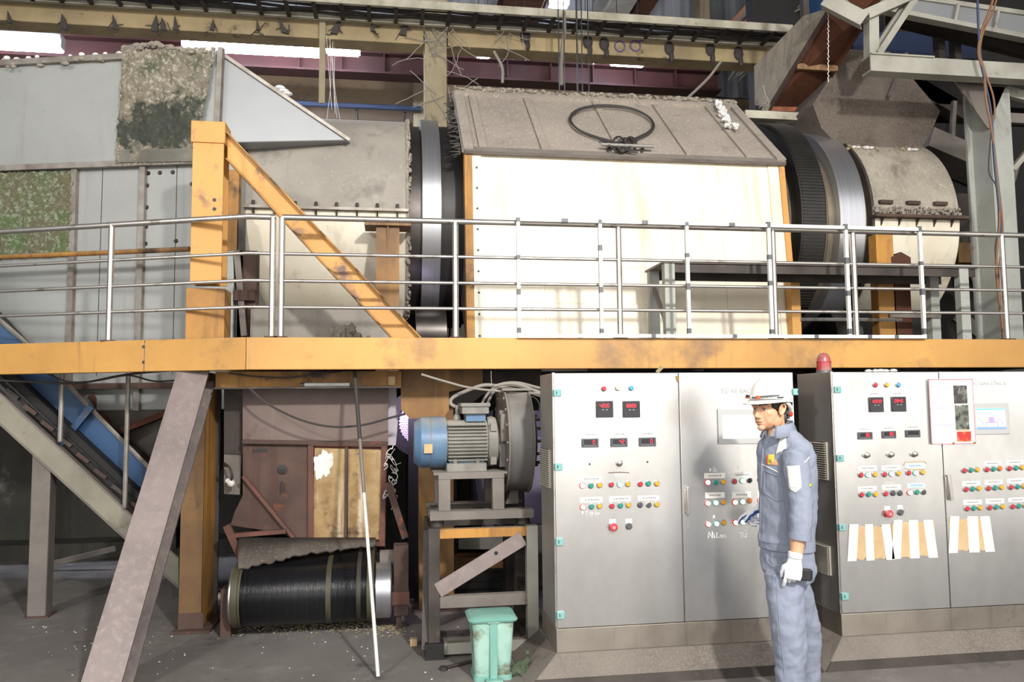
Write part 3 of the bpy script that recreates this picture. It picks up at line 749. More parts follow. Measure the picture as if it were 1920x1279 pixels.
for k in range(4):
    MB().lathe((0, DY, DZ), AX, [(xg1 + 0.03 + 0.1 * k, 1.0), (xg1 + 0.03 + 0.1 * k, 1.012), (xg1 + 0.06 + 0.1 * k, 1.012), (xg1 + 0.06 + 0.1 * k, 1.0)], 96).build('shell_band', M['drum_tan'], dr)
for k, dx in ((0, -0.62), (1, -0.36)):
    MB().lathe((0, DY, DZ), AX, [(xg1 + dx, 1.0), (xg1 + dx, 1.03), (xg1 + dx + 0.06, 1.03), (xg1 + dx + 0.06, 1.0)], 96).build('shell_band', M['drum'], dr)
# support rollers and base under the drum (rest on the frame below deck)
for xx in (0.37, xr2 - 0.13):
    for yy in (DY - 0.75, DY + 0.75):
        p = V((xx, yy, DZ - 1.17))
        MB().cyl(p - V((.14, 0, 0)), p + V((.14, 0, 0)), 0.24, n=24).build('support_roller', M['drum'], dr)
        MB().box(xx - .2, xx + .2, yy - .2, yy + .2, 0, DZ - 1.3).build('roller_block', M['black_void'], dr)

# left stationary hood
HR = 1.07
xh0 = PY(456, 400, DY - HR).x; xh1 = PY(764, 420, DY - HR).x
hd = thing('left_hood', 'fixed cylindrical hood left of the white ring, cream below and dusty above', 'machine hood', (0, DY, 2.0))
z_split = PY(620, 392, DY - HR).z
asp = math.asin(min(1, (z_split - DZ) / HR))
def arc(x0, x1, r0, r1, q0, q1, n=40):
    """bent plate round the drum axis between angles (0 = towards camera, up positive)"""
    mb = MB(); vs = []
    for i in range(n + 1):
        q = q0 + (q1 - q0) * i / n
        for r_ in (r0, r1):
            for x in (x0, x1): vs.append((x, DY - r_ * math.cos(q), DZ + r_ * math.sin(q)))
    fs = []
    for i in range(n):
        a = 4 * i; b = a + 4
        fs += [(a, a + 1, b + 1, b), (a + 2, b + 2, b + 3, a + 3), (a, b, b + 2, a + 2), (a + 1, a + 3, b + 3, b + 1)]
    fs += [(0, 2, 3, 1), (4 * n, 4 * n + 1, 4 * n + 3, 4 * n + 2)]
    mb.add(vs, fs); return mb
def hood(root, x0, x1, qs, top_m, low_m, px_marks, bracket=True):
    arc(x0, x1, HR - 0.02, HR, qs + 0.012, math.pi * 0.9).build('upper_shell', top_m, root)
    arc(x0, x1, HR - 0.02, HR, qs - 0.012, -math.pi * 0.62).build('lower_shell', low_m, root)
    arc(x0 - .01, x1 + .01, HR - 0.02, HR + 0.055, qs - 0.01, qs + 0.012, 2).build('joint_flange', M['rib'], root)
    for k in range(px_marks):
        x = x0 + (x1 - x0) * (k + 0.5) / px_marks
        for dz in (0.035, -0.045):
            p = V((x, DY - (HR + 0.03) * math.cos(qs), DZ + HR * math.sin(qs) + dz))
            if dz > 0: MB().cyl(p - V((0, 0, .03)), p + V((0, 0, .02)), 0.014, n=8).build('bolt', M['dark_steel'], root)
            else: MB().prism([p + V((-.006, -.02, .03)), p + V((-.006, .05, .03)), p + V((-.006, .05, -.06))], (0.012, 0, 0)).build('gusset', M['dark_steel'], root)
hood(hd, xh0, xh1, asp, M['hood_dust'], M['cream'], 8)
# seal ring with hanging fluff at the drum side
arc(xh1 - 0.012, xh1 + 0.012, HR - 0.06, HR + 0.012, -1.6, 2.6).build('seal_edge', M['fluff'], hd)
fz = MB(); random.seed(5)
for k in range(120):
    q = random.uniform(-1.2, 1.2); r_ = HR + random.uniform(-0.02, 0.02)
    p = V((xh1 + random.uniform(0, 0.03), DY - r_ * math.cos(q), DZ + r_ * math.sin(q)))
    fz.ball(p, (random.uniform(.008, .02), 0.015, random.uniform(.008, .03)), 6, 4)
tag(fz.build('fluff', M['fluff'], hd), kind='stuff')
# end ring on the left
arc(xh0 - 0.02, xh0 + 0.01, 0.75, HR + 0.03, -1.6, 2.6).build('end_ring', M['dark_steel'], hd)
# little bracket column (rusty T) in front of the hood, and its feet
xt = PY(727, 500, 7.05).x
tc = thing('bracket_post', 'rusty orange post with a T shaped head in front of the left hood', 'post', (xt, 7.05, 1.9))
zt_ = PY(727, 428, 7.05).z
MB().ibeam((xt, 7.05, 1.9), (xt, 7.05, zt_), 0.2, 0.14, 0.012, (0, 1, 0)).build('shaft', M['brown_plate'], tc)
MB().box(xt - 0.2, xt + 0.2, 6.93, 7.2, zt_, zt_ + 0.022).build('head_plate', M['brown_plate'], tc)
MB().prism([(xt - .006, 6.95, zt_), (xt - .006, 6.99, zt_ - .3), (xt - .006, 6.99, zt_)], (.012, 0, 0)).build('web', M['brown_plate'], tc)
# debris heap on the ledge at hood bottom
dh = MB(); random.seed(8)
for k in range(40):
    p = PY(655 + random.gauss(0, 14), 628 + random.uniform(-16, 6), 6.75); p.z = max(p.z, 2.105)
    dh.ball(p, [random.uniform(.012, .04) for _ in range(3)], 6, 4)
tag(dh.build('debris_heap', M['fluff'], loc=(0, 6.75, 2.1)), 'small heap of pale fluff on the deck below the left hood', 'debris', kind='stuff')
# ledge/box under the hood
a = PY(470, 575, 6.95); b = PY(755, 575, 6.95)
ld = MB().box(a.x, b.x, 6.95, 8.4, 1.95, a.z)
ld.build('base_box', M['hood_dust'], hd)
# rusty uprights between chamber and hood
p = PY(440, 520, 7.0)
rp = thing('rusty_scaffold', 'rusty scaffold between the yellow column and the left hood', 'frame', (p.x, 7.0, 1.9))
for px, w, ya, yb, m in ((432, 0.12, 318, 470, 'yellow_worn'), (462, 0.16, 470, 632, 'rust'), (447, 0.05, 400, 632, 'dark_steel')):
    a = PY(px, yb, 7.02); b = PY(px, ya, 7.02)
    MB().box(a.x - w / 2, a.x + w / 2, 7.02, 7.14, max(1.95, a.z), b.z).build('upright', M[m], rp)
a = PY(440, 555, 6.98); b = PY(478, 555, 6.98)
MB().box(a.x, b.x, 6.96, 7.02, a.z - .04, a.z + .05).build('cross_plate', M['rust'], rp)
MB().bar(PY(458, 630, 6.99), PY(444, 470, 6.99), 0.05, 0.03, (0, 1, 0)).build('diagonal', M['grey_steel'], rp)

# ------------------------------------------------------------------ white housing over the drum
X0h, X1h = 0.645, 3.69
YB, YT = 6.82, 7.0
ZT = PY(1160, 292, YT).z
YR = 8.02
ZR = (PY(848, 174, YR).z + PY(1372, 198, YR).z) / 2
hs = thing('drum_housing', 'large white panelled housing over the drum with a dusty sloping roof', 'machine', (2.1, 8.3, 2.0))
def HF(x, z, o=0.0):
    """point on the leaning front face"""
    k = (z - 2.1) / (ZT - 2.1); return V((x, YB + (YT - YB) * k - o, z))
z_b = 1.98
front = MB().hexa([HF(X0h + .1, z_b), HF(X1h - .06, z_b), HF(X1h - .06, z_b) + V((0, .05, 0)), HF(X0h + .1, z_b) + V((0, .05, 0)),
                   HF(X0h + .1, ZT), HF(X1h - .06, ZT), HF(X1h - .06, ZT) + V((0, .05, 0)), HF(X0h + .1, ZT) + V((0, .05, 0))])
front.build('front_panel', M['white_panel'], hs)
# seams of the panel
for px in (1020, 1145, 1262, 1358):
    p = PY(px, 470, 6.9)
    MB().bar(HF(p.x, z_b, .001), HF(p.x, ZT - .02, .001), 0.012, 0.006, (1, 0, 0)).build('panel_seam', M['white_panel'], hs)
for py in (408, 500, 570):
    p = PY(1160, py, 6.9)
    MB().bar(HF(X0h + .12, p.z, .001), HF(X1h - .08, p.z, .001), 0.006, 0.010).build('panel_seam', M['white_panel'], hs)
# raised corner strip on the left with bolts, orange flange beyond it
MB().hexa([HF(X0h + .07, z_b, .02), HF(X0h + .15, z_b, .02), HF(X0h + .15, z_b), HF(X0h + .07, z_b), HF(X0h + .07, ZT, .02), HF(X0h + .15, ZT, .02), HF(X0h + .15, ZT), HF(X0h + .07, ZT)]).build('corner_strip', M['cream'], hs)
for k in range(9):
    z = 2.2 + k * 0.19; p = HF(X0h + .11, z, .02); MB().cyl(p, p - V((0, .012, 0)), 0.009, n=8).build('bolt', M['dark_steel'], hs)
for x, w in ((X0h - 0.0, 0.07), (X1h - 0.055, 0.055)):
    MB().hexa([HF(x, z_b, .03), HF(x + w, z_b, .03), HF(x + w, z_b) + V((0, .1, 0)), HF(x, z_b) + V((0, .1, 0)), HF(x, ZT, .03), HF(x + w, ZT, .03), HF(x + w, ZT) + V((0, .1, 0)), HF(x, ZT) + V((0, .1, 0))]).build('corner_flange', M['yellow_worn'] if x < 1 else M['yellow'], hs)
a = HF(X1h - .12, z_b, .012); 
MB().hexa([HF(X1h - .16, z_b, .015), HF(X1h - .055, z_b, .015), HF(X1h - .055, z_b), HF(X1h - .16, z_b), HF(X1h - .16, ZT, .015), HF(X1h - .055, ZT, .015), HF(X1h - .055, ZT), HF(X1h - .16, ZT)]).build('corner_strip', M['cream'], hs)
# end walls
for x in (X0h + .02, X1h - .06):
    q = MB().prism([(x, YB + .08, z_b), (x, YT + .06, ZT), (x, YR, ZR - .03), (x, 2 * DY - YR, ZR - .03), (x, 2 * DY - YT, ZT), (x, 2 * DY - YB, z_b),
                    *[(x, DY + 1.12 * math.cos(t), DZ + 1.12 * math.sin(t)) for t in [R(a_) for a_ in range(-50, 231, 10)]]], (0.02, 0, 0))
    q.build('end_wall', M['rust'], hs, fix=True)
# roof: sloping front sheet, flat ridge, rear slope
def RFp(x, k, o=0.0):
    n_ = V((0, -(ZR - ZT), (YR - YT))).normalized()
    return V((x, YT - .04 + (YR - YT + .04) * k, ZT - .01 + (ZR - ZT + .01) * k)) + n_ * o
MB().hexa([RFp(X0h - .02, 0, -.03), RFp(X1h + .01, 0, -.03), RFp(X1h + .01, 1, -.03), RFp(X0h - .02, 1, -.03), RFp(X0h - .02, 0, 0), RFp(X1h + .01, 0, 0), RFp(X1h + .01, 1, 0), RFp(X0h - .02, 1, 0)]).build('roof_sheet', M['dust_roof'], hs)
MB().box(X0h - .02, X1h + .01, YR, 2 * DY - YR, ZR - .03, ZR).build('ridge_plate', M['dust_roof'], hs)
MB().hexa([(X0h, 2 * DY - YR, ZR - .03), (X1h, 2 * DY - YR, ZR - .03), (X1h, 2 * DY - YT, ZT - .03), (X0h, 2 * DY - YT, ZT - .03), (X0h, 2 * DY - YR, ZR), (X1h, 2 * DY - YR, ZR), (X1h, 2 * DY - YT, ZT), (X0h, 2 * DY - YT, ZT)]).build('rear_roof', M['dust_roof'], hs)
for px in (895, 1003, 1135, 1250, 1350):
    xx = PP(px, 230, RFp(0, .5), V((0, -(ZR - ZT), (YR - YT)))).x
    for dx in (-0.035,):
        MB().hexa([RFp(xx + dx, .03, 0), RFp(xx - dx, .03, 0), RFp(xx - dx, .93, 0), RFp(xx + dx, .93, 0), RFp(xx + dx, .03, .022), RFp(xx - dx, .03, .022), RFp(xx - dx, .93, .022), RFp(xx + dx, .93, .022)]).build('roof_rib', M['dust_roof'], hs)
for x_ in (X0h + .01, X1h - .06):
    MB().hexa([RFp(x_ - .02, 0, 0), RFp(x_ + .07, 0, 0), RFp(x_ + .07, 1, 0), RFp(x_ - .02, 1, 0), RFp(x_ - .02, 0, .03), RFp(x_ + .07, 0, .03), RFp(x_ + .07, 1, .03), RFp(x_ - .02, 1, .03)]).build('roof_edge', M['dust_roof'], hs)
MB().hexa([RFp(X0h, .93, 0), RFp(X1h, .93, 0), RFp(X1h, 1.0, 0), RFp(X0h, 1.0, 0), RFp(X0h, .93, .04), RFp(X1h, .93, .04), RFp(X1h, 1.0, .04), RFp(X0h, 1.0, .04)]).build('ridge_strip', M['dust_roof'], hs)
MB().hexa([RFp(X0h, -.03, -.02), RFp(X1h, -.03, -.02), RFp(X1h, .03, -.02), RFp(X0h, .03, -.02), RFp(X0h, -.03, .012), RFp(X1h, -.03, .012), RFp(X1h, .03, .012), RFp(X0h, .03, .012)]).build('eave_strip', M['grey_steel'], hs)
rf = MB(); random.seed(21)
for k in range(420):
    x = random.uniform(X0h, X1h); p = RFp(x, random.uniform(.97, 1.02), .05 + random.uniform(-.02, .012))
    rf.ball(p, (random.uniform(.01, .045), .02, random.uniform(.006, .018)), 6, 4)
tag(rf.build('ridge_dust', M['fluff'], hs), kind='stuff')
# frayed black edge at the left of roof
fz = MB()
for k in range(60):
    t_ = random.random(); p = RFp(X0h - .03, t_ * .95, random.uniform(-.1, 0))
    fz.tube([p, p + V((-random.uniform(.02, .1), random.uniform(-.02, .02), random.uniform(-.06, .03)))], [0.012, 0.003], 5)
tag(fz.build('frayed_fibre', M['cable'], hs), kind='stuff')
# wire rope loop hung on a bar on the roof
rn = V((0, -(ZR - ZT), (YR - YT))).normalized()
def RPx(x, y, o=0.03): return PP(x, y, RFp(0, .5, o), rn)
lp = thing('wire_rope_sling', 'large loop of wire rope knotted round a steel bar on the dusty roof', 'wire rope', tuple(RPx(1176, 272)))
c0 = RPx(1145, 237)
pts = [(1163, 268), (1120, 257), (1085, 243), (1068, 224), (1078, 208), (1105, 199), (1140, 197), (1180, 202), (1212, 216), (1224, 233), (1216, 247), (1190, 260), (1168, 271)]
for k in range(2):
    MB().tube(curve([RPx(x + 2.5 * k, y + 2.0 * k, .03 + .014 * k) for x, y in pts], 8), 0.009, 8).build('rope', M['cable'], lp)
kn = MB()
for k, (cx, cy, rx, ry) in enumerate(((1160, 271, 11, 15), (1170, 272, 12, 13), (1182, 270, 11, 13), (1174, 268, 14, 9), (1166, 275, 10, 9))):
    kn.tube([RPx(cx + rx * math.cos(i * math.pi / 10), cy + ry * math.sin(i * math.pi / 10), .05 + .02 * math.sin(i * .9 + k)) for i in range(21)], 0.009, 8)
kn.tube(curve([RPx(1125, 262, .04), RPx(1150, 273, .05), RPx(1178, 283, .06), RPx(1196, 286, .06)], 6), 0.009, 8)
kn.build('knot', M['cable'], lp)
ba = MB().tube([RPx(1127, 271, .07), RPx(1226, 275, .07)], 0.017, 10); ba.build('bar', M['rail'], lp)
ba = MB()
for px in (1143, 1207):
    ba.bar(RPx(px, 273, .0), RPx(px, 273, .08), 0.02, 0.02); ba.tube([RPx(px, 273, .02), RPx(px - 3, 284, .03)], 0.012, 6)
ba.build('bar_bracket', M['dark_steel'], lp)
# white rag caught on the roof edge
rg = MB(); random.seed(4)
for (x, y, s_) in ((1348, 196, .05), (1352, 205, .055), (1356, 214, .06), (1361, 222, .05), (1366, 229, .04), (1372, 235, .045), (1364, 234, .035), (1378, 238, .03), (1345, 200, .03)):
    for q in range(4):
        rg.ball(RPx(x + random.uniform(-3, 3), y + random.uniform(-3, 3), .05 + random.uniform(0, .03)), [s_ * random.uniform(.3, .8) for _ in range(3)], 8, 5)
rag_ = rg.build('rag', M['white_rag']); crumple(rag_, .008, .07, .04)
tag(rag_, 'crumpled white rag lying on the roof by its right edge', 'rag')
# ------------------------------------------------------------------ yellow platform, railing, column
BX = -1.0
def BY(x): return 5.8 if x >= BX else 5.8 + (BX - x) * 0.37
def BP(x, z, o=0.0): return V((x, BY(x) + o, z))
ZD = 2.10; ZU = 1.872
pf = thing('platform', 'long yellow steel platform edge carrying the railing in front of the drum', 'platform', (1.5, 6.2, ZU))
w_ = 0.09
MB().channel((BX, 5.8 + w_ / 2, (ZD + ZU) / 2), (8.6, 5.8 + w_ / 2, (ZD + ZU) / 2), w_, ZD - ZU, 0.01, side=-1).build('edge_beam', M['yellow_beam'], pf, bevel=0.004)
xs = PY(272, 665, 6.05).x
a = BP(-5.0, (ZD + ZU) / 2, w_ / 2); b = BP(xs - 0.004, (ZD + ZU) / 2, w_ / 2)
MB().channel(a, b, w_, ZD - ZU, 0.01, side=-1).build('edge_beam', M['yellow_beam'], pf, bevel=0.004)
a = BP(xs + .004, (ZD + ZU) / 2, w_ / 2); b = BP(BX + 0.01, (ZD + ZU) / 2, w_ / 2)
MB().channel(a, b, w_, ZD - ZU, 0.01, side=-1).build('edge_beam', M['yellow_beam'], pf, bevel=0.004)
MB().prism([BP(-1.52, ZD - .012, .02), BP(BX, ZD - .012, .02), V((8.6, 5.82, ZD - .012)), V((8.6, 6.78, ZD - .012)), V((-1.3, 6.78, ZD - .012)), V((-1.52, 6.9, ZD - .012))], (0, 0, .01)).build('deck_plate', M['dark_steel'], pf)
MB().box(-1.1, 8.6, 6.98, 9.7, 1.84, 1.9).build('shade_slab', M['black_void'], pf)  # black slab added to keep light out of the space below the drum
for x in (-0.6, 0.9, 2.4, 3.9, 5.4, 7.0):
    MB().ibeam((x, 5.9, 1.97), (x, 9.6, 1.97), 0.12, 0.19, 0.012).build('joist', M['dark_steel'], pf)
for x in (1.0, 4.6, 7.5):
    for y in (6.5, 9.3): MB().box(x - .08, x + .08, y, y + .16, 0, 1.87).build('post', M['dark_steel'], pf)
MB().box(-3.4, -3.25, 6.75, 6.9, 0, 2.07).build('post', M['dark_steel'], pf)
# bolt slots by the splice
for py in (650, 679):
    p = PP(270, py, BP(xs, 0, 0), V((0.347, -0.938, 0)))
    MB().box(p.x - .014, p.x + .014, BY(p.x) - .004, BY(p.x) + .01, p.z - .01, p.z + .01).build('slot', M['black'], pf)
# black gutter line of cables hung under the beam
# ---- railings
zr = [PY(530, y, 5.8).z for y in (405, 474, 525, 575)]
def railing(name, label, posts, x0, x1, first_round=None):
    t = thing(name, label, 'railing', (posts[0], BY(posts[0]) + .04, ZD))
    for i, z in enumerate(zr):
        r_ = 0.021 if i == 0 else 0.0125
        pts = [BP(x, z, .04) for x in ([x0] + ([BX] if x0 < BX < x1 else []) + [x1])]
        MB().tube(pts, r_, 12).build('top_rail' if i == 0 else 'mid_rail', M['rail'], t)
    for x in posts:
        MB().cyl(BP(x, ZD, .04), BP(x, zr[0] - .005, .04), 0.022, n=14).build('post', M['rail'], t)
        MB().box(x - .045, x + .045, BY(x), BY(x) + .085, ZD - .001, ZD + .008).build('foot_plate', M['rust'], t)
    return t
railing('railing', 'stainless tube railing bending back on the left, in front of the mossy chamber', [PP(204, 520, BP(-2, 0, .04), V((.347, -.938, 0))).x, -0.835], -5.0, -0.815)
xp = [PY(px, 520, 5.84).x for px in (528, 854, 1161, 1451, 1602, 1882)]
railing('railing', 'long stainless tube railing before the drum and white housing', xp + [xp[-1] + 1.5], xp[0], 8.5)
# ---- white square-tube barrier tied to the railing
zf0, zf1 = 2.115, zr[0] + 0.012
xf = [PY(px, 520, 5.78).x for px in (972, 1126, 1289, 1443, 1588, 1727)]
wf = thing('barrier_frame', 'white square tube barrier frame with dark tape bits, leaning on the railing', 'barrier', (xf[0], 5.77, zf0 - 0.013))
def sq(p0, p1, w=0.026, up=(0, 1, 0)): return MB().bar(p0, p1, w, w, up)
sq((xf[0] - .013, 5.775, zf1), (xf[-1] + .013, 5.775, zf1)).build('top_bar', M['white_tube'], wf)
sq((xf[0] - .013, 5.775, zf0), (xf[-1] + .013, 5.775, zf0)).build('bottom_bar', M['white_tube'], wf)
for x in xf: sq((x, 5.775, zf0 + .013), (x, 5.775, zf1 - .013)).build('upright', M['white_tube'], wf)
random.seed(31)
for x in xf:
    for z in (zf0 + .02, zf0 + .3 + random.random() * .1, zf0 + .55 + random.random() * .12, zf1 - .02):
        sq((x, 5.775, z), (x, 5.775, z + .03 + random.random() * .02), 0.028).build('tape_band', M['tape'], wf)
for px in (1052, 1202, 1365):
    x = PY(px, 420, 5.78).x; sq((x, 5.775, zf1), (x + .05, 5.775, zf1), 0.028).build('tape_band', M['tape'], wf)
for px in (1220, 1372, 1525, 1625, 1675):
    x = PY(px, 630, 5.78).x; sq((x, 5.775, zf0), (x + .035, 5.775, zf0), 0.028).build('tape_band', M['tape'], wf)

# ---- yellow column above the deck with its diagonal brace
Yc = 6.05
a = PY(372, 228, Yc); b = PY(425, 228, Yc)
xc0, xc1 = PY(358, 420, Yc).x, PY(417, 420, Yc).x
yc = thing('yellow_column', 'scuffed yellow steel column standing on the deck at left with a diagonal brace', 'column', ((xc0 + xc1) / 2, Yc, ZD))
zt = a.z
MB().box(xc0, xc1, Yc, Yc + .02, 2.52, zt).box(xc0, xc0 + .014, Yc + .02, Yc + .2, 2.52, zt).box(xc1 - .06, xc1 - .046, Yc + .02, Yc + .2, 2.52, zt).box(xc0, xc1, Yc + .19, Yc + .205, 2.52, zt).build('shaft', M['yellow'], yc, bevel=0.003)
MB().box(xc0 - .012, xc1 + .01, Yc - .012, Yc + .2, PY(390, 268, Yc).z, zt + .004).build('head_sleeve', M['yellow'], yc, bevel=0.004)
MB().box(xc0 - .02, xc1 + .03, Yc - .015, Yc + .22, ZD, PY(380, 541, Yc).z).build('foot_sleeve', M['yellow_worn'], yc, bevel=0.004)
for py in (375, 392):
    p = PY(402, py, Yc); MB().cyl((p.x, Yc - .002, p.z), (p.x, Yc + .001, p.z), 0.014, n=12).build('bolt_hole', M['black'], yc)
random.seed(12)
dbp = [PY(424, 246, Yc), PY(790, 634, Yc), PY(736, 634, Yc), PY(424, 296, Yc)]
MB().prism([V((p.x, Yc + .05, max(p.z, ZD))) for p in dbp], (0, .012, 0)).build('brace_web', M['yellow'], yc)
d_ = (dbp[1] - dbp[0]); d2 = dbp[2] - dbp[3]
nn = V((0, 1, 0))
for p0, p1 in ((dbp[0], dbp[1]), (dbp[3], dbp[2])):
    p0 = V((p0.x, Yc + .05, p0.z)); p1 = V((p1.x, Yc + .05, max(p1.z, ZD + .006)))
    MB().bar(p0, p1, 0.09, 0.012, (0, 0, 1)).build('brace_flange', M['yellow_worn'], yc)
# thin yellow pipe rail behind the railing on the far left
pA = PC(-60, 485, .3); pB = PC(355, 467, .3)
tag(MB().tube([pA, pB], 0.022, 10).build('yellow_pipe', M['yellow_worn']), 'thin chipped yellow pipe along the grey chamber, ending at the yellow column', 'pipe')

# ---- bench on the deck at right
zb = PY(1500, 494, 6.15).z
x0, x1 = PY(1243, 500, 6.15).x, PY(1832, 505, 6.15).x
bn = thing('steel_bench', 'grey steel work bench on the deck before the right end of the housing', 'bench', ((x0 + x1) / 2, 6.35, ZD))
MB().box(x0, x1, 6.13, 6.62, zb - .02, zb).build('top', M['grey_steel'], bn, bevel=0.004)
MB().box(x0 + .02, x1 - .02, 6.15, 6.17, zb - .09, zb - .02).box(x0 + .02, x1 - .02, 6.58, 6.6, zb - .09, zb - .02).build('apron', M['dark_steel'], bn)
for x in (x0 + .01, PY(1800, 560, 6.15).x):
    for y in (6.14, 6.52):
        MB().box(x, x + .085, y, y + .07, ZD - .003, zb - .02).build('leg', M['grey_col'], bn)
MB().bar((x0 + .05, 6.2, ZD + .12), (x0 + .05, 6.55, zb - .15), .03, .03).build('leg_brace', M['grey_steel'], bn)
MB().box(x1 - .6, x1 - .1, 6.5, 6.53, ZD + .25, ZD + .3).build('stretcher', M['grey_steel'], bn)
# yellow pipes and rusty posts near the ring
a = PY(1492, 482, 6.64); b = PY(1672, 484, 6.64); a.z = b.z = zb + .05
yp = MB().tube(curve([a, (a + b) / 2 - V((0, 0, .025)), b], 8), 0.026, 10)
tag(yp.build('yellow_handrail_pipe', M['yellow_worn']), 'short chipped yellow pipe lying just above the back of the bench', 'pipe')
a = PY(1500, 599, 6.72); b = PY(1690, 601, 6.72)
tag(MB().tube([a, V((b.x, b.y, a.z))], 0.018, 8).build('low_rail_pipe', M['rail']), 'thin tube rail low behind the bench, in front of the dark ring', 'pipe')
def post(px0, px1, py0, py1, Y, m, name, label, cap=False, z0=ZD - .004):
    a = PY(px0, py1, Y); b = PY(px1, py0, Y)
    t = thing(name, label, 'post', ((a.x + b.x) / 2, Y, z0))
    MB().box(a.x, b.x, Y, Y + .12, z0, b.z).build('shaft', M[m], t, bevel=0.003)
    if cap:
        c = (a.x + b.x) / 2; w = (b.x - a.x) / 2 + .01
        MB().prism([(c - w, Y - .01, b.z), (c + w, Y - .01, b.z), (c + w, Y - .01, b.z + .06), (c, Y - .01, b.z + .11), (c - w, Y - .01, b.z + .06)], (0, .14, 0)).build('cap', M['rust_orange'], t)
    return t
post(1651, 1674, 440, 640, 6.72, 'yellow_worn', 'rusty_post', 'orange rusted post right of the grey ring')
post(1680, 1705, 495, 640, 6.72, 'rust_orange', 'rusty_post', 'dark rust post with a pointed cap behind the bench', True)
post(1487, 1499, 505, 640, 6.72, 'yellow', 'slim_post', 'slim yellow post at the right foot of the white housing')
# ------------------------------------------------------------------ below the platform, left
pB = PZ(196, 1303, 0.0); pT = PY(371, 700, 6.12); pT.z = min(pT.z, 1.865)
bd = (pT - pB).normalized()
un = bd.cross(V((1, 0, 0))); un = un if un.y < 0 else -un
pB2 = pB - bd * 0.02
br = thing('leaning_beam', 'bare brown I beam leaning from the floor up to the yellow platform', 'beam', tuple(pB))
MB().slab(pB, pT, 0.215, 0.016, un, 0.1).build('front_flange', M['mauve_steel'], br)
MB().bar(pB, pT, 0.014, 0.19, un).build('web', M['dark_steel'], br)
MB().slab(pB, pT, 0.215, 0.016, un, -0.1).build('rear_flange', M['mauve_steel'], br)
# yellow column under the platform
Yk = 6.2
cx0, cx1 = PY(338, 1000, Yk).x, PY(380, 1000, Yk).x
k = thing('platform_column', 'stained yellow column under the platform beside the leaning beam', 'column', ((cx0 + cx1) / 2, Yk, 0))
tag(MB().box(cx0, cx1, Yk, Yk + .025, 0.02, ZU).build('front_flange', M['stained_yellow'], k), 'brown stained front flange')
MB().box(cx1 - .03, cx1, Yk + .025, Yk + .4, .02, ZU).build('web', M['yellow_worn'], k)
MB().box(cx0, cx1 + .03, Yk + .4, Yk + .425, .02, ZU).build('rear_flange', M['dark_steel'], k)
MB().box(cx0 - .03, cx1 + .08, Yk - .08, Yk + .5, 0, .022).build('base_plate', M['rust'], k)
MB().box(cx0, cx1 + .02, Yk + .0, Yk - .01, 0.02, .13).build('foot_sleeve', M['rust'], k)

# grey channel conveyor with its post
Yg_ = 6.8
def band(pts, Y, th): return [V((PY(x, y, Y).x, Y, PY(x, y, Y).z)) for x, y in pts], V((0, th, 0))
gc = thing('channel_conveyor', 'grimy grey channel of the inclined conveyor running down to the right', 'conveyor', tuple(PZ(65, 1160, 0)))
q, o = band([(-160, 590), (-160, 648), (335, 1102), (335, 1048)], Yg_, .012)
MB().prism(q, o).build('side_channel', M['conveyor_grey'], gc, bevel=0.003)
for e0, e1 in ((q[0], q[3]), (q[1], q[2])):
    MB().bar(e0 + V((0, .03, 0)), e1 + V((0, .03, 0)), .07, .014, (0, 0, 1)).build('channel_flange', M['grey_steel'], gc)
pz = PZ(66, 1160, 0.0)
zt = PY(66, 845, Yg_).z
MB().box(pz.x - .075, pz.x + .065, Yg_ + .02, Yg_ + .15, 0, zt).build('leg', M['grey_steel'], gc, bevel=0.008)
MB().box(pz.x - .09, pz.x + .09, Yg_, Yg_ + .18, 0, .012).build('foot_plate', M['rust'], gc)
# return belt and idlers between channel and blue side
q, o = band([(-160, 530), (-160, 570), (330, 1030), (330, 990)], Yg_ + .06, .9)
tag(MB().prism(q, o).build('belt', M['black_void'], gc), 'black belt')
q, o = band([(-160, 556), (-160, 562), (330, 1012), (330, 1006)], Yg_ + .045, .02)
MB().prism(q, o).build('belt_edge', M['rubber'], gc)
random.seed(2)
for k_ in range(9):
    p = PY(20 + k_ * 33, 735 + k_ * 30, Yg_ + .03)
    MB().bar(p + V((-.03, 0, .02)), p + V((.05, .02, -.05)), .03, .03).build('idler_bracket', M['rust'] if k_ % 3 else M['dark_steel'], gc)
    MB().cyl((p.x + .02, Yg_ + .1, p.z - .0), (p.x + .02, Yg_ + .9, p.z - .0), .04, n=14).build('idler', M['dark_steel'], gc)
# blue skirted conveyor behind it
Yb = 7.0
bc = thing('blue_conveyor', 'blue sided inclined conveyor behind the grey channel', 'conveyor', tuple(V((PY(250, 900, Yb).x, Yb, 0))))
q, o = band([(-160, 464), (-160, 530), (27, 702), (85, 752), (140, 808), (330, 995), (335, 935), (282, 880), (175, 772), (90, 688), (47, 642)], Yb, .02)
MB().prism(q, o).build('side_plate', M['blue_paint'], bc)
e0 = PY(-160, 462, Yb - .02); e1 = PY(47, 641, Yb - .02); e2 = PY(175, 771, Yb - .02); e3 = PY(335, 933, Yb - .02)
MB().tube([e0, e1, e2, e3], .018, 6).build('top_angle', M['rib'], bc)
q, o = band([(-160, 470), (-160, 524), (330, 990), (330, 940)], Yb + .03, .75)
MB().prism(q, o).build('trough', M['dark_steel'], bc)
a = PY(172, 762, Yb - .05); b = PY(110, 838, Yb - .08)
MB().bar(a, b, .05, .05).build('strut', M['blue_paint'], bc)
p = PY(320, 960, Yb); MB().box(p.x - .05, p.x + .05, Yb + .3, Yb + .4, 0, p.z).build('leg', M['dark_steel'], bc)
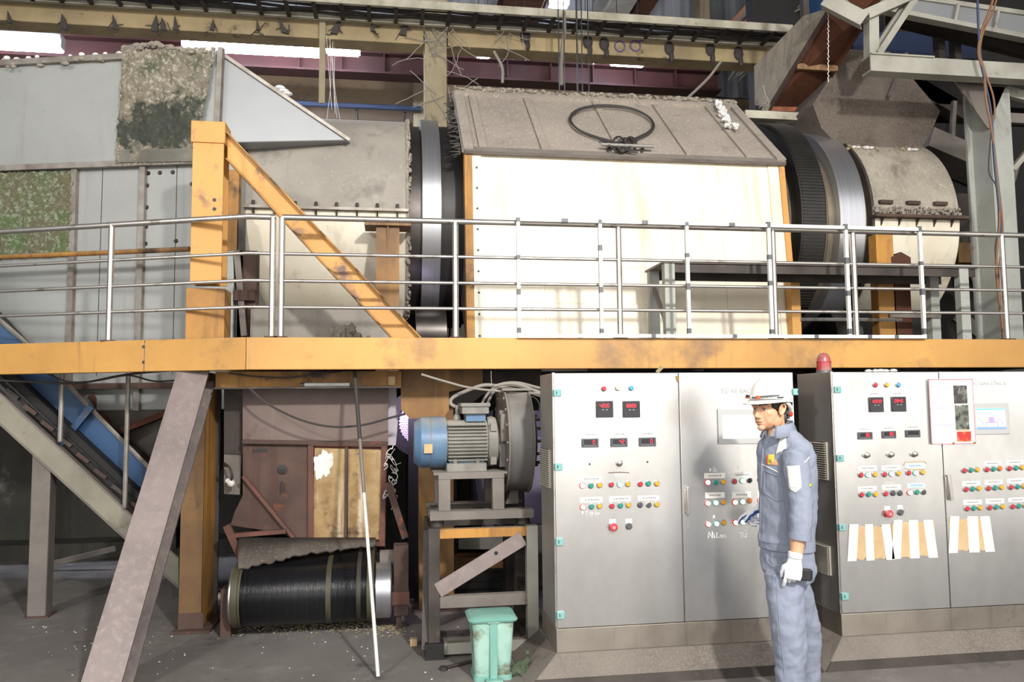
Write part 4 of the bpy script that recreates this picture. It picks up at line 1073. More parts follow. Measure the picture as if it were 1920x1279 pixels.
# rods hanging from platform to conveyor
for i, (px, y1, lab) in enumerate(((117, 828, 'thin vertical rod in front of the blue conveyor, left one'), (238, 952, 'longer thin vertical rod in front of the blue conveyor, by the leaning beam'))):
    a = PY(px + 2, 700, 6.78); b = PY(px - 3, y1, 6.78)
    tag(MB().tube([(b.x, 6.765, a.z + .17), (b.x, 6.765, b.z)], .019, 8).build('hanging_rod', M['rib']), lab, 'rod')
# sagging black cables under the platform edge
def sag(name, label, pts, Y, r=.009, m='cable', cat='cable', n=8):
    q = [PY(x, y, Y) for x, y in pts]
    return tag(MB().tube(curve(q, n), r, 6).build(name, M[m]), label, cat)
sag('sagging_cable', 'black cable sagging under the left end of the platform edge', [(-20, 712), (60, 716), (150, 718), (240, 702), (330, 694)], 6.6)
sag('sagging_cable', 'thin black cable looping under the platform left of the leaning beam', [(90, 702), (130, 716), (180, 714), (240, 704), (290, 715), (345, 712)], 6.5, .007)
sag('sagging_cable', 'black cable draped across the rusty upper panel of the belt conveyor', [(468, 728), (500, 756), (560, 786), (620, 800), (680, 797), (730, 784), (760, 776)], 6.05, .009)
sag('sagging_cable', 'thin cable along the yellow cross beam under the platform', [(430, 700), (480, 706), (540, 708), (590, 702), (640, 697)], 6.02, .006)
# skid bar and small floor debris at the back left
a = PZ(85, 1060, .05); b = PZ(218, 1028, .2)
tag(MB().bar(a, b, .05, .05).build('loose_bar', M['grey_steel']), 'loose steel bar lying in front of the back wall at left', 'bar')

# ------------------------------------------------------------------ belt conveyor head in the middle
Yp = 6.3
bh = thing('belt_conveyor', 'rusty belt conveyor head with a wide black belt below the platform', 'conveyor', (PY(580, 1100, 6.1).x, 6.3, 0))
def PX2(x, y, Y=Yp): return PY(x, y, Y)
def plate(pts, Y, th, name, m, par, bevel=0):
    q = [PY(x, y, Y) for x, y in pts]
    return MB().prism([V((p.x, Y, p.z)) for p in q], (0, th, 0)).build(name, M[m], par, bevel=bevel)
plate([(455, 700), (728, 700), (728, 830), (455, 826)], Yp, .5, 'upper_panel', 'mauve_rust', bh)
plate([(455, 826), (588, 828), (586, 1018), (560, 1022), (532, 1000), (432, 985), (440, 960), (455, 930)], Yp + .02, .4, 'left_panel', 'rust', bh)
plate([(583, 826), (727, 830), (722, 1022), (578, 1020)], Yp + .02, .5, 'door_frame', 'rust_red', bh)
plate([(590, 840), (649, 842), (648, 1010), (586, 1010)], Yp + .0, .03, 'door_leaf', 'insulation', bh)
plate([(653, 842), (716, 844), (713, 1012), (652, 1011)], Yp + .0, .03, 'door_leaf', 'insulation', bh)
# flaked white patch on the door
mb = MB(); c0 = PY(606, 866, Yp - .004); pts = []
random.seed(9)
for i in range(60):
    q = 2 * math.pi * i / 60; r_ = 1 + .22 * math.sin(2 * q + 1) + .14 * math.sin(5 * q) + .08 * math.sin(11 * q + 2) + random.uniform(-.06, .06)
    pts.append(c0 + V((.06 * r_ * math.cos(q), 0, .12 * r_ * math.sin(q) - .02)))
mb.prism(pts, (0, .004, 0)); mb.build('flaked_patch', M['white_flake'], bh)
MB().bar(PY(650, 838, Yp - .012), PY(648, 1014, Yp - .012), .03, .02, (1, 0, 0)).build('door_bar', M['rust'], bh)
for pts in ([(583, 830), (583, 1018)], [(720, 836), (716, 1016)], [(583, 1016), (722, 1020)], [(583, 832), (727, 834)]):
    MB().bar(PY(*pts[0], Yp - .0), PY(*pts[1], Yp - .0), .04, .03).build('door_edge', M['rust_red'], bh)
MB().bar(PY(455, 828, Yp - .01), PY(728, 832, Yp - .01), .03, .03).build('panel_flange', M['rust'], bh)
MB().bar(PY(456, 893, Yp - .01), PY(562, 1022, Yp - .01), .03, .025).build('diagonal_rib', M['rust_red'], bh)
MB().bar(PY(437, 1004, Yp - .02), PY(536, 996, Yp - .02), .05, .03).build('cross_rib', M['rust_red'], bh)
MB().bar(PY(425, 985, Yp - .02), PY(458, 1058, Yp - .02), .05, .05).build('side_lip', M['rust_red'], bh)
p = PY(529, 880, Yp)
MB().lathe(p + V((0, .03, 0)), (0, -1, 0), [(0, .0), (0, .03), (.03, .034), (.032, 0)], 14).build('hole_cap', M['black'], bh)
MB().bar(p - V((0, .01, .09)), p - V((0, .01, .17)), .012, .008).build('drip', M['black'], bh)
for px in range(472, 500, 5): MB().box(PY(px, 845, Yp).x, PY(px + 3, 845, Yp).x, Yp + .014, Yp + .022, PY(px, 848, Yp).z, PY(px, 842, Yp).z).build('stencil_mark', M['black'], bh)
plate([(420, 722), (455, 722), (455, 852), (420, 850)], Yp + .1, .35, 'side_box', 'dark_steel', bh)
plate([(420, 850), (453, 852), (450, 928), (420, 926)], Yp + .12, .3, 'side_box', 'grey_steel', bh)
wv = MB()
for k_ in range(3):
    wv.tube(curve([PY(420, 868 + 3 * k_, Yp + .05), PY(430, 876, Yp + .0), PY(434 + k_, 892, Yp - .02), PY(433, 905, Yp + .02)], 6), .007, 6)
wv.build('wires', M['cable'], bh)
MB().ball(PY(433, 906, Yp + .02), .03, 8, 6).ball(PY(427, 902, Yp + .03), .02, 8, 6).build('connector', M['label_white'], bh)
# scraper skirt with chaff
sk = MB(); vs = []; n = 40
for i in range(n + 1):
    x = 446 + (704 - 446) * i / n
    yb_ = (1066 - (i / n) * 62 if i < n * .5 else 1035 - (i / n - .5) * 30) + random.uniform(-3, 3)
    a = PY(x, 1008, Yp - .03); b = PY(x, yb_, 5.93 + .2 * (i / n))
    vs += [a, b]
sk.add(vs, [(2 * i, 2 * i + 2, 2 * i + 3, 2 * i + 1) for i in range(n)])
o_ = sk.build('skirt', M['grimy_rubber'], bh); s_ = o_.modifiers.new('solid', 'SOLIDIFY'); s_.thickness = .02
# belt wrapped on the roller: half turn in front, then up and back
YR0, ZR0, RR = 6.03, .275, .2
xb0, xb1 = PY(433, 1110, YR0 - RR).x, PY(704, 1110, YR0 - RR).x
vs = []; prof = []
for i in range(25):
    q = math.pi * (-.5) - math.pi * i / 24 * 0.94
    prof.append((YR0 + RR * math.cos(q), ZR0 + RR * math.sin(q)))
prof = [(7.4, .05)] + prof + [(prof[-1][0] + .5, prof[-1][1] + .1), (prof[-1][0] + 1.4, prof[-1][1] + .3)]
m_ = len(prof); bb = MB()
for y, z in prof: vs += [(xb0, y, z), (xb1, y, z)]
bb.add(vs, [(2 * i, 2 * i + 1, 2 * i + 3, 2 * i + 2) for i in range(m_ - 1)])
o_ = bb.build('belt', M['rubber'], bh, smooth=60); s_ = o_.modifiers.new('solid', 'SOLIDIFY'); s_.thickness = .012; s_.offset = 1
for px, w, m in ((438, .05, 'belt_edge'), (446, .02, 'belt_edge'), (615, .035, 'belt_edge'), (672, .03, 'dark_steel'), (694, .05, 'belt_edge')):
    x = PY(px, 1110, YR0 - RR).x; bb = MB(); vs = []
    for y, z in prof[1:]:
        d = (V((0, y, z)) - V((0, YR0, ZR0))); d = d.normalized() * .0145 if d.length < RR + .01 else V((0, -.003, .014))
        vs += [(x - w / 2, y + d.y, z + d.z), (x + w / 2, y + d.y, z + d.z)]
    bb.add(vs, [(2 * i, 2 * i + 1, 2 * i + 3, 2 * i + 2) for i in range(m_ - 2)])
    bb.build('belt_stripe', M[m], bh, smooth=60)
xe = PY(735, 1115, YR0 - RR).x
MB().lathe((xb0 - .03, YR0, ZR0), AX, [(0, .0), (0, RR - .02), (.01, RR - .004), (xe - xb0 + .02, RR - .004), (xe - xb0 + .03, RR - .03), (xe - xb0 + .03, 0)], 48).build('roller', M['ring'], bh)
MB().cyl((xb0 - .12, YR0, ZR0), (xe + .12, YR0, ZR0), .03, n=16).build('shaft', M['grey_steel'], bh)
# bearing brackets right and left
a = PY(738, 1140, 5.98); b = PY(766, 1022, 5.98)
MB().box(a.x, b.x, 5.95, 6.1, .1, b.z).build('bearing_post', M['rust'], bh, bevel=.004)
MB().box(a.x - .01, b.x + .005, 5.94, 6.12, PY(750, 1132, 5.98).z, PY(750, 1108, 5.98).z).build('clamp', M['rust_red'], bh)
MB().box(a.x + .02, b.x - .05, 5.97, 6.1, 0, .12).build('foot', M['rust'], bh)
a = PY(712, 1080, 6.1); b = PY(738, 1035, 6.1)
MB().box(a.x, b.x, 6.1, 6.2, .3, b.z).build('bearing_block', M['grey_steel'], bh)
MB().bar(PY(727, 905, 6.15), PY(760, 1008, 6.15), .07, .05).build('side_strut', M['rust'], bh)
MB().box(xb0 - .1, xb0 - .03, 6.0, 6.15, 0, .33).build('bearing_post', M['rust'], bh)
# pale torn plastic on the panel's right edge
wp = MB(); random.seed(14)
for k_ in range(26):
    p = PY(726 + random.uniform(0, 18), random.uniform(832, 935), Yp - .05 + random.uniform(-.04, .02))
    q = [p]
    for i in range(4): q.append(q[-1] + V((random.uniform(-.03, .03), random.uniform(-.02, .02), random.uniform(-.05, .02))))
    wp.tube(curve(q, 3), random.uniform(.0015, .004), 5)
tag(wp.build('torn_plastic', M['white_rag']), 'torn strips of pale plastic hanging by the conveyor door edge', 'plastic scrap')
# yellow cross beam and gusset under the platform
a = PY(404, 727, 6.12); b = PY(752, 727, 6.12)
cb_ = thing('cross_beam', 'dull yellow cross beam under the platform above the belt conveyor', 'beam', (a.x, 6.12, a.z))
MB().box(a.x, b.x, 6.12, 6.2, a.z, ZU).build('web', M['yellow_worn'], cb_)
MB().box(a.x, b.x, 6.04, 6.22, a.z - .012, a.z).build('bottom_flange', M['dark_steel'], cb_)
x0_ = PY(728, 711, 6.1).x
MB().box(x0_, x0_ + .05, 6.1, 6.12, PY(735, 722, 6.1).z, PY(735, 706, 6.1).z).build('pale_patch', M['cardboard'], cb_)
a = PY(567, 718, 6.02); b = PY(655, 718, 6.02)
lt = thing('tube_lamp', 'small unlit tube lamp resting on the flange of the yellow cross beam', 'lamp', (a.x, 6.06, cb_.location.z))
MB().cyl((a.x, 6.07, cb_.location.z + .016), (b.x, 6.07, cb_.location.z + .016), .014, n=10).build('tube', M['white_tube'], lt)
MB().cyl((a.x + .01, 6.07, cb_.location.z + .016), (a.x - .02, 6.07, cb_.location.z + .016), .016, n=10).build('end_cap', M['knob_metal'], lt)
# violet-lit perforated drum end behind the gusset
Yv = 6.95
vd = thing('perforated_drum', 'pale perforated sheet with a black scalloped rim behind the brown gusset', 'machine', (PY(775, 800, Yv).x, Yv, 1.0))
c0 = PY(792, 792, Yv)
vm = MB()
vm.lathe(c0, (0, -1, 0), [(-.3, .24), (0, .24), (.0, 0)], 48)
vm.build('sheet', M['violet_mesh'], vd)
vm = MB().lathe(c0, (0, -1, 0), [(0, .2), (.03, .2), (.03, .3), (-.3, .3)], 48, caps=False); vm.build('rim', M['black_void'], vd)
for i in range(40):
    q = 2 * math.pi * i / 40; p = c0 + V((.2 * math.cos(q), -.03, .2 * math.sin(q))); MB().ball(p, .009, 6, 4).build('scallop', M['black_void'], vd)
for r_ in range(1, 9):
    for i in range(r_ * 7):
        q = 2 * math.pi * i / (r_ * 7); 
dots = MB()
for i in range(-9, 10):
    for j in range(-9, 10):
        x, z = i * .02 + (j % 2) * .01, j * .02
        if x * x + z * z < .035: dots.box(c0.x + x - .004, c0.x + x + .004, Yv - .004, Yv, c0.z + z - .004, c0.z + z + .004)
dots.build('perforations', M['grey_btn'], vd)
plate([(727, 725), (743, 725), (746, 790), (742, 835), (727, 835)], Yp + .1, .05, 'side_plate', 'violet_mesh', vd)
MB().box(c0.x - .1, c0.x + .3, Yv + .1, Yv + .3, 0, c0.z - .25).build('stand', M['black_void'], vd)
# brown gusset and yellow column behind the blower
Yq = 6.25
gq = thing('gusset_plate', 'large brown stained gusset plate hanging from the platform over the blue motor', 'plate', (PY(795, 700, Yq).x, Yq, PY(795, 784, Yq).z))
plate([(751, 690), (905, 690), (905, 720), (842, 735), (842, 770), (830, 785), (768, 785), (752, 768)], Yq, .03, 'plate', 'brown_plate', gq)
plate([(843, 690), (1015, 690), (1015, 740), (905, 740), (880, 760), (843, 760)], Yq + .15, .03, 'rear_plate', 'dark_steel', gq)
a = PY(786, 1000, 6.45); b = PY(851, 1000, 6.45)
yk = thing('rear_column', 'stained orange column behind the blower stand', 'column', ((a.x + b.x) / 2, 6.45, 0))
MB().ibeam(((a.x + b.x) / 2, 6.56, 0.015), ((a.x + b.x) / 2, 6.56, ZU), b.x - a.x, .2, .02, (0, 1, 0)).build('shaft', M['brown_plate'], yk)
MB().box(a.x - .05, b.x + .05, 6.4, 6.75, 0, .015).build('base_plate', M['rust'], yk)
# dark machinery behind: low bars and boxes under the drum
bk = thing('under_frame', 'dark machine frame behind the blower stand', 'machine', (1.0, 7.2, 0))
MB().box(.15, .42, 6.9, 7.6, 0, 1.5).build('tank', M['black_void'], bk)
plate([(872, 770), (925, 770), (925, 1000), (905, 1000)], 6.95, .3, 'panel', 'violet_panel', bk)
plate([(930, 770), (1030, 770), (1030, 980), (930, 985)], 7.05, .3, 'panel', 'violet_panel', bk)
plate([(860, 1000), (1030, 985), (1030, 1030), (860, 1030)], 6.85, .05, 'pale_panel', 'truss', bk)
plate([(850, 1045), (1000, 1045), (1000, 1090), (850, 1090)], 6.9, .2, 'orange_panel', 'brown_plate', bk)
for py in (1100, 1130):
    a = PY(820, py, 6.7); b = PY(1010, py, 6.7); MB().bar(a, V((b.x, b.y, a.z)), .06, .05).build('bar', M['black_void'], bk)
MB().box(.2, 1.2, 6.7, 8.2, 0, .22).build('sludge_box', M['black_void'], bk)
# chaff pile and scraps on the floor
ff = MB(); random.seed(17)
for k_ in range(1500):
    px = random.uniform(432, 760); py = 1166 + abs(random.gauss(0, 10)) - 2 + (8 if px > 700 else 0)
    if py > 1205: continue
    p = PZ(px, py, .004); s_ = random.uniform(.0015, .006)
    ff.ball(p + V((0, 0, s_ * .3)), (s_ * 1.6, s_, s_ * .6), 5, 4)
tag(ff.build('spilled_chaff', M['chaff']), 'spilled tan chaff on the floor along the black belt roller', 'chaff', kind='stuff')
ff = MB()
for k_ in range(110):
    p = PZ(random.uniform(60, 860), 1175 + random.random() ** 2 * 100, .002); s_ = random.uniform(.0015, .006)
    ff.box(p.x - s_, p.x + s_, p.y - s_ * .6, p.y + s_ * .6, 0.0005, .002 + s_ * .3)
tag(ff.build('floor_grit', M['label_white']), 'tiny pale grit scattered over the grey floor', 'grit', kind='stuff')
# the white pole leaning under the platform
a = PZ(709, 1269, 0.012); b = PY(665, 697, 5.97)
pl = thing('leaning_pole', 'long thin white pipe leaning against the platform in front of the belt', 'pole', (a.x, a.y, 0))
d_ = b - a
MB().tube([a, a + d_ * .55], .0115, 10).build('shaft', M['pole_white'], pl)
tag(MB().tube([a + d_ * .55, a + d_ * .74], .0117, 10).build('dirty_section', M['grey_steel'], pl), 'dirty grey section')
tag(MB().tube([a + d_ * .74, b], .0145, 10).build('dark_section', M['cable'], pl), 'dark wrapped section')
# ------------------------------------------------------------------ blower on its stand
Ym = 5.55
def QZ(py, Y=Ym, px=870): return PY(px, py, Y).z
def QX(px, Y=Ym, py=828): return PY(px, py, Y).x
zc = QZ(828); rm = (QZ(781) - QZ(876)) / 2
bw = thing('blower', 'dusty blower with a blue capped electric motor and grey fan casing', 'blower', (QX(870), Ym, QZ(880)))
x0, x1, x2, x3 = QX(776), QX(835), QX(912), QX(936)
MB().lathe((x0, Ym, zc), AX, [(0, 0), (0, rm * .8), (.045, rm), (x1 - x0, rm), (x1 - x0, rm * .8)], 40).build('fan_cowl', M['blue_motor'], bw)
MB().lathe((x0, Ym, zc), AX, [((x1 - x0) * .5, rm + .0015), ((x1 - x0) * .5 + .006, rm + .0015)], 40).build('cowl_seam', M['grey_steel'], bw)
p = V((x0 + .09, Ym - rm * .985, zc - .035)); MB().box(p.x - .028, p.x + .028, p.y - .006, p.y + .02, p.z - .03, p.z + .03).build('faded_sticker', M['cardboard'], bw)
MB().lathe((x1, Ym, zc), AX, [(0, rm * .86), (x2 - x1, rm * .86)], 40).build('stator', M['motor_grey'], bw)
fn = MB()
for i in range(-6, 7):
    z = zc + i * .0235
    if abs(i) > 5: continue
    for sgn in (-1, 1):
        fn.box(x1 + .01, x2 - .01, Ym + sgn * rm * .55 - .0, Ym + sgn * (rm * .98 - abs(i) * .004), z - .004, z + .004) if sgn > 0 else fn.box(x1 + .01, x2 - .01, Ym - (rm * .98 - abs(i) * .004), Ym - rm * .55, z - .004, z + .004)
tag(fn.build('cooling_fins', M['motor_grey'], bw), 'row of horizontal fins')
MB().lathe((x2, Ym, zc), AX, [(0, rm * .95), (.03, rm * 1.0), (.06, rm * .95), (x3 - x2, rm * .7), (x3 - x2 + .02, rm * .5), (x3 - x2 + .05, rm * .4)], 36).build('end_bell', M['motor_grey'], bw)
for q in (.6, 2.4, 3.9, 5.5):
    MB().box(x2 + .01, x2 + .05, Ym - rm * 1.05 * math.cos(q) - .02, Ym - rm * 1.05 * math.cos(q) + .02, zc + rm * 1.02 * math.sin(q) - .025, zc + rm * 1.02 * math.sin(q) + .025).build('lug', M['motor_grey'], bw)
# terminal box, lifting eye, feet
a = QX(872); b = QX(908)
MB().box(a, b, Ym - .09, Ym + .09, zc + rm * .8, QZ(775)).build('terminal_neck', M['blue_motor'], bw)
MB().box(a - .03, b + .02, Ym - .12, Ym + .12, QZ(776), QZ(763)).box(a - .04, b + .03, Ym - .13, Ym + .13, QZ(763), QZ(756)).build('terminal_box', M['motor_grey'], bw, bevel=.004)
xe_ = QX(857); MB().lathe((xe_, Ym, zc + rm * .86), (0, 0, 1), [(0, .03), (.03, .022), (.045, .012), (.1, .012), (.1, 0)], 12).build('lifting_eye', M['motor_grey'], bw)
MB().box(x1 + .0, x2 - .02, Ym - rm * .95, Ym + rm * .95, QZ(880), QZ(866)).build('foot_plate', M['motor_grey'], bw)
for px in (850, 891):
    MB().box(QX(px) - .012, QX(px) + .012, Ym - rm * .9, Ym - rm * .7, QZ(867), QZ(858)).build('foot_bolt', M['grey_steel'], bw)
MB().box(x1 + .02, x2 - .03, Ym - .12, Ym + .12, QZ(868), zc - rm * .7).build('foot_web', M['blue_motor'], bw)
# fan casing: flat drum across the shaft, seen nearly edge on, with an outlet rising at the back
fx0, fx1 = QX(944), QX(988)
rf = (QZ(733, px=965) - QZ(921, px=965)) / 2
cs = MB().lathe((fx0, Ym + .05, zc - .0), AX, [(0, 0), (0, rf), (fx1 - fx0, rf), (fx1 - fx0, 0)], 64)
cs.build('fan_casing', M['fan_grey'], bw)
for x in (fx0, fx1):
    MB().lathe((x - .006, Ym + .05, zc), AX, [(0, rf - .02), (0, rf + .016), (.012, rf + .016), (.012, rf - .02)], 64).build('casing_rim', M['grey_steel'], bw)
MB().box(fx0, fx1 + .0, Ym + .05, Ym + .05 + rf, zc + rf * .2, zc + rf + .012).build('outlet', M['fan_grey'], bw)
MB().box(fx0 - .02, fx1 + .02, Ym - .1, Ym + .05 + rf + .02, zc + rf, zc + rf + .016).build('outlet_flange', M['grey_steel'], bw)
MB().lathe((fx1, Ym + .05, zc), AX, [(0, rf * .6), (.05, rf * .55), (.06, .0)], 40).build('inlet_cone', M['fan_grey'], bw)
for i in range(12):
    q = 2 * math.pi * i / 12; p = V((fx1 + .05, Ym + .05 + rf * .5 * math.cos(q), zc + rf * .5 * math.sin(q))); MB().cyl(p - V((.02, 0, 0)), p + V((.035, 0, 0)), .011, n=8).build('stud', M['grey_steel'], bw)
for i in range(18):
    q = 2 * math.pi * i / 18; p = V((fx0 - .006, Ym + .05 + (rf - .01) * math.cos(q), zc + (rf - .01) * math.sin(q))); MB().cyl(p - V((.012, 0, 0)), p, .011, n=8).build('rim_bolt', M['grey_steel'], bw)
# bearing bracket plate between motor and casing
MB().box(QX(932), QX(942), Ym - .14, Ym + .1, QZ(874), QZ(770)).build('bracket_plate', M['fan_grey'], bw)
MB().box(QX(932), QX(946), Ym - .19, Ym - .12, QZ(828), QZ(776)).build('bracket_lug', M['grey_steel'], bw, bevel=.01)
# upper stand
Yf, Yr = 5.3, 5.82
us = thing('fan_stand', 'grey welded stand that carries the blower, on top of the taller steel frame', 'stand', (QX(880), 5.55, QZ(985)))
zt_ = QZ(880); xa, xb = QX(822, Yf, 925), QX(946, Yf, 925)
MB().box(xa - .03, xb + .02, Yf, Yr, zt_ - .015, zt_).build('top_plate', M['grey_steel'], us)
MB().box(xa, xb, Yf, Yf + .03, QZ(898, Yf), zt_ - .015).build('front_apron', M['grey_steel'], us)
zb_ = QZ(958, Yf)
for x in (xa, xb - .08):
    for y in (Yf + .005, Yr - .09):
        MB().box(x, x + .08, y, y + .08, zb_, zt_ - .015).build('leg', M['grey_steel'], us, bevel=.004)
xl, xr = QX(806, Yf, 965), QX(1000, Yf, 965)
MB().channel((xl, Yf + .03, (zb_ + QZ(974, Yf)) / 2), (xr, Yf + .03, (zb_ + QZ(974, Yf)) / 2), .09, zb_ - QZ(974, Yf), .01, side=-1).build('base_channel', M['grey_steel'], us)
MB().channel((xl, Yr - .03, (zb_ + QZ(974, Yf)) / 2), (xr, Yr - .03, (zb_ + QZ(974, Yf)) / 2), .09, zb_ - QZ(974, Yf), .01, side=1).build('base_channel', M['grey_steel'], us)
for x in (xl + .05, xr - .06):
    MB().box(x - .05, x + .05, Yf - .02, Yr + .02, QZ(974, Yf) - .0, QZ(968, Yf)).build('base_plate', M['grey_steel'], us)
    for y in (Yf + .06, Yr - .06): MB().cyl((x, y, QZ(988, Yf)), (x, y, QZ(974, Yf)), .045, n=16).build('rubber_mount', M['dark_steel'], us)
MB().prism([(xb + .05, Yf + .3, zb_), (xb + .14, Yf + .3, zb_), (xb + .14, Yf + .3, QZ(905, Yf)), (xb + .12, Yf + .3, QZ(905, Yf))], (0, .012, 0)).build('gusset', M['grey_steel'], us)
# lower frame
zl = QZ(988, Yf)
ls = thing('blower_pedestal', 'tall welded steel pedestal with a diagonal brace under the blower, beside the turquoise bin', 'frame', (QX(900), 5.55, 0))
yl0, yl1 = 5.26, 5.86
lx0, lx1 = QX(803, yl0, 1100), QX(1010, yl0, 1100)
zfo = 0.0
for x, w, m in ((lx0, .075, 'dark_steel'), (lx1 - .075, .075, 'truss')):
    MB().box(x, x + w, yl0, yl0 + .075, zfo, zl).build('leg', M[m], ls, bevel=.003)
    MB().box(x, x + w, yl1 - .075, yl1, zfo, zl).build('leg', M['dark_steel'], ls, bevel=.003)
def zz(py): return QZ(py, yl0, 900)
MB().box(lx0 + .075, lx1 - .075, yl0 + .005, yl0 + .06, zz(1008), zz(991)).build('top_rail', M['yellow_worn'], ls)
for y in (yl1 - .06,): MB().box(lx0 + .075, lx1 - .075, y, y + .055, zz(1008), zz(991)).build('top_rail', M['dark_steel'], ls)
for x in (lx0 + .01, lx1 - .07):
    for z_a, z_b_ in ((zz(1008), zz(991)), (zz(1137), zz(1118)), (.02, .09)): MB().box(x, x + .06, yl0 + .075, yl1 - .075, z_a, z_b_).build('side_rail', M['dark_steel'], ls)
MB().box(lx0 + .075, lx1 - .075, yl0 + .005, yl0 + .06, zz(1138), zz(1116)).build('middle_rail', M['grey_steel'], ls)
MB().box(lx0 + .075, lx1 - .075, yl0 + .005, yl0 + .06, .02, .09).build('bottom_rail', M['truss'], ls)
MB().bar(V((lx0 + .06, yl0 - .0, zz(1104))), V((lx1 - .1, yl0 - .0, zz(1012))), .012, .095, (0, 0, 1)).build('diagonal_brace', M['mauve_steel'], ls)
MB().box(lx0 - .02, lx0 + .1, yl0 - .03, yl0 + .1, 0, .1).build('foot', M['black_void'], ls)
MB().bar(V((lx0 - .02, yl0 + .03, 0.05)), V((lx0 - .0, yl0 + .25, zl - .05)), .04, .04).build('prop', M['dark_steel'], ls)
p = V((PY(930, 1037, yl0).x, yl0 - .008, PY(930, 1037, yl0).z)); MB().cyl(p, p + V((0, .004, 0)), .013, n=10).build('bolt_hole', M['black'], ls)
# cables drooping to the blower
def droop(label, pts, Y, r, m='cable_grey', name='drooping_cable'):
    q = [PY(x, y, Y + dy) for (x, y), dy in zip(pts, [0.02 * math.sin(i) for i in range(len(pts))])]
    return tag(MB().tube(curve(q, 8), r, 8).build(name, M[m]), label, 'cable')
droop('thick grey cable looping into the motor terminal box', [(866, 767), (846, 758), (850, 745), (880, 731), (912, 722), (950, 728), (990, 736), (1012, 742)], 5.62, .013)
droop('grey cable dropping from the bundle behind the terminal box', [(908, 772), (916, 752), (928, 732), (945, 722), (975, 724), (1012, 735)], 5.72, .011)
droop('grey cable of the bundle passing over the fan casing', [(900, 775), (905, 755), (918, 735), (938, 721), (970, 718), (1012, 728)], 5.8, .011)
droop('thin grey cable strung from the platform across to the fan casing top', [(790, 702), (830, 714), (880, 727), (940, 734), (985, 737), (1012, 738)], 5.5, .008)
droop('top cable of the grey bundle running to the first cabinet', [(925, 724), (955, 719), (985, 725), (1015, 740)], 5.5, .011)
droop('black cable curving behind the fan casing to the first cabinet', [(985, 740), (1005, 748), (1012, 765), (1002, 782), (990, 790)], 5.95, .006, 'cable')
droop('thin cable going straight from the casing to the first cabinet', [(990, 790), (1002, 789), (1014, 788)], 5.6, .005)
droop('thin string hanging from the platform onto the cable bundle', [(921, 696), (921, 708), (922, 724)], 5.62, .003, 'cable_grey')

# ------------------------------------------------------------------ turquoise pedal bin
p = PZ(925, 1277, 0); bx, by = p.x, p.y + .1
wt = .135; wb = .105; hb = QZ(1163, by - .12, 925)
bi = thing('pedal_bin', 'dirty turquoise plastic pedal bin with a closed lid', 'bin', (bx, by, 0))
def rrect(cx, cy, z, hx, hy, r, n=5):
    o = []
    for k_, (sx, sy) in enumerate(((1, 1), (-1, 1), (-1, -1), (1, -1))):
        for i in range(n + 1):
            q = math.pi / 2 * (k_ + i / n); o.append(V((cx + sx * (hx - r) + r * math.cos(q), cy + sy * (hy - r) + r * math.sin(q), z)))
    return o
MB().loft([rrect(bx, by, .03, wb, .1, .03), rrect(bx, by, hb * .97, wt - .01, .12, .03)]).build('body', M['bin'], bi)
MB().loft([rrect(bx, by, 0, wb + .01, .105, .03), rrect(bx, by, .03, wb + .008, .104, .03)]).build('foot', M['bin_lid'], bi)
MB().loft([rrect(bx, by, hb * .97, wt + .008, .135, .035), rrect(bx, by, hb * 1.0, wt + .012, .14, .035), rrect(bx, by, hb * 1.04, wt - .0, .12, .04), rrect(bx, by, hb * 1.06, wt - .06, .07, .04)]).build('lid', M['bin_lid'], bi)
MB().box(bx - .022, bx + .022, by - .128, by - .1, .02, hb * .97).build('pedal_spine', M['bin_lid'], bi, bevel=.004)
MB().box(bx - .035, bx + .035, by - .135, by - .11, hb * .95, hb * 1.0).build('lid_catch', M['bin'], bi, bevel=.004)
MB().box(bx - .05, bx + .05, by - .17, by - .08, .008, .022).build('pedal', M['bin_lid'], bi, bevel=.004)
# spanner and rag at the floor
a = PZ(832, 1253, .012); b = PZ(884, 1240, .012)
sp = MB().tube([a, b], .011, 8)
sp.lathe(a - V((0, 0, .01)), (0, 0, 1), [(0, .014), (0, .026), (.02, .026), (.02, .014), (0, .014)], 14, caps=False)
tag(sp.build('spanner', M['dark_steel']), 'rusty ring spanner lying on the floor left of the bin', 'spanner')
gl = MB(); p = PZ(970, 1272, .0)
for i, (dx, dz, s_) in enumerate(((0, .03, .04), (.04, .06, .032), (.07, .09, .022), (.03, .02, .045), (-.03, .02, .035), (.075, .13, .016))):
    gl.ball(p + V((dx, .05, dz)), (s_, s_ * .8, s_), 10, 7)
gl_ = gl.build('crumpled_glove', mat('mouldy_rag', '#4f5a44', '#3c4638', (20, .4, .7), .9))
crumple(gl_, .006, .05, .03)
tag(gl_, 'dark green crumpled glove on the floor right of the bin', 'glove')
mb = MB(); p = PZ(775, 1212, 0); mb.box(p.x - .02, p.x + .025, p.y, p.y + .05, 0, .045)
tag(mb.build('wood_block', M['cardboard']), 'small pale wood block by the foot of the steel frame', 'block')
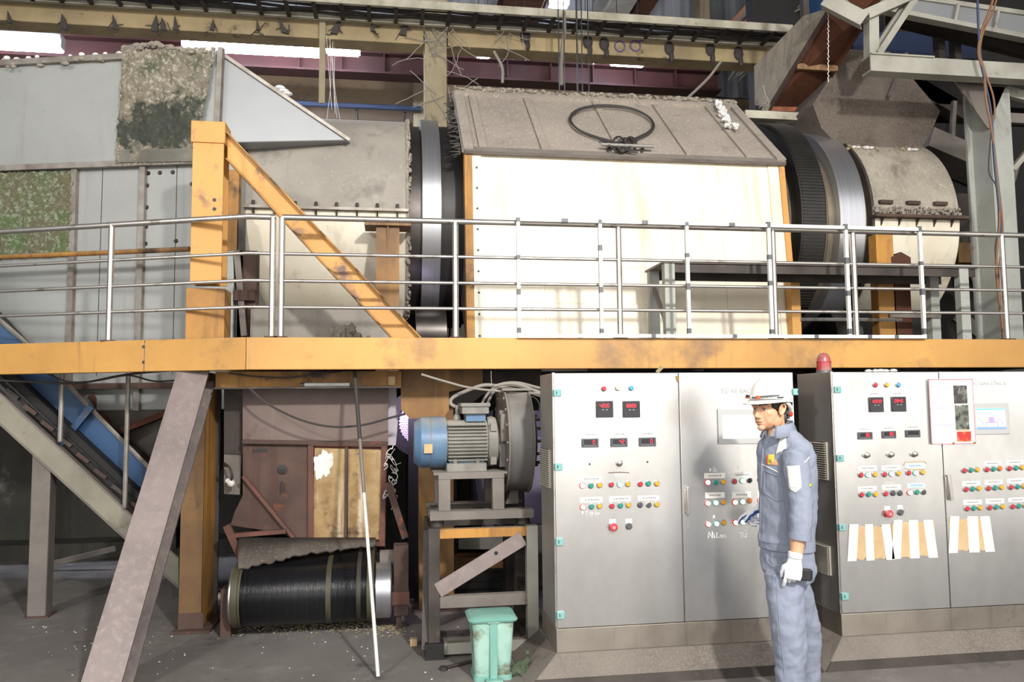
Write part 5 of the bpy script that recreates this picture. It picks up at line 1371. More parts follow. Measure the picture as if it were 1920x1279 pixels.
# ------------------------------------------------------------------ control cabinets
YK = 4.75; ZK0, ZK1, ZKD = 0.155, 1.80, 0.292
def K(px, py, o=0.0):
    p = PY(px, py, YK); return V((p.x, YK - .02 - o, p.z))
def plinth(x0, x1, name, label, xr_slope=.1):
    t = thing(name, label, 'plinth', ((x0 + x1) / 2, 4.95, 0))
    t_ = [(x0 - .0, YK - .02, ZK0), (x1, YK - .02, ZK0), (x1, 5.3, ZK0), (x0, 5.3, ZK0)]
    b_ = [(x0 - .2, 4.585, 0), (x1 + xr_slope, 4.585, 0), (x1 + xr_slope, 5.45, 0), (x0 - .2, 5.45, 0)]
    MB().hexa(b_ + t_).build('block', M['plinth'], t, bevel=.006)
    # dark painted foot band following the slope
    def at(z, px_, py_, o): 
        k_ = z / ZK0; return V((px_[0] + (px_[1] - px_[0]) * k_, 4.585 + (YK - .02 - 4.585) * k_ - o, z))
    L = (x0 - .2, x0); Rr = (x1 + xr_slope, x1)
    MB().hexa([at(0, L, 0, .004), at(0, Rr, 0, .004), at(0, Rr, 0, -.004), at(0, L, 0, -.004), at(.045, L, 0, .003), at(.045, Rr, 0, .003), at(.045, Rr, 0, -.004), at(.045, L, 0, -.004)]).build('foot_band', M['dark_steel'], t)
    return t
CX = [(.968, 2.515), (2.776, 4.33)]
plinth(CX[0][0] - .0, CX[0][1], 'plinth', 'rough sloping concrete plinth under the left control cabinet', .05)
plinth(CX[1][0], CX[1][1], 'plinth', 'rough sloping concrete plinth under the right control cabinet')

def lamp_part(door, c, col, on=None, r=.0165):
    pass
def disc(c, r, d, m, name, par, n=18, dome=0.0):
    prof = [(0, r), (d, r), (d + dome, r * .55), (d + dome, 0)] if dome else [(0, r), (d * .8, r), (d, r * .88), (d, 0)]
    return MB().lathe(c, (0, -1, 0), prof, n).build(name, m, par)
BT = {'r': ('btn_red', 'ring_grey'), 'g': ('btn_green', 'ring_grey'), 'y': ('btn_yellow', 'ring_grey'), 'o': ('btn_orange', 'ring_grey'), 'R': ('btn_red_on', 'ring_red'), 'G': ('btn_green_on', 'ring_green'),
      'k': ('black', 'knob_metal'), 's': ('grey_btn', 'grey_btn'), 'S': ('grey_btn', 'knob_metal'), 'b': ('btn_blue', 'ring_grey'), 'c': ('btn_cream', 'ring_grey')}
NM = {'r': 'red button', 'g': 'green button', 'y': 'amber button', 'o': 'orange button', 'R': 'lit red button', 'G': 'lit green button', 'k': 'black selector', 's': 'grey selector', 'S': 'grey selector in chrome ring', 'b': 'blue lamp', 'c': 'cream lamp'}
def button(door, px, py, k, r=.0165):
    c = K(px, py); a, b = BT[k]
    rim = disc(c, r * 1.12, .006, M[b], 'selector' if k in 'ksS' else 'indicator_lamp' if k in 'bc' else 'push_button', door)
    # the coloured cap belongs to the button: same mesh, second material
    cap = MB().lathe(c - V((0, .005, 0)), (0, -1, 0), [(0, r * .86), (.009, r * .86), (.012, r * .7), (.012, 0)], 18)
    if k in 'ksS': cap.box(c.x - .004, c.x + .004, c.y - .024, c.y - .01, c.z - r * .7, c.z + r * .7)
    me = rim.data; bm = bmesh.new(); bm.from_mesh(me); n0 = len(bm.faces)
    off = WL[door]; vs = [bm.verts.new(v - off) for v in cap.v]
    for f in cap.f:
        try: fc = bm.faces.new([vs[i] for i in f]); fc.material_index = 1; fc.smooth = False
        except ValueError: pass
    bmesh.ops.recalc_face_normals(bm, faces=bm.faces); bm.to_mesh(me); bm.free()
    me.materials.append(M[a]); tag(rim, NM[k]); return rim
def label(door, x0, x1, y0, y1, m='label_white', marks=True):
    a = K(x0, y1); b = K(x1, y0)
    o = MB().box(a.x, b.x, a.y - .0015, a.y + .001, a.z, b.z).build('name_plate', M[m], door)
    if marks:
        mk = MB(); n = random.randint(5, 9); zc = (a.z + b.z) / 2; x = a.x + (b.x - a.x) * .22
        while x < b.x - (b.x - a.x) * .2:
            w = random.uniform(.004, .011); mk.box(x, x + w, a.y - .0025, a.y - .001, zc - .004, zc + .004); x += w + .004
        mk.build('faint_print', M['ink'] if m == 'label_white' else M['ink_blue'], door)
    return o
SEG = {'0': 'abcdef', '1': 'bc', '2': 'abged', '3': 'abgcd', '4': 'fgbc', '5': 'afgcd', '6': 'afgedc', '7': 'abc', '8': 'abcdefg', '9': 'abcdfg'}
def digits(par, txt, cx, cz, y, h, m):
    w = h * .55; n = len(txt); mb = MB(); x = cx - (n * w * 1.45) / 2; t = h * .11
    for ch in txt:
        if ch in SEG:
            g = SEG[ch]
            def hb(z): mb.box(x + t * .6, x + w - t * .6, y - .001, y, z - t / 2, z + t / 2)
            def vb(xx, z0, z1): mb.box(xx - t / 2, xx + t / 2, y - .001, y, z0 + t * .6, z1 - t * .6)
            if 'a' in g: hb(cz + h / 2)
            if 'g' in g: hb(cz)
            if 'd' in g: hb(cz - h / 2)
            if 'f' in g: vb(x, cz, cz + h / 2)
            if 'b' in g: vb(x + w, cz, cz + h / 2)
            if 'e' in g: vb(x, cz - h / 2, cz)
            if 'c' in g: vb(x + w, cz - h / 2, cz)
        elif ch == '.': mb.box(x, x + t, y - .001, y, cz - h / 2 - t / 2, cz - h / 2 + t / 2); x -= w * .9
        x += w * 1.45
    mb.build('red_digits', m, par)
def big_meter(door, x0, x1, y0, y1, txt):
    a = K(x0, y1); b = K(x1, y0)
    MB().box(a.x, b.x, a.y - .012, a.y, a.z, b.z).build('timer', M['meter'], door, bevel=.003)
    cx, h = (a.x + b.x) / 2, b.z - a.z
    MB().box(a.x + .01, b.x - .01, a.y - .0125, a.y - .011, a.z + h * .52, b.z - h * .12).build('timer_window', M['black'], door)
    digits(door, txt, cx, a.z + h * .72, a.y - .0126, h * .2, M['led_red'])
    mb = MB()
    for dx in (-.012, .012): mb.box(cx + dx - .006, cx + dx + .006, a.y - .0135, a.y - .011, a.z + h * .44, a.z + h * .5)
    mb.build('timer_keys', M['ink'], door)
def small_meter(door, x0, x1, y0, y1, txt):
    a = K(x0, y1); b = K(x1, y0); h = b.z - a.z; w = b.x - a.x
    MB().box(a.x, b.x, a.y - .01, a.y, a.z, b.z).build('panel_meter', M['meter_rim'], door, bevel=.003)
    MB().box(a.x + w * .12, b.x - w * .12, a.y - .011, a.y - .009, a.z + h * .34, b.z - h * .14).build('meter_window', M['black'], door)
    mb = MB()
    for k_ in range(6): mb.box(a.x + w * (.15 + .12 * k_), a.x + w * (.2 + .12 * k_), a.y - .012, a.y - .009, a.z + h * .12, a.z + h * .22)
    mb.build('meter_keys', M['ink'], door)
    if txt: digits(door, txt, b.x - w * (.26 if len(txt) == 1 else .32), a.z + h * .6, a.y - .0115, h * .4, M['led_red'])
def key_knob(door, px, py):
    c = K(px, py); MB().lathe(c, (0, -1, 0), [(0, .021), (.004, .021), (.006, .015), (.028, .014), (.03, .011), (.03, 0)], 20).build('chrome_knob', M['knob_metal'], door)
def mushroom(door, px, py):
    c = K(px, py); b = K(px, py)
    MB().box(c.x - .02, c.x + .02, c.y - .002, c.y, c.z + .018, c.z + .045).build('tag_plate', M['label_white'], door)
    MB().lathe(c, (0, -1, 0), [(0, .015), (.015, .015), (.018, .024), (.028, .024), (.034, .016), (.034, 0)], 22).build('emergency_stop', M['ring_red'], door)
    MB().lathe(c - V((0, .034, 0)), (0, -1, 0), [(0, .008), (.001, .008), (.001, .005), (0, .005)], 14, caps=False).build('stop_mark', M['label_white'], door)
def selector(door, px, py):
    c = K(px, py)
    MB().box(c.x - .02, c.x + .02, c.y - .002, c.y, c.z + .018, c.z + .045).build('tag_plate', M['label_white'], door)
    tag(MB().lathe(c, (0, -1, 0), [(0, .02), (.008, .02), (.012, .016), (.012, 0)], 20).bar(c + V((-.012, -.018, -.01)), c + V((.012, -.018, .01)), .012, .008, (0, 1, 0)).build('selector', M['grey_btn'], door), 'grey selector')
def scribble(door, strokes, r=.003, m='chalk', name='chalk_writing'):
    mb = MB()
    for s_ in strokes: mb.tube([K(x, y, .002) for x, y in s_], r, 5)
    return mb.build(name, M[m], door)
def hinge(cab, px, py, right=False):
    p = PY(px, py, YK); p = V((p.x, YK, p.z)); s_ = 1 if not right else -1
    o = MB().box(p.x - .006, p.x + .04, YK - .036, YK + .02, p.z - .021, p.z + .021) if not right else MB().box(p.x - .02, p.x + .014, YK - .036, YK + .02, p.z - .021, p.z + .021)
    h_ = o.build('hinge', M['teal_hinge'], cab, bevel=.004)
    MB().box(p.x + .008, p.x + .013, YK - .0375, YK - .035, p.z - .008, p.z + .01).build('hinge_screw', M['dark_steel'], cab)
def door(cab, x0, x1):
    d = MB().box(x0, x1, YK - .02, YK, ZKD + .004, ZK1 - .002).build('door', M['steel'], cab, bevel=.003)
    WL[d] = WL[cab]; return d
def carcass(t, x0, x1):
    MB().box(x0 + .004, x1 - .004, YK + .002, 5.18, ZKD, ZK1).build('carcass', M['steel_side'], t, bevel=.003)
    MB().box(x0, x1, YK - .018, 5.18, ZK0, ZKD).build('base', M['steel_base'], t, bevel=.003)
    MB().box(x0 - .004, x0 + .012, YK - .012, YK + .0, ZKD, ZK1 + .002).build('corner_trim', M['rail'], t)
def handle(d, pts):
    a, b = K(*pts[0]), K(*pts[1])
    MB().bar(a + V((0, -.004, 0)), b + V((0, -.004, 0)), .036, .008, (0, 1, 0)).bar(a + V((0, -.018, -.01)), b + V((0, -.018, .012)), .022, .02, (0, 1, 0)).build('handle', M['rail'], d, bevel=.003)
def side_vent(cab, X, px0, px1, py0, py1):
    a = PX(px0, py0, X); b = PX(px1, py1, X)
    ya, yb = sorted((a.y, b.y)); z1, z0 = max(a.z, b.z), min(a.z, b.z)
    ya = max(ya, YK + .015); yb = min(yb, 5.15)
    MB().box(X - .012, X + .004, ya, yb, z0, z1).build('vent', M['vent'], cab, bevel=.003)
    mb = MB(); n = 17
    for i in range(n):
        z = z0 + (z1 - z0) * (i + .5) / n
        mb.hexa([(X - .02, ya + .012, z - .004), (X - .02, yb - .012, z - .004), (X - .011, yb - .012, z - .001), (X - .011, ya + .012, z - .001), (X - .02, ya + .012, z - .0025), (X - .02, yb - .012, z - .0025), (X - .011, yb - .012, z + .005), (X - .011, ya + .012, z + .005)])
    tag(mb.build('vent_louvres', M['vent'], cab))
    mb = MB()
    for i in range(n): z = z0 + (z1 - z0) * (i + 1) / n - .002; mb.box(X - .0128, X - .0118, ya + .014, yb - .014, z - .004, z + .003)
    mb.build('vent_slots', M['black'], cab)

random.seed(77)
# --- left cabinet
xs_ = PY(1276, 940, YK).x
c1 = thing('control_cabinet', 'left stainless control cabinet, by the blower, with a lit white screen', 'cabinet', (1.74, 4.95, ZK0))
carcass(c1, *CX[0])
dA = door(c1, CX[0][0] + .004, xs_ - .003); dB = door(c1, xs_ + .003, CX[0][1] - .004)
for py in (737, 875, 1015, 1152): hinge(c1, 1038 + (py - 737) * .015, py)
for py in (735, 873, 1010, 1150): hinge(c1, 1488, py, True)
side_vent(c1, CX[0][0] + .004, 1013, 1033, 838, 916)
for x, y, k_ in ((1130, 729, 'r'), (1156, 728, 'c'), (1181, 728, 'b')): button(dA, x, y, k_, .0155)
big_meter(dA, 1116, 1147, 752, 783, '4200'); big_meter(dA, 1166, 1197, 752, 783, '8888')
for i, (x0, x1, y0, y1, t_) in enumerate(((1089, 1120, 822, 839, '0'), (1143, 1174, 821, 838, '42'), (1196, 1227, 820, 837, '0'))):
    small_meter(dA, x0, x1, y0, y1, t_); label(dA, x0, x1, y0 - 10, y0 - 4)
key_knob(dA, 1159, 868)
for x, y in ((1104, 870), (1212, 866)): MB().cyl(K(x, y), K(x, y, .001), .006, n=10).build('screw_hole', M['black'], dA)
for x, y, k_ in ((1090, 910, 'R'), (1106, 910, 'g'), (1122, 909, 'y'), (1144, 908, 'r'), (1160, 908, 'G'), (1175, 907, 'y'), (1198, 907, 'r'), (1213, 906, 'g'), (1229, 906, 'y'),
                 (1091, 950, 'R'), (1107, 949, 'g'), (1122, 948, 'y'), (1145, 948, 'r'), (1161, 947, 'g'), (1176, 946, 'y'), (1198, 946, 's'), (1214, 946, 'S'), (1229, 945, 'y')): button(dA, x, y, k_)
for q in ((1085, 1127, 892, 903), (1086, 1128, 931, 942), (1140, 1181, 929, 940), (1194, 1234, 928, 938)): label(dA, *q)
mushroom(dA, 1147, 987); selector(dA, 1177, 986)
scribble(dA, [[(1090, 958), (1090, 965)], [(1090, 958), (1093, 960), (1090, 962)], [(1096, 958), (1101, 958)], [(1098, 958), (1098, 965)], [(1106, 959), (1104, 964)], [(1108, 960), (1108, 967)], [(1108, 960), (1111, 962), (1108, 963)], [(1115, 958), (1114, 965)], [(1117, 961), (1117, 965)], [(1120, 964), (1119, 961), (1121, 961), (1122, 964)]], .002)
scribble(dA, [[(1152, 894), (1151, 889), (1155, 888), (1156, 893), (1152, 894)], [(1158, 889), (1160, 894), (1162, 889)], [(1165, 893), (1165, 889), (1169, 889), (1169, 894)], [(1172, 888), (1175, 892)]], .003)
scribble(dA, [[(1139, 886), (1160, 885), (1178, 886)]], .0025, 'brown_plate', 'rust_stain')
MB().prism([K(1264, 706, .004), K(1270, 704, .004), K(1270, 716, .004), K(1267, 717, .004)], (0, .004, 0)).build('torn_sticker', M['brown_plate'], dA)
# right door of the left cabinet
label(dB, 1344, 1420, 728, 740, marks=False)
c0 = K(1382, 734, .002); text_mesh('plate_text', 'TỦ XÉ BAO 2', .04, M['ink'], dB, c0, (1, 0, 0), (0, 0, 1))
def screen(d, f, s_, m):
    a = K(f[0], f[3]); b = K(f[1], f[2])
    MB().box(a.x, b.x, a.y - .012, a.y, a.z, b.z).build('touch_screen', M['screen_frame'], d, bevel=.004)
    a2 = K(s_[0], s_[3]); b2 = K(s_[1], s_[2])
    MB().box(a2.x, b2.x, a.y - .0128, a.y - .011, a2.z, b2.z).build('display', M[m], d)
    return a2, b2
screen(dB, (1344, 1432, 766, 833), (1352, 1418, 778, 822), 'screen_on')
for x, y, k_ in ((1324, 904, 'R'), (1339, 904, 'g'), (1353, 903, 'y'), (1374, 902, 'r'), (1389, 901, 'G'), (1402, 900, 'k'), (1422, 899, 'R'), (1437, 898, 'g'),
                 (1324, 943, 'R'), (1339, 942, 'G'), (1353, 941, 'y'), (1375, 941, 'R'), (1389, 940, 'G'), (1402, 938, 'o'), (1422, 938, 'R'), (1437, 937, 'g'),
                 (1325, 982, 'R'), (1340, 981, 'G'), (1354, 979, 'y'), (1376, 979, 'R'), (1389, 978, 'G'), (1404, 977, 'r'), (1423, 976, 'k')): button(dB, x, y, k_)
for q in ((1318, 1357, 886, 897), (1368, 1407, 885, 895), (1417, 1450, 884, 895), (1320, 1356, 922, 934), (1370, 1405, 921, 933), (1418, 1450, 920, 931)): label(dB, *q)
handle(dB, ((1286, 960), (1286, 916)))
scribble(dB, [[(1326, 1008), (1326, 997), (1333, 1008), (1333, 996)], [(1336, 1003), (1337, 1008)], [(1336, 1000), (1336.5, 1000.5)], [(1342, 997), (1341, 1007), (1346, 1007)], [(1350, 1002), (1347.5, 1005), (1350, 1008), (1352, 1005), (1350, 1002)], [(1354, 1008), (1354, 1002), (1357.5, 1003), (1358, 1008)]], .0042)
scribble(dB, [[(1383, 999), (1391, 998)], [(1387, 998), (1387, 1007)], [(1391.5, 1000), (1391.5, 1006), (1394.5, 1006.5), (1396, 1004), (1396, 1000)], [(1396, 1001), (1398.5, 999)], [(1396, 1000), (1396.5, 1007)], [(1393, 993), (1396, 996)]], .0042)
scribble(dB, [[(1382, 872), (1381, 880)]], .003)
scribble(dB, [[(1327, 877), (1331, 884)], [(1331, 878), (1327, 884)], [(1334, 880), (1338, 878), (1338, 884), (1334, 883)], [(1334, 876), (1337, 875)], [(1340, 879), (1341, 884)]], .002)
scribble(dB, [[(1334, 968), (1337, 966), (1337, 970), (1334, 970)], [(1386, 966), (1390, 968)]], .004)
# --- right cabinet
xs2 = (PY(1759, 700, YK).x + PY(1776, 1138, YK).x) / 2
c2 = thing('control_cabinet', 'right stainless control cabinet, behind the worker, with a red beacon and a notice', 'cabinet', (3.5, 4.95, ZK0))
carcass(c2, *CX[1])
dC = door(c2, CX[1][0] + .004, xs2 - .003); dD = door(c2, xs2 + .003, CX[1][1] - .004)
for px, py in ((1561, 731), (1566, 859), (1570, 988), (1575, 1117)): hinge(c2, px, py)
side_vent(c2, CX[1][0] + .004, 1511, 1555, 826, 901); side_vent(c2, CX[1][0] + .004, 1524, 1560, 1014, 1080)
for x, y, k_ in ((1637, 722, 'r'), (1658, 722, 'y'), (1680, 722, 'b')):
    button(dC, x, y, k_, .0155); label(dC, x - 5, x + 5, y - 10, y - 5, marks=False)
big_meter(dC, 1626, 1651, 745, 773, '12202'); big_meter(dC, 1668, 1693, 744, 772, '.0940')
label(dC, 1624, 1648, 735, 742); label(dC, 1666, 1690, 735, 741)
for x0, x1, y0, y1, t_ in ((1605, 1631, 810, 824, '85'), (1650, 1675, 808, 822, '80'), (1694, 1720, 806, 820, '')):
    small_meter(dC, x0, x1, y0, y1, t_); label(dC, x0 - 1, x1 - 1, y0 - 9, y0 - 2)
for x, y in ((1620, 853), (1665, 852), (1709, 851)): key_knob(dC, x, y)
for x, y, k_ in ((1610, 890, 'r'), (1623, 890, 'G'), (1636, 889, 'y'), (1654, 889, 'r'), (1667, 888, 'G'), (1680, 887, 'y'), (1699, 886, 'r'), (1712, 886, 'G'), (1725, 885, 'y'),
                 (1611, 927, 'r'), (1624, 926, 'g'), (1637, 926, 'y'), (1656, 925, 'r'), (1670, 924, 's'), (1683, 924, 's'), (1701, 923, 'R'), (1714, 922, 'g'), (1727, 922, 'S')): button(dC, x, y, k_, .0165)
for q in ((1605, 1640, 873, 882), (1649, 1684, 872, 881), (1605, 1640, 911, 920), (1650, 1685, 908, 918)): label(dC, *q)
label(dC, 1693, 1730, 868, 878, 'label_teal'); label(dC, 1697, 1730, 905, 914, 'label_teal')
scribble(dC, [[(1693, 878), (1711, 880), (1730, 879)], [(1690, 872), (1694, 866), (1728, 865), (1733, 868)]], .003, 'cardboard', 'tape_edge')
scribble(dC, [[(1655, 903), (1655, 907)], [(1659, 903), (1659, 907), (1662, 907), (1662, 903), (1659, 903)], [(1665, 902), (1665, 907)], [(1669, 902), (1669, 907)]], .0015)
mushroom(dC, 1660, 962); selector(dC, 1684, 960)
# right door of the right cabinet
label(dD, 1816, 1878, 714, 726, marks=False)
text_mesh('plate_text', 'TỦ SÀNG LỒNG 1', .03, M['ink'], dD, K(1850, 720, .002), (1, 0, 0), (0, 0, 1))
a2, b2 = screen(dD, (1817, 1884, 756, 815), (1825, 1877, 766, 805), 'screen_pic')
y_ = a2.y - .014
w, h = b2.x - a2.x, b2.z - a2.z
def sp_(u0, u1, v0, v1, m, nm='screen_graphic'): MB().box(a2.x + w * u0, a2.x + w * u1, y_ - .0004, y_ + .0015, a2.z + h * v0, a2.z + h * v1).build(nm, M[m], dD)
M['scr_blue'] = emis('screen_blue', '#6a86d8', .9, '#6a86d8'); M['scr_purple'] = emis('screen_purple', '#9080d0', .9, '#9080d0'); M['scr_teal'] = emis('screen_teal', '#60c8b8', .9, '#60c8b8'); M['scr_orange'] = emis('screen_orange', '#f0b078', .9, '#f0b078')
sp_(0, 1, .93, 1, 'scr_teal'); sp_(0, 1, 0, .12, 'scr_blue')
sp_(.42, .62, .36, .6, 'scr_purple'); sp_(.3, .75, .3, .36, 'scr_purple'); sp_(.32, .35, .12, .3, 'scr_purple'); sp_(.7, .73, .12, .3, 'scr_purple'); sp_(.34, .42, .38, .58, 'scr_orange')
for u in (.08, .75):
    MB().bar((a2.x + w * u, y_, a2.z + h * .52), (a2.x + w * (u + .2), y_, a2.z + h * .22), .001, .006).build('screen_graphic', M['scr_blue'], dD)
for x, y, k_ in ((1803, 882, 'r'), (1815, 881, 'g'), (1827, 880, 'y'), (1845, 880, 'r'), (1857, 879, 'g'), (1869, 878, 'o'), (1887, 878, 'r'), (1899, 877, 'g'), (1911, 876, 'y'),
                 (1806, 917, 'r'), (1818, 916, 'g'), (1830, 915, 'y'), (1848, 915, 'r'), (1860, 914, 'g'), (1872, 913, 'y'), (1890, 913, 'r'), (1902, 912, 'g'), (1914, 911, 'y'),
                 (1808, 953, 'r'), (1820, 952, 'g'), (1832, 951, 'y'), (1850, 951, 'r'), (1862, 950, 'g'), (1874, 949, 'y'), (1893, 949, 'r'), (1904, 948, 'g'), (1916, 947, 'y')): button(dD, x, y, k_, .0165)
for q in ((1840, 1872, 864, 873), (1882, 1914, 862, 871), (1800, 1833, 901, 911), (1842, 1875, 899, 908), (1884, 1917, 896, 906), (1802, 1836, 936, 946), (1844, 1878, 934, 944), (1886, 1919, 932, 941)): label(dD, *q)
handle(dD, ((1776, 934), (1771, 893)))
# --- things stuck on or standing on the cabinets
def stuck(name, lab, cat, x0, x1, y0, y1, m, th=.002, o=.0):
    a = K(x0, y1); b = K(x1, y0)
    t = thing(name, lab, cat, ((a.x + b.x) / 2, a.y, a.z))
    MB().box(a.x, b.x, a.y - o - th, a.y - o, a.z, b.z).build('sheet', M[m], t)
    return t, a, b
nt, a, b = stuck('notice_sheet', 'laminated white instruction sheet with small photos hung on the right cabinet', 'notice', 1740, 1816, 711, 833, 'paper', .002, .0135)
w, h = b.x - a.x, b.z - a.z; yb_ = a.y - .0135 - .002
def np(u0, u1, v0, v1, m, name, d=.0012): MB().box(a.x + w * u0, a.x + w * u1, yb_ - d, yb_ + .001, a.z + h * v0, a.z + h * v1).build(name, m, nt)
np(0, 1, .985, 1, M['ink_red'], 'border'); np(0, .015, 0, 1, M['ink_red'], 'border'); np(0.985, 1, 0, 1, M['ink_red'], 'border'); np(0, 1, 0, .012, M['ink_red'], 'border')
random.seed(5)
def line(v, u0, u1, m, hh=.008):
    mb = MB(); u = u0
    while u < u1:
        du = random.uniform(.02, .05); mb.box(a.x + w * u, a.x + w * min(u + du, u1), yb_ - .0012, yb_, a.z + h * v, a.z + h * (v + hh)); u += du + .012
    mb.build('text_line', m, nt)
line(.955, .2, .75, M['ink_red']); line(.935, .25, .7, M['ink_red'])
for v in (.885, .63, .325): line(v, .07, .16, M['ink_red'])
for v in (.85, .6, .575, .55, .295, .27): line(v, .12, .52, M['ink_blue'])
ph = [mat('dark_photo', '#3a3434', '#7a7a70', (30, .45, .6), .4, spots=('#a83838', 25, .6, .66)), mat('grey_photo', '#6a6e62', '#2c2c2a', (35, .45, .6), .4, spots=('#c8ccc0', 22, .58, .64)), mat('red_photo', '#b83028', '#e87848', (25, .5, .62), .4)]
np(.55, .86, .62, .9, ph[0], 'photo'); np(.56, .87, .22, .6, ph[1], 'photo'); np(.58, .9, .035, .19, ph[2], 'photo'); np(.58, .9, .2, .215, M['yellow'], 'photo_strip')
for u in (.49, .96): MB().cyl(V((a.x + w * u, yb_, a.z + h * .012)), V((a.x + w * u, yb_ - .004, a.z + h * .012)), .008, n=10).build('screw', M['brown_plate'], nt)
for x0, x1, y0, y1, tapes, lab in ((1590, 1667, 984, 1049, ((1588, 1602), (1620, 1632), (1654, 1667)), 'left cardboard sheet taped with three white strips on the right cabinet'),
                              (1671, 1747, 976, 1045, ((1671, 1684), (1702, 1716), (1733, 1747)), 'middle cardboard sheet taped up, just left of the door gap of the right cabinet'),
                              (1778, 1852, 969, 1034, ((1777, 1790), (1812, 1828), (1839, 1853)), 'rightmost cardboard sheet, taped on the far right cabinet door')):
    aa = K(x0, y1); bb = K(x1, y0)
    t = thing('cardboard_sheet', lab, 'cardboard', ((aa.x + bb.x) / 2, aa.y, aa.z))
    random.seed(x0)
    n = 14; top = [V((aa.x + (bb.x - aa.x) * i / n, aa.y - .004, bb.z + random.uniform(-.012, .004))) for i in range(n + 1)]
    bot = [V((bb.x - (bb.x - aa.x) * i / n, aa.y - .004, aa.z + random.uniform(-.004, .012))) for i in range(n + 1)]
    MB().prism(top + bot, (0, .004, 0)).build('board', M['cardboard'], t)
    for i, (u0, u1) in enumerate(tapes):
        p0 = K(u0, y1 + 2 - i); p1 = K(u1, y0 - 2)
        sl = .012 * (i - 1)
        MB().prism([V((p0.x + sl, p0.y - .0062, p0.z)), V((p1.x + sl, p0.y - .0062, p0.z)), V((p1.x - sl, p0.y - .0062, p1.z)), V((p0.x - sl, p0.y - .0062, p1.z))], (0, .002, 0)).build('tape_strip', M['paper_tape'], t)
# red beacon on the right cabinet
p = PY(1545, 694, 4.92); p.z = ZK1
bc_ = thing('beacon', 'dusty red warning beacon standing on the right cabinet', 'beacon', (p.x, 4.92, ZK1))
rb = .048
MB().lathe(p, (0, 0, 1), [(0, rb * 1.05), (.012, rb * 1.05), (.016, rb), (.016, 0)], 28).build('base', M['grey_btn'], bc_)
MB().lathe(p + V((0, 0, .014)), (0, 0, 1), [(0, rb), (.055, rb * .96), (.056, rb * 1.0), (.062, rb * 1.0), (.063, rb * .94), (.085, rb * .86), (.105, rb * .68), (.117, rb * .38), (.12, 0)], 28).build('lens', M['beacon_glass'], bc_)
# scraps on the cabinet top
mb = MB(); p = PY(1650, 693, 4.9)
for k_ in range(6): mb.ball((p.x + .03 * k_ - .07, 4.9 + random.uniform(-.03, .03), ZK1 + .012), (random.uniform(.015, .03), .02, .012), 7, 5)
tag(mb.build('paper_scrap', M['white_rag']), 'crumpled pale scrap on top of the right cabinet', 'scrap')
mb = MB(); p = PY(1233, 690, 4.9)
for k_ in range(3): mb.ball((p.x + .012 * k_, 4.9, ZK1 + .012 + .012 * k_), (.014, .014, .014), 7, 5)
tag(mb.build('dry_clod', M['chaff']), 'small tan clod on top of the left cabinet', 'clod')
# ------------------------------------------------------------------ the worker
from mathutils.bvhtree import BVHTree
YP_ = 4.1
M['skin'] = mat('skin', '#d6a584', '#c99676', (20, .4, .7), .5)
M['skin'].node_tree.nodes['Principled BSDF'].inputs['Subsurface Weight'].default_value = 0.08
M['skin'].node_tree.nodes['Principled BSDF'].inputs['Subsurface Radius'].default_value = (.02, .008, .005)
M['hair'] = mat('black_hair', '#1c1a1a', '#2c2826', (60, .4, .7), .55)
M['lip'] = mat('lip', '#b5806e', rough=.5)
M['eye_white'] = mat('eye_white', '#d8d4cc', rough=.25)
M['iris'] = mat('dark_iris', '#241a14', rough=.15)
M['work_cloth'] = mat('grey_blue_work_cloth', '#8990a1', '#828999', (5, .4, .7), .85, fine=('#8f96a6', 150, .5, .75), bump=(220, .12, .002))
M['collar_in'] = mat('white_undershirt', '#e0e0e2', rough=.8)
M['helmet'] = mat('white_helmet_plastic', '#f2f1ec', rough=.28)
M['glove_knit'] = None
M['patch_white'] = mat('pale_reflective_patch', '#dfe2dc', rough=.6)
def glove_mat(name, pn):
    t = NT(name); pn = V(pn).normalized()
    tc = t.n.new('ShaderNodeNewGeometry'); d = t.n.new('ShaderNodeVectorMath'); d.operation = 'DOT_PRODUCT'
    t.l.new(tc.outputs['Normal'], d.inputs[0]); d.inputs[1].default_value = pn
    f = t.ramp(d.outputs['Value'], 0.35, 0.55)
    t.set('Base Color', t.mix(f, lin('#eceef2'), lin('#2b58a8'))); t.set('Roughness', .8)
    t.bump(t.noise(300, 3), .3, .002); return t.m

def bvh_of(o):
    off = WL[o]; me = o.data
    return BVHTree.FromPolygons([v.co + off for v in me.vertices], [tuple(p.vertices) for p in me.polygons])
def hit(bv, x, y):
    d = ray(x, y).normalized(); h_ = bv.ray_cast(CAM, d)
    return (h_[0], h_[1]) if h_[0] is not None else (None, None)
def decal(bv, quad, name, m, par, nx=8, ny=8, off=.003, th=.002):
    """flat cloth patch laid on the surface; quad px: tl, tr, br, bl"""
    vs = []; ok = True
    for j in range(ny + 1):
        for i in range(nx + 1):
            u, v = i / nx, j / ny
            x = (quad[0][0] * (1 - u) + quad[1][0] * u) * (1 - v) + (quad[3][0] * (1 - u) + quad[2][0] * u) * v
            y = (quad[0][1] * (1 - u) + quad[1][1] * u) * (1 - v) + (quad[3][1] * (1 - u) + quad[2][1] * u) * v
            p, n_ = hit(bv, x, y)
            if p is None: p, n_ = vs[-1] if vs else PY(x, y, YP_), V((0, -1, 0))
            vs.append(p + n_ * off)
    mb = MB().add(vs, [(j * (nx + 1) + i, j * (nx + 1) + i + 1, (j + 1) * (nx + 1) + i + 1, (j + 1) * (nx + 1) + i) for j in range(ny) for i in range(nx)])
    o = mb.build(name, m, par); s = o.modifiers.new('solid', 'SOLIDIFY'); s.thickness = th; s.offset = 0
    return o
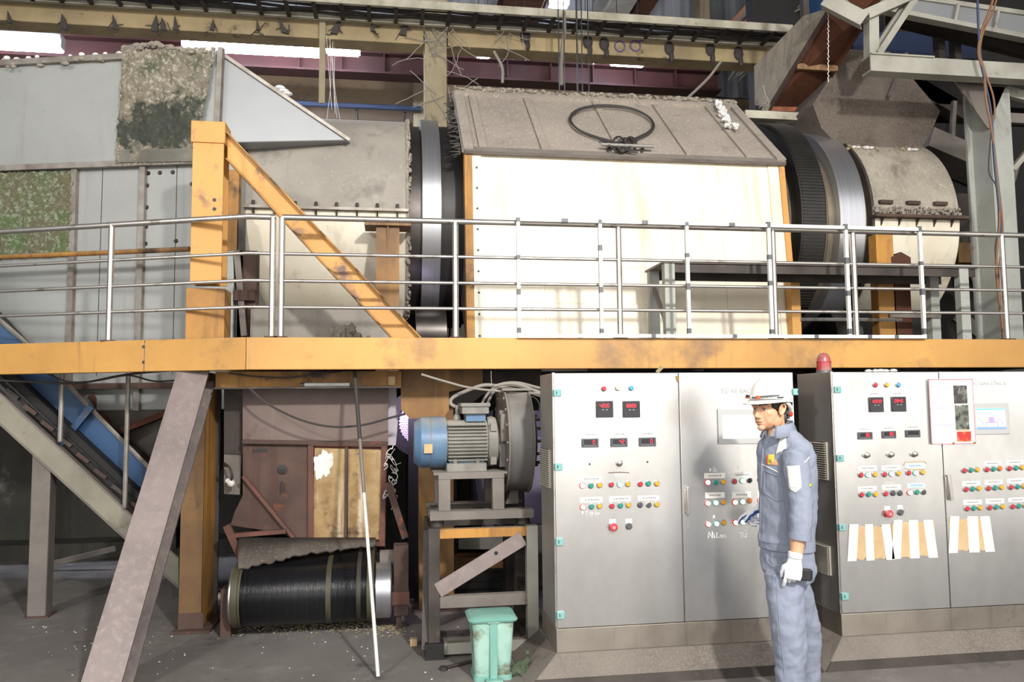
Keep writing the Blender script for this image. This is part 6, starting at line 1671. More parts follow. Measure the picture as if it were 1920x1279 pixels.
def seam(bv, pts, r, name, m, par, off=.001, n=6):
    out = []
    for x, y in [(p.x, p.y) for p in curve([(a, b, 0) for a, b in pts], n)]:
        p, n_ = hit(bv, x, y)
        if p is not None: out.append(p + n_ * off)
    return MB().tube(out, r, 6).build(name, m, par) if len(out) > 2 else None

Zv = V((0, 0, 1))
pe = thing('person', 'person in grey blue work clothes and white hard hat pressing a cabinet button', 'person', (PY(1480, 1279, YP_).x, YP_, 0))
# ---- head frame
yaw_h = R(24)
hf = V((-math.cos(yaw_h), -math.sin(yaw_h), 0)); hl = V((-hf.y, hf.x, 0))
hc = PY(1443, 767, YP_)
def HD(x, y, z): return hc + hf * x + hl * y + Zv * z
def ell(mb, c, r, n=20, m=14):
    """ellipsoid in the head frame"""
    k = len(mb.v); mb.ball((0, 0, 0), r, n, m)
    for i in range(k, len(mb.v)):
        p = mb.v[i]; mb.v[i] = HD(c[0] + p.x, c[1] + p.y, c[2] + p.z)
    return mb
def HT(mb, pts, r, n=12): return mb.tube([HD(*p) for p in pts], r, n)
body = MB()
ell(body, (-.017, 0, .038), (.098, .077, .082))
ell(body, (.03, 0, -.025), (.062, .066, .08))
ell(body, (.035, 0, -.072), (.05, .05, .038))
ell(body, (.074, 0, -.1), (.018, .023, .016))
for s in (-1, 1):
    ell(body, (.05, s * .042, -.02), (.028, .02, .026))
    ell(body, (.004, s * .05, -.06), (.04, .016, .036))
    ell(body, (.045, s * .034, -.055), (.03, .022, .036))
    ell(body, (.076, s * .027, .019), (.016, .03, .0085))
    ell(body, (.094, s * .0115, -.043), (.012, .009, .008), 10, 8)
    ell(body, (.077, s * .032, .0075), (.012, .0165, .0045), 12, 8)
    ell(body, (.074, s * .032, -.0085), (.012, .015, .0035), 12, 8)
    # ear: rim and lobe
    HT(body, [(.012, s * .075, -.02), (.018, s * .081, .0), (.01, s * .087, .022), (-.008, s * .09, .028), (-.02, s * .09, .012), (-.014, s * .086, -.012), (.004, s * .08, -.03), (.012, s * .076, -.026)], [.006, .006, .006, .006, .006, .006, .008, .006], 8)
    ell(body, (.0, s * .077, -.0), (.016, .007, .024), 12, 8)
HT(body, [(.078, 0, .02), (.092, 0, -.004), (.104, 0, -.028), (.11, 0, -.038), (.1, 0, -.045)], [.009, .0085, .0105, .012, .009], 12)
ell(body, (.088, 0, -.064), (.013, .023, .0065), 14, 8)
ell(body, (.086, 0, -.076), (.013, .02, .007), 14, 8)
ell(body, (.078, 0, -.055), (.016, .028, .02), 14, 8)
# neck down to the chest
tc_ = lambda px, py, dy=0.0: PY(px, py, YP_ + dy)
nb = tc_(1468, 836)
body.tube([HD(-.03, 0, -.03), HD(-.035, 0, -.085), HD(-.045, 0, -.13), nb, nb - Zv * .1], [.055, .055, .057, .066, .1], 20)
# torso, arms and legs: tapered and jointed
yaw_t = R(30)
tf_ = V((-math.cos(yaw_t), -math.sin(yaw_t), 0)); tl_ = V((-tf_.y, tf_.x, 0))
def ring(c, a, b, n=28, sq=1.0):
    out = []
    for i in range(n):
        q = 2 * math.pi * i / n; cq, sq_ = math.cos(q), math.sin(q)
        out.append(c + tf_ * a * math.copysign(abs(cq) ** sq, cq) + tl_ * b * math.copysign(abs(sq_) ** sq, sq_))
    return out
def TC(px, z):
    p = PY(px, 900, YP_); return V((p.x, YP_, z))
body.loft([ring(TC(1474, .76), .045, .075), ring(TC(1473, .95), .065, .105), ring(TC(1474, 1.1), .065, .105), ring(TC(1477, 1.25), .062, .11), ring(TC(1476, 1.36), .055, .11), ring(TC(1470, 1.43), .05, .075)])
LS, LE, LW = PY(1490, 858, 3.97), PY(1502, 948, 3.93), PY(1493, 1043, 3.9)
RS, RE, RW = PY(1452, 858, 4.26), PY(1452, 945, 4.40), PY(1425, 952, 4.61)
body.tube([TC(1472, 1.36), LS, (LS + LE) / 2, LE, (LE + LW) / 2, LW], [.035, .042, .04, .04, .043, .031], 16)
body.tube([TC(1472, 1.36), RS, (RS + RE) / 2, RE, (RE + RW) / 2, RW], [.035, .042, .04, .04, .04, .03], 16)
legL = [(PY(1475, 1075, 4.06), .05), (PY(1475, 1130, 4.04), .055), (PY(1479, 1205, 4.0), .052), (PY(1483, 1260, 4.02), .048), (PY(1486, 1310, 4.03), .042)]
legR = [(PY(1480, 1075, 4.14), .05), (PY(1496, 1130, 4.18), .052), (PY(1510, 1200, 4.22), .05), (PY(1514, 1260, 4.25), .048), (PY(1521, 1302, 4.27), .042)]
for lg in (legL, legR):
    pts = [p for p, _ in lg] + [V((lg[-1][0].x, lg[-1][0].y, .05))]
    body.tube(pts, [r_ for _, r_ in lg] + [.045], 16)
bo = body.build('body', M['skin'], pe, fix=True)
bake(bo, [('REMESH', dict(mode='VOXEL', voxel_size=.0034)), ('SMOOTH', dict(factor=.5, iterations=7))])
bvb = bvh_of(bo)
# eyes, brows, lips laid on the face
for s in (-1, 1):
    e = MB(); ell(e, (.0735, s * .032, -.0005), (.011, .0115, .0075), 14, 10)
    eo = e.build('eye', M['eye_white'], pe)
    e = MB(); ell(e, (.0825, s * .034 - .001 * 0, -.0005), (.0035, .0048, .0048), 12, 8); e.build('iris', M['iris'], eo)
    HT(MB(), [(.0845, s * .018, .0045), (.0855, s * .03, .0075), (.0805, s * .045, .0035)], [.0015, .0022, .0012], 6).build('eyelash_line', M['hair'], eo)
    HT(MB(), [(.0935, s * .012, .02), (.0945, s * .024, .0265), (.087, s * .043, .0265), (.076, s * .055, .019)], [.003, .0048, .0046, .002], 8).build('eyebrow', M['hair'], pe)
lp_ = MB()
lp_.tube([HD(.0885, -.022, -.0685), HD(.0965, -.011, -.064), HD(.0985, 0, -.066), HD(.0965, .011, -.064), HD(.0885, .022, -.0685)], [.001, .003, .003, .003, .001], 8)
lp_.tube([HD(.0885, -.02, -.0705), HD(.0955, -.009, -.0755), HD(.097, 0, -.0765), HD(.0955, .009, -.0755), HD(.0885, .02, -.0705)], [.001, .0034, .0038, .0034, .001], 8)
lp_.build('lips', M['lip'], pe)
HT(MB(), [(.0885, -.022, -.0695), (.0965, -.011, -.0698), (.0992, 0, -.0705), (.0965, .011, -.0698), (.0885, .022, -.0695)], .0009, 6).build('mouth_line', M['iris'], pe)
# hair: a shell over the skull, cut along the hairline
hm_ = MB(); nn1, mm1 = 48, 32; c_ = (-.02, 0, .036); rr_ = (.1005, .0815, .085)
pts = {}; vs = []; fs = []
for i in range(mm1 + 1):
    f = -math.pi / 2 + math.pi * i / mm1
    for j in range(nn1):
        t_ = 2 * math.pi * j / nn1
        vs.append((c_[0] + rr_[0] * math.cos(f) * math.cos(t_), rr_[1] * math.cos(f) * math.sin(t_), c_[2] + rr_[2] * math.sin(f)))
def hairy(p):
    x, y, z = p
    if x > .048: return False
    if z > .025: return True
    if x > .022: return z > -.004
    if x > -.035: return z > .02 if x < .008 else z > -.02
    return z > -.075 + max(0, x + .06) * 1.2
for i in range(mm1):
    for j in range(nn1):
        q = (i * nn1 + j, i * nn1 + (j + 1) % nn1, (i + 1) * nn1 + (j + 1) % nn1, (i + 1) * nn1 + j)
        cpt_ = [sum(vs[k_][a_] for k_ in q) / 4 for a_ in range(3)]
        if hairy(cpt_): fs.append(q)
hm_.add([HD(*v) for v in vs], fs)
# nape hair under the shell
ho = hm_.build('hair', M['hair'], pe); so = ho.modifiers.new('solid', 'SOLIDIFY'); so.thickness = .012; so.offset = -.6
nh = MB(); ell(nh, (-.07, 0, -.05), (.024, .056, .045), 16, 12); nh.build('nape_hair', M['hair'], ho)
# ---- hard hat
hh = thing('hard_hat', 'white hard hat with clear goggles on its brim, worn by the worker', 'hard hat', tuple(HD(0, 0, .045)))
dm = MB(); vs = []; nn2, mm2 = 48, 14
for i in range(mm2 + 1):
    f = math.pi / 2 * i / mm2
    for j in range(nn2):
        t_ = 2 * math.pi * j / nn2
        k_ = math.cos(f) ** .85
        rib_ = 1 + .018 * math.exp(-(math.sin(t_) * 5) ** 2) * math.sin(f) ** .5 if i < mm2 else 1
        vs.append(HD(-.012 + .121 * k_ * math.cos(t_) * rib_, .104 * k_ * math.sin(t_), .05 + .127 * math.sin(f) * (1 + .03 * math.exp(-(math.sin(t_) * 5) ** 2))))
dm.add(vs, [(i * nn2 + j, i * nn2 + (j + 1) % nn2, (i + 1) * nn2 + (j + 1) % nn2, (i + 1) * nn2 + j) for i in range(mm2) for j in range(nn2)])
do_ = dm.build('shell', M['helmet'], hh, smooth=60); so = do_.modifiers.new('solid', 'SOLIDIFY'); so.thickness = .004
bm_ = MB(); vs = []
for i in range(4):
    for j in range(nn2):
        t_ = 2 * math.pi * j / nn2; fr_ = max(0, math.cos(t_))
        e = (.006 + .05 * fr_ ** 1.4) * i / 3
        back_ = max(0, -math.cos(t_))
        vs.append(HD(-.012 + (.121 + e) * math.cos(t_), (.104 + e * .8 + .004 * i / 3) * math.sin(t_), .05 - .003 * i - (.012 * fr_ ** 2) * (i / 3) - back_ * .004 * i))
bm_.add(vs, [(i * nn2 + j, i * nn2 + (j + 1) % nn2, (i + 1) * nn2 + (j + 1) % nn2, (i + 1) * nn2 + j) for i in range(3) for j in range(nn2)])
do_ = bm_.build('brim', M['helmet'], hh, smooth=60); so = do_.modifiers.new('solid', 'SOLIDIFY'); so.thickness = .005
HT(MB(), [(-.02, .092, .04), (-.05, .089, .022), (-.085, .07, .0), (-.115, .03, -.02), (-.12, 0, -.024), (-.115, -.03, -.02), (-.085, -.07, .0)], .011, 8).build('suspension_band', M['helmet'], hh)
HT(MB(), [(-.07, .078, .046), (-.09, .066, .03), (-.098, .056, .012)], .012, 8).build('black_pad', M['black'], hh)
MB().cyl(HD(-.116, .02, -.024), HD(-.146, .024, -.03), .019, .015, n=16).build('adjuster_knob', mat('orange_red_plastic', '#d8482c', rough=.4), hh)
HT(MB(), [(-.112, .03, -.0), (-.118, .03, -.03), (-.112, .03, -.055)], .008, 8).build('band_clip', M['black'], hh)
# goggles parked on the brim
gg = thing('safety_goggles', 'clear safety goggles with orange hinges pushed up on the hard hat brim', 'goggles', tuple(HD(.1, 0, .06)))
fr_pts = [(-.012 + .133 * math.cos(a_), .116 * math.sin(a_), .062) for a_ in [R(d_) for d_ in range(-75, 76, 10)]]
HT(MB(), fr_pts, .0045, 8).build('frame', M['grey_btn'], gg)
for s in (-1, 1):
    ln = MB(); vs = []
    for i in range(9):
        a_ = R(s * (8 + 50 * i / 8))
        for dz in (-.004, .014): vs.append(HD(-.012 + .137 * math.cos(a_), .12 * math.sin(a_), .06 + dz))
    ln.add(vs, [(2 * i, 2 * i + 2, 2 * i + 3, 2 * i + 1) for i in range(8)])
    lo = ln.build('lens', mat('clear_lens', '#e6ecee', rough=.08), gg); so = lo.modifiers.new('solid', 'SOLIDIFY'); so.thickness = .002
for (x, y, z, m_) in ((.122, .03, .064, 'o'), (.118, -.045, .066, 'o')):
    ob = MB(); ell(ob, (x, y, z), (.012, .016, .009), 12, 8); ob.build('orange_hinge', mat('orange_plastic', '#e8682c', rough=.4), gg)
HT(MB(), [(.12, -.03, .07), (.142, -.03, .074), (.158, -.02, .074), (.168, -.005, .066)], [.005, .005, .0045, .004], 8).build('temple_arm', M['black'], gg)
HT(MB(), [(.128, .02, .066), (.12, .05, .066), (.09, .085, .07), (.05, .108, .072)], [.005, .005, .005, .004], 8).build('temple_arm', M['grey_btn'], gg)

# ---- jacket
jk = MB()
jk.loft([ring(TC(1470, .822), .1, .158, 36, .9), ring(TC(1470, .87), .1, .159, 36, .9), ring(TC(1471, .9), .096, .155, 36, .9), ring(TC(1474, 1.0), .1, .158, 36, .88), ring(TC(1476, 1.14), .106, .16, 36, .88), ring(TC(1476, 1.25), .108, .166, 36, .88),
         ring(TC(1476, 1.33), .102, .17, 36, .9), ring(TC(1474, 1.39), .086, .155, 36, .95), ring(TC(1470, 1.43), .074, .115, 36, 1), ring(TC(1466, 1.462), .066, .08, 36, 1)])
jk.tube([TC(1474, 1.35) + tl_ * .09, LS, LS * .55 + LE * .45, LE, LE * .45 + PY(1500, 1004, 3.91) * .55, PY(1500, 1006, 3.91)], [.066, .07, .066, .063, .06, .054], 20)
jk.tube([TC(1474, 1.35) - tl_ * .09, RS, (RS + RE) / 2, RE, RE * .55 + RW * .45, RE * .3 + RW * .7], [.064, .068, .064, .058, .05, .043], 20)
jo = jk.build('jacket', M['work_cloth'], pe)
tx = bpy.data.textures.new('folds', 'CLOUDS'); tx.noise_scale = .085; tx.noise_depth = 2
tx2 = bpy.data.textures.new('fine_folds', 'CLOUDS'); tx2.noise_scale = .05; tx2.noise_depth = 1
bake(jo, [('REMESH', dict(mode='VOXEL', voxel_size=.0062)), ('SMOOTH', dict(factor=.5, iterations=5)), ('DISPLACE', dict(texture=tx, strength=.016, mid_level=.5)), ('DISPLACE', dict(texture=tx2, strength=.007, mid_level=.5)), ('SMOOTH', dict(factor=.5, iterations=2))])
bvj = bvh_of(jo)
# cuffs, hem band, collar
cf = PY(1500, 1001, 3.91); ce = PY(1499, 1010, 3.91)
MB().lathe(cf, ce - cf, [(0, .06), (.03, .058), (.032, .052), (.0, .05)], 28).build('cuff', M['work_cloth'], jo)
cl = MB()
def collar_pt(q, r_, dz, k_): 
    c = TC(1464, 1.45); return c + tf_ * r_ * math.cos(q) * 1.05 + tl_ * r_ * .92 * math.sin(q) + Zv * (dz)
vs = []; n_ = 30
for i in range(n_ + 1):
    q = R(22) + (2 * math.pi - R(44)) * i / n_
    b_ = .5 - .5 * math.cos(q)      # 0 at the front, 1 at the back
    for r_, dz in ((.082, -.02 + .0 * b_), (.074, .03 + .03 * b_), (.078, .034 + .03 * b_), (.096 + .012 * (1 - b_), -.012 + .022 * b_ - .02 * (1 - b_))):
        vs.append(collar_pt(q, r_, dz, 0))
cl.add(vs, [(4 * i + k_, 4 * i + k_ + 1, 4 * i + 5 + k_, 4 * i + 4 + k_) for i in range(n_) for k_ in range(3)])
co = cl.build('collar', M['work_cloth'], jo, smooth=60); so = co.modifiers.new('solid', 'SOLIDIFY'); so.thickness = .005
ci = MB().lathe(TC(1467, 1.43), (-.02, 0, 1), [(0, .068), (.035, .064), (.04, .062), (.04, .056), (0, .058)], 24); ci.build('undershirt', M['collar_in'], jo)
tag(decal(bvj, ((1464, 818), (1474, 819), (1475, 842), (1454, 853)), 'shoulder_patch', M['patch_white'], jo), 'pale shoulder patch')
tag(decal(bvj, ((1475, 874), (1499, 873), (1503, 915), (1480, 917)), 'sleeve_patch', M['patch_white'], jo), 'pale five sided sleeve patch')
decal(bvj, ((1480, 916.5), (1503, 914.5), (1492.5, 923), (1491.5, 923.5)), 'sleeve_patch_tip', M['patch_white'], jo)
decal(bvj, ((1440, 853), (1452, 852), (1451, 873), (1439, 871)), 'chest_badge', mat('yellow_badge', '#e8c848', rough=.6), jo)
decal(bvj, ((1439.5, 853), (1442, 853), (1441, 872), (1438.5, 871)), 'badge_edge', mat('orange_badge', '#d8683c', rough=.6), jo, off=.005)
decal(bvj, ((1443, 861), (1448, 861), (1448, 867), (1443, 867)), 'badge_mark', mat('green_badge', '#8aa848', rough=.6), jo, 4, 4, off=.0055)
seam(bvj, [(1429, 871), (1438, 875), (1448, 880), (1460, 886)], .0028, 'chest_piping', M['patch_white'], jo)
seam(bvj, [(1507, 868), (1512, 864), (1517, 857)], .0028, 'back_piping', M['patch_white'], jo)
seam(bvj, [(1434, 882), (1433, 905), (1433, 922), (1445, 932), (1458, 939), (1470, 938)], .0025, 'pocket_seam', M['work_cloth'], jo)
seam(bvj, [(1434, 882), (1446, 888), (1459, 893)], .003, 'pocket_flap', M['work_cloth'], jo)
seam(bvj, [(1431, 842), (1428, 880), (1427, 930), (1426, 985), (1424, 1018)], .003, 'front_placket', M['work_cloth'], jo)
seam(bvj, [(1420, 1010), (1440, 1017), (1460, 1020), (1476, 1021)], .0025, 'hem_seam', M['work_cloth'], jo)
seam(bvj, [(1466, 838), (1463, 870), (1466, 905), (1472, 950), (1477, 1000)], .003, 'armhole_seam', M['work_cloth'], jo)
decal(bvj, ((1517, 908), (1521, 906), (1521, 912), (1517, 913)), 'back_mark', mat('yellow_print', '#c8c840', rough=.6), jo, 3, 3)
# ---- trousers
tr2 = MB()
tr2.loft([ring(TC(1469, .885), .088, .143, 30, .9), ring(TC(1471, .8), .098, .15, 30, .9), ring(TC(1472, .72), .1, .148, 30, .9), ring(TC(1474, .66), .088, .125, 30, .95)])
tr2.tube([PY(1470, 1075, 4.04), PY(1472, 1120, 4.03), PY(1476, 1165, 4.01), PY(1480, 1210, 4.0), PY(1482, 1250, 4.0), PY(1483, 1290, 4.01), PY(1485, 1322, 4.02)], [.096, .098, .091, .084, .076, .072, .07], 22)
tr2.tube([PY(1478, 1070, 4.16), PY(1493, 1120, 4.18), PY(1505, 1165, 4.2), PY(1511, 1205, 4.22), PY(1512, 1250, 4.24), PY(1512, 1285, 4.25), PY(1514, 1308, 4.26)], [.096, .093, .087, .081, .077, .074, .071], 22)
to = tr2.build('trousers', M['work_cloth'], pe)
tx3 = bpy.data.textures.new('leg_folds', 'CLOUDS'); tx3.noise_scale = .11; tx3.noise_depth = 2
bake(to, [('REMESH', dict(mode='VOXEL', voxel_size=.0062)), ('SMOOTH', dict(factor=.5, iterations=5)), ('DISPLACE', dict(texture=tx3, strength=.022, mid_level=.5)), ('DISPLACE', dict(texture=tx2, strength=.013, mid_level=.5)), ('SMOOTH', dict(factor=.5, iterations=2))])
bvt = bvh_of(to)
seam(bvt, [(1454, 1045), (1456, 1100), (1460, 1150), (1466, 1210), (1472, 1275)], .0022, 'side_seam', M['work_cloth'], to)
seam(bvt, [(1438, 1040), (1439, 1052), (1448, 1062), (1455, 1064)], .003, 'pocket_edge', M['work_cloth'], to)
# boots
for p, yw in ((PY(1485, 1322, 4.02), 12), (PY(1517, 1308, 4.26), 20)):
    d_ = V((-math.cos(R(yw)), -math.sin(R(yw)), 0)); b_ = V((p.x, p.y, 0)); s_ = V((-d_.y, d_.x, 0))
    bt = MB(); rs = []
    for t_, hw, hz in ((-.075, .03, .05), (-.06, .038, .09), (0, .04, .1), (.06, .044, .075), (.12, .047, .06), (.17, .04, .045), (.19, .022, .03)):
        rs.append([b_ + d_ * t_ + s_ * hw * math.cos(q) + Zv * max(.0, hz * .5 + hz * .5 * math.sin(q)) for q in [2 * math.pi * i / 16 for i in range(16)]])
    bt.loft(rs); bo_ = bt.build('boot', M['black'], pe)
# ---- hands in knitted gloves
def hand(name, wrist, fdir, pn, thumb_side, curls, thumb, m, par, k=1.0, spread=.012):
    """five-fingered glove: palm, four jointed fingers of unequal length, thumb from the palm's side"""
    fdir = V(fdir).normalized(); pn = V(pn); pn = (pn - fdir * pn.dot(fdir)).normalized(); sd = fdir.cross(pn).normalized()
    if sd.dot(V(thumb_side)) < 0: sd = -sd            # sd points to the thumb side
    mb = MB(); pl_ = .095 * k
    rg = []
    for t_, w_, h_ in ((-.03, .031, .027), (.0, .034, .025), (.04, .043, .02), (.075, .044, .018), (.098, .04, .014)):
        c = wrist + fdir * t_ * k
        rg.append([c + sd * w_ * k * math.cos(q) + pn * h_ * k * math.sin(q) for q in [2 * math.pi * i / 20 for i in range(20)]])
    mb.loft(rg)
    L = (.072, .08, .076, .06)
    for i in range(4):
        off = (1.5 - i) * .0215 * k
        p = wrist + fdir * (pl_ - .012 - .004 * abs(i - 1)) + sd * off
        d = (fdir + sd * (1.5 - i) * spread * 3).normalized(); n_l = (pn - d * pn.dot(d)).normalized()
        pts = [p - d * .02 * k, p]; rs = [.0105 * k, .0108 * k]
        for j, seg in enumerate((.46, .3, .24)):
            a_ = R(curls[i][j])
            d, n_l = d * math.cos(a_) + n_l * math.sin(a_), n_l * math.cos(a_) - d * math.sin(a_)
            p = p + d * L[i] * seg * k * 1.15; pts.append(p); rs.append((.0102, .0096, .0082)[j] * k)
        mb.tube(pts, rs, 12); mb.ball(pts[-1], .0083 * k, 10, 8)
    p = wrist + fdir * .022 * k + sd * .03 * k
    pts = [p - sd * .012 * k]; rs = [.015 * k]
    for (af, as_, ap), seg, r_ in zip(thumb, (.03, .032, .026), (.0135, .0115, .0092)):
        d = (fdir * af + sd * as_ + pn * ap).normalized(); p = p + d * seg * k; pts.append(p); rs.append(r_ * k)
    mb.tube(pts, rs, 12); mb.ball(pts[-1], .0092 * k, 10, 8)
    o = mb.build(name, m, par)
    bake(o, [('REMESH', dict(mode='VOXEL', voxel_size=.0024)), ('SMOOTH', dict(factor=.5, iterations=3))])
    MB().lathe(wrist - fdir * .04 * k, fdir, [(0, .032 * k), (.004, .0355 * k), (.02, .036 * k), (.03, .034 * k), (.03, .028 * k), (0, .028 * k)], 24).build('glove_cuff', M['glove_cuff'], o)
    return o
M['glove_cuff'] = mat('white_knit_cuff', '#eceef2', rough=.85, bump=(300, .3, .002))
# left hand hangs, back of the hand to the camera, fingers round a black handset
lw = PY(1490, 1050, 3.9)
fd = (PY(1485, 1096, 3.9) - lw).normalized()
PN0 = V((.35, .93, 0)); PN0 = (PN0 - fd * PN0.dot(fd)).normalized()
hand('left_glove', lw, fd, PN0, (-1, -.2, 0), ((18, 22, 14), (42, 50, 30), (48, 55, 30), (50, 55, 30)), ((.8, .55, .3), (.85, .15, .5), (.9, -.1, .45)), glove_mat('knit_glove', PN0), pe)
hs_c = lw + fd * .075 + PN0 * .042
hx = V((.93, -.35, -.05)).normalized()
ph_ = thing('handset', 'black handset held in the left glove of the worker', 'handset', tuple(hs_c))
MB().bar(hs_c - hx * .05, hs_c + hx * .095, .03, .06, fd).build('body', M['black'], ph_, bevel=.006)
MB().bar(hs_c + hx * .097, hs_c + hx * .101, .022, .045, fd).build('end_cap', M['meter_rim'], ph_)
# right hand reaches to the panel, index finger on the green button
rw = PY(1424, 953, 4.57); tip = PY(1390, 979, 4.715)
fd = (tip - rw).normalized()
PN0 = V((.1, .05, -1)); PN0 = (PN0 - fd * PN0.dot(fd)).normalized()
fd2 = (fd * .98 - PN0 * .12).normalized()
PN0 = (PN0 - fd2 * PN0.dot(fd2)).normalized()
hand('right_glove', tip - fd * .19, fd2, PN0, (-1, -1, 0), ((4, 14, 12), (58, 58, 36), (64, 60, 36), (66, 60, 36)), ((.7, .45, .35), (.9, .05, .4), (.95, -.1, .3)), glove_mat('knit_glove', PN0), pe, 1.1, .003)
# ------------------------------------------------------------------ right: fixed hood, hopper, chute, truss, column
xr0, xr1 = PY(1636, 430, DY - HR).x, PY(1800, 430, DY - HR).x
rh = thing('right_hood', 'dusty fixed hood at the right end of the drum, cream below its debris covered flange', 'machine hood', (5.3, DY, 2.0))
aspr = math.asin((PY(1720, 409, DY - HR).z - DZ) / HR)
hood(rh, xr0, xr1, aspr, M['dust_hood'], M['cream'], 5)
arc(xr0 - .02, xr1 + .03, HR, HR + .1, aspr - .012, aspr + .012, 2).build('wide_flange', M['rust'], rh)
MB().lathe((xr1 - .02, DY, DZ), AX, [(0, HR - .01), (.02, HR - .01), (.02, .0)], 64).build('end_plate', M['dust_hood'], rh)
arc(xr0 - .01, xr0 + .02, HR - .1, HR + .02, -1.6, 2.6).build('seal_edge', M['dark_steel'], rh)
for k in range(3):
    x = xr0 + .15 + k * .3; p = V((x, DY - (HR + .02) * math.cos(aspr + .14), DZ + HR * math.sin(aspr + .14)))
    MB().box(x - .07, x + .07, p.y - .02, p.y + .02, p.z - .015, p.z + .02).build('rusty_lug', M['rust'], rh)
random.seed(41)
fl = MB()
for k in range(260):
    q = aspr + random.uniform(.0, .09); r_ = HR + random.uniform(.0, .05); x = random.uniform(xr0, xr1)
    fl.ball((x, DY - r_ * math.cos(q), DZ + r_ * math.sin(q)), [random.uniform(.006, .022) for _ in range(3)], 6, 4)
tag(fl.build('flange_debris', M['fluff'], rh), kind='stuff')
MB().box(xr0 + .1, xr1 - .1, 7.7, 9.0, 1.9, DZ - HR * .8).build('saddle', M['black_void'], rh)
# hopper above the hood
hp = thing('hopper', 'soot and dust caked feed hopper above the right hood', 'hopper', (5.3, 8.15, 4.4))
Yh = 8.15
def ringpx(px0, px1, py, hy, yc=Yh):
    a = PY(px0, py, yc - hy); b = PY(px1, py, yc - hy)
    return [V((a.x, yc - hy, a.z)), V((b.x, yc - hy, a.z)), V((b.x, yc + hy, a.z)), V((a.x, yc + hy, a.z))]
rings = [ringpx(1603, 1706, 306, .42), ringpx(1540, 1745, 240, .55), ringpx(1524, 1762, 196, .6), ringpx(1590, 1668, 92, .3)]
MB().loft(rings).build('cone', M['hopper'], hp, smooth=20)
def chunk(mb, p, s): mb.ball(p, (s * random.uniform(.6, 1.4), s, s * random.uniform(.5, 1)), 7, 5)
r0 = ringpx(1600, 1708, 300, .44)
MB().loft([[p + V((0, 0, -.15)) for p in r0], r0]).build('spout', M['hopper'], hp)
e_ = rings[2]
MB().bar(PY(1700, 100, 7.7), PY(1668, 180, 7.5), .03, .03).build('edge_bar', M['grey_steel'], hp)
fl = MB()
for k in range(150):
    px = random.uniform(1590, 1730); Y = DY - random.uniform(.2, .75); zz_ = DZ + math.sqrt(max(0, HR * HR - (DY - Y) ** 2))
    p = PY(px, 300, Y); chunk(fl, V((p.x, Y, zz_ + .012)), random.uniform(.008, .03))
tag(fl.build('hood_debris', M['chaff'], rh), kind='stuff')
fl = MB()
for px in (1603, 1610, 1622, 1635, 1705, 1712, 1718, 1626):
    Y = DY - .72; p = PY(px, 300, Y); chunk(fl, V((p.x, Y, DZ + math.sqrt(HR * HR - .72 ** 2) + .025)), .026)
tag(fl.build('white_scraps', M['white_rag'], rh), kind='stuff')
# white tray end over the ring
a = PY(1398, 211, 7.9); b = PY(1536, 217, 7.9)
tag(MB().box(a.x, b.x, 7.9, 8.02, a.z - .055, a.z + .03).build('white_bar', M['tray']), 'short grimy white bar under the rusty chute, above the dark gear', 'bar')
# rusty chute
A_, B_, C_, D_ = PY(1441, 202, 8.2), PY(1516, 204, 8.2), PY(1612, 50, 7.1), PY(1556, 14, 7.1)
ch2 = thing('rusty_chute', 'rusty sloping chute coming down from the upper right over the drum', 'chute', tuple(A_))
ext = 0.35
C2 = C_ + (C_ - B_) * ext; D2 = D_ + (D_ - A_) * ext
nn_ = (B_ - A_).cross(D_ - A_).normalized(); nn_ = nn_ if nn_.z > 0 else -nn_
MB().prism([A_, B_, C2, D2], nn_ * .02).build('bottom_plate', M['rust_orange'], ch2)
MB().bar(A_ - nn_ * .02, B_ - nn_ * .02, .03, .05).build('end_angle', mat('orange_edge', '#a5633c', '#7a4a30', (8, .4, .6), .7), ch2)
m0 = A_ + (D_ - A_) * .47; m1 = B_ + (C_ - B_) * .56
MB().bar(m0 - nn_ * .05, m1 - nn_ * .06, .04, .06).build('cross_angle', M['brown_plate'], ch2)
MB().bar(B_ - nn_ * .02, C2 - nn_ * .02, .03, .05).build('side_angle', M['rust_orange'], ch2)
MB().bar(A_ - nn_ * .02, D2 - nn_ * .02, .03, .05).build('side_angle', M['rust'], ch2)
F_, G_, E_ = PY(1414, 124, 8.55), PY(1506, 30, 7.55), PY(1415, 197, 8.45)
MB().prism([A_, D_, G_, F_, E_], (.02, .02, 0)).build('side_wall', M['dust_hood'], ch2)
tr_ = MB(); cxy = PY(1446, 150, 8.3)
tr_.prism([PY(1440, 165, 8.3), PY(1450, 120, 8.2), PY(1456, 112, 8.1), PY(1449, 140, 8.2), PY(1446, 152, 8.2)], (0, -.01, 0))
tr_.build('tear', M['black'], ch2)
fz = MB(); random.seed(6)
for k in range(60):
    p = PY(1436 + random.gauss(0, 3), random.uniform(178, 204), 8.1); q = p + V((random.uniform(-.04, .04), random.uniform(-.03, .03), -random.uniform(.02, .1)))
    fz.tube([p, (p + q) / 2 + V((random.uniform(-.02, .02), 0, 0)), q], .005, 4)
fz.tube([PY(1430, 160, 8.1), PY(1436, 182, 8.1)], .01, 5)
tag(fz.build('straw_tuft', M['fluff']), 'pale straw tuft caught on the lower corner of the rusty chute', 'straw')
ck = MB()
pts = [PY(1553, y, 7.0) + V((.008 * math.sin(y * .9), 0, 0)) for y in range(-30, 155, 4)]
ck.tube(pts, .004, 6)
tag(ck.build('hanging_chain', M['label_white']), 'thin pale chain hanging in front of the rusty chute', 'chain')
bs = MB().prism([PY(1508, -40, 8.3), PY(1555, -40, 8.0), PY(1555, 20, 8.0), PY(1518, 62, 8.3), PY(1510, 62, 8.3)], (0, .03, 0))
tag(bs.build('blue_sheet', M['blue_paint']), 'blue sheet standing behind the top of the rusty chute', 'sheet')
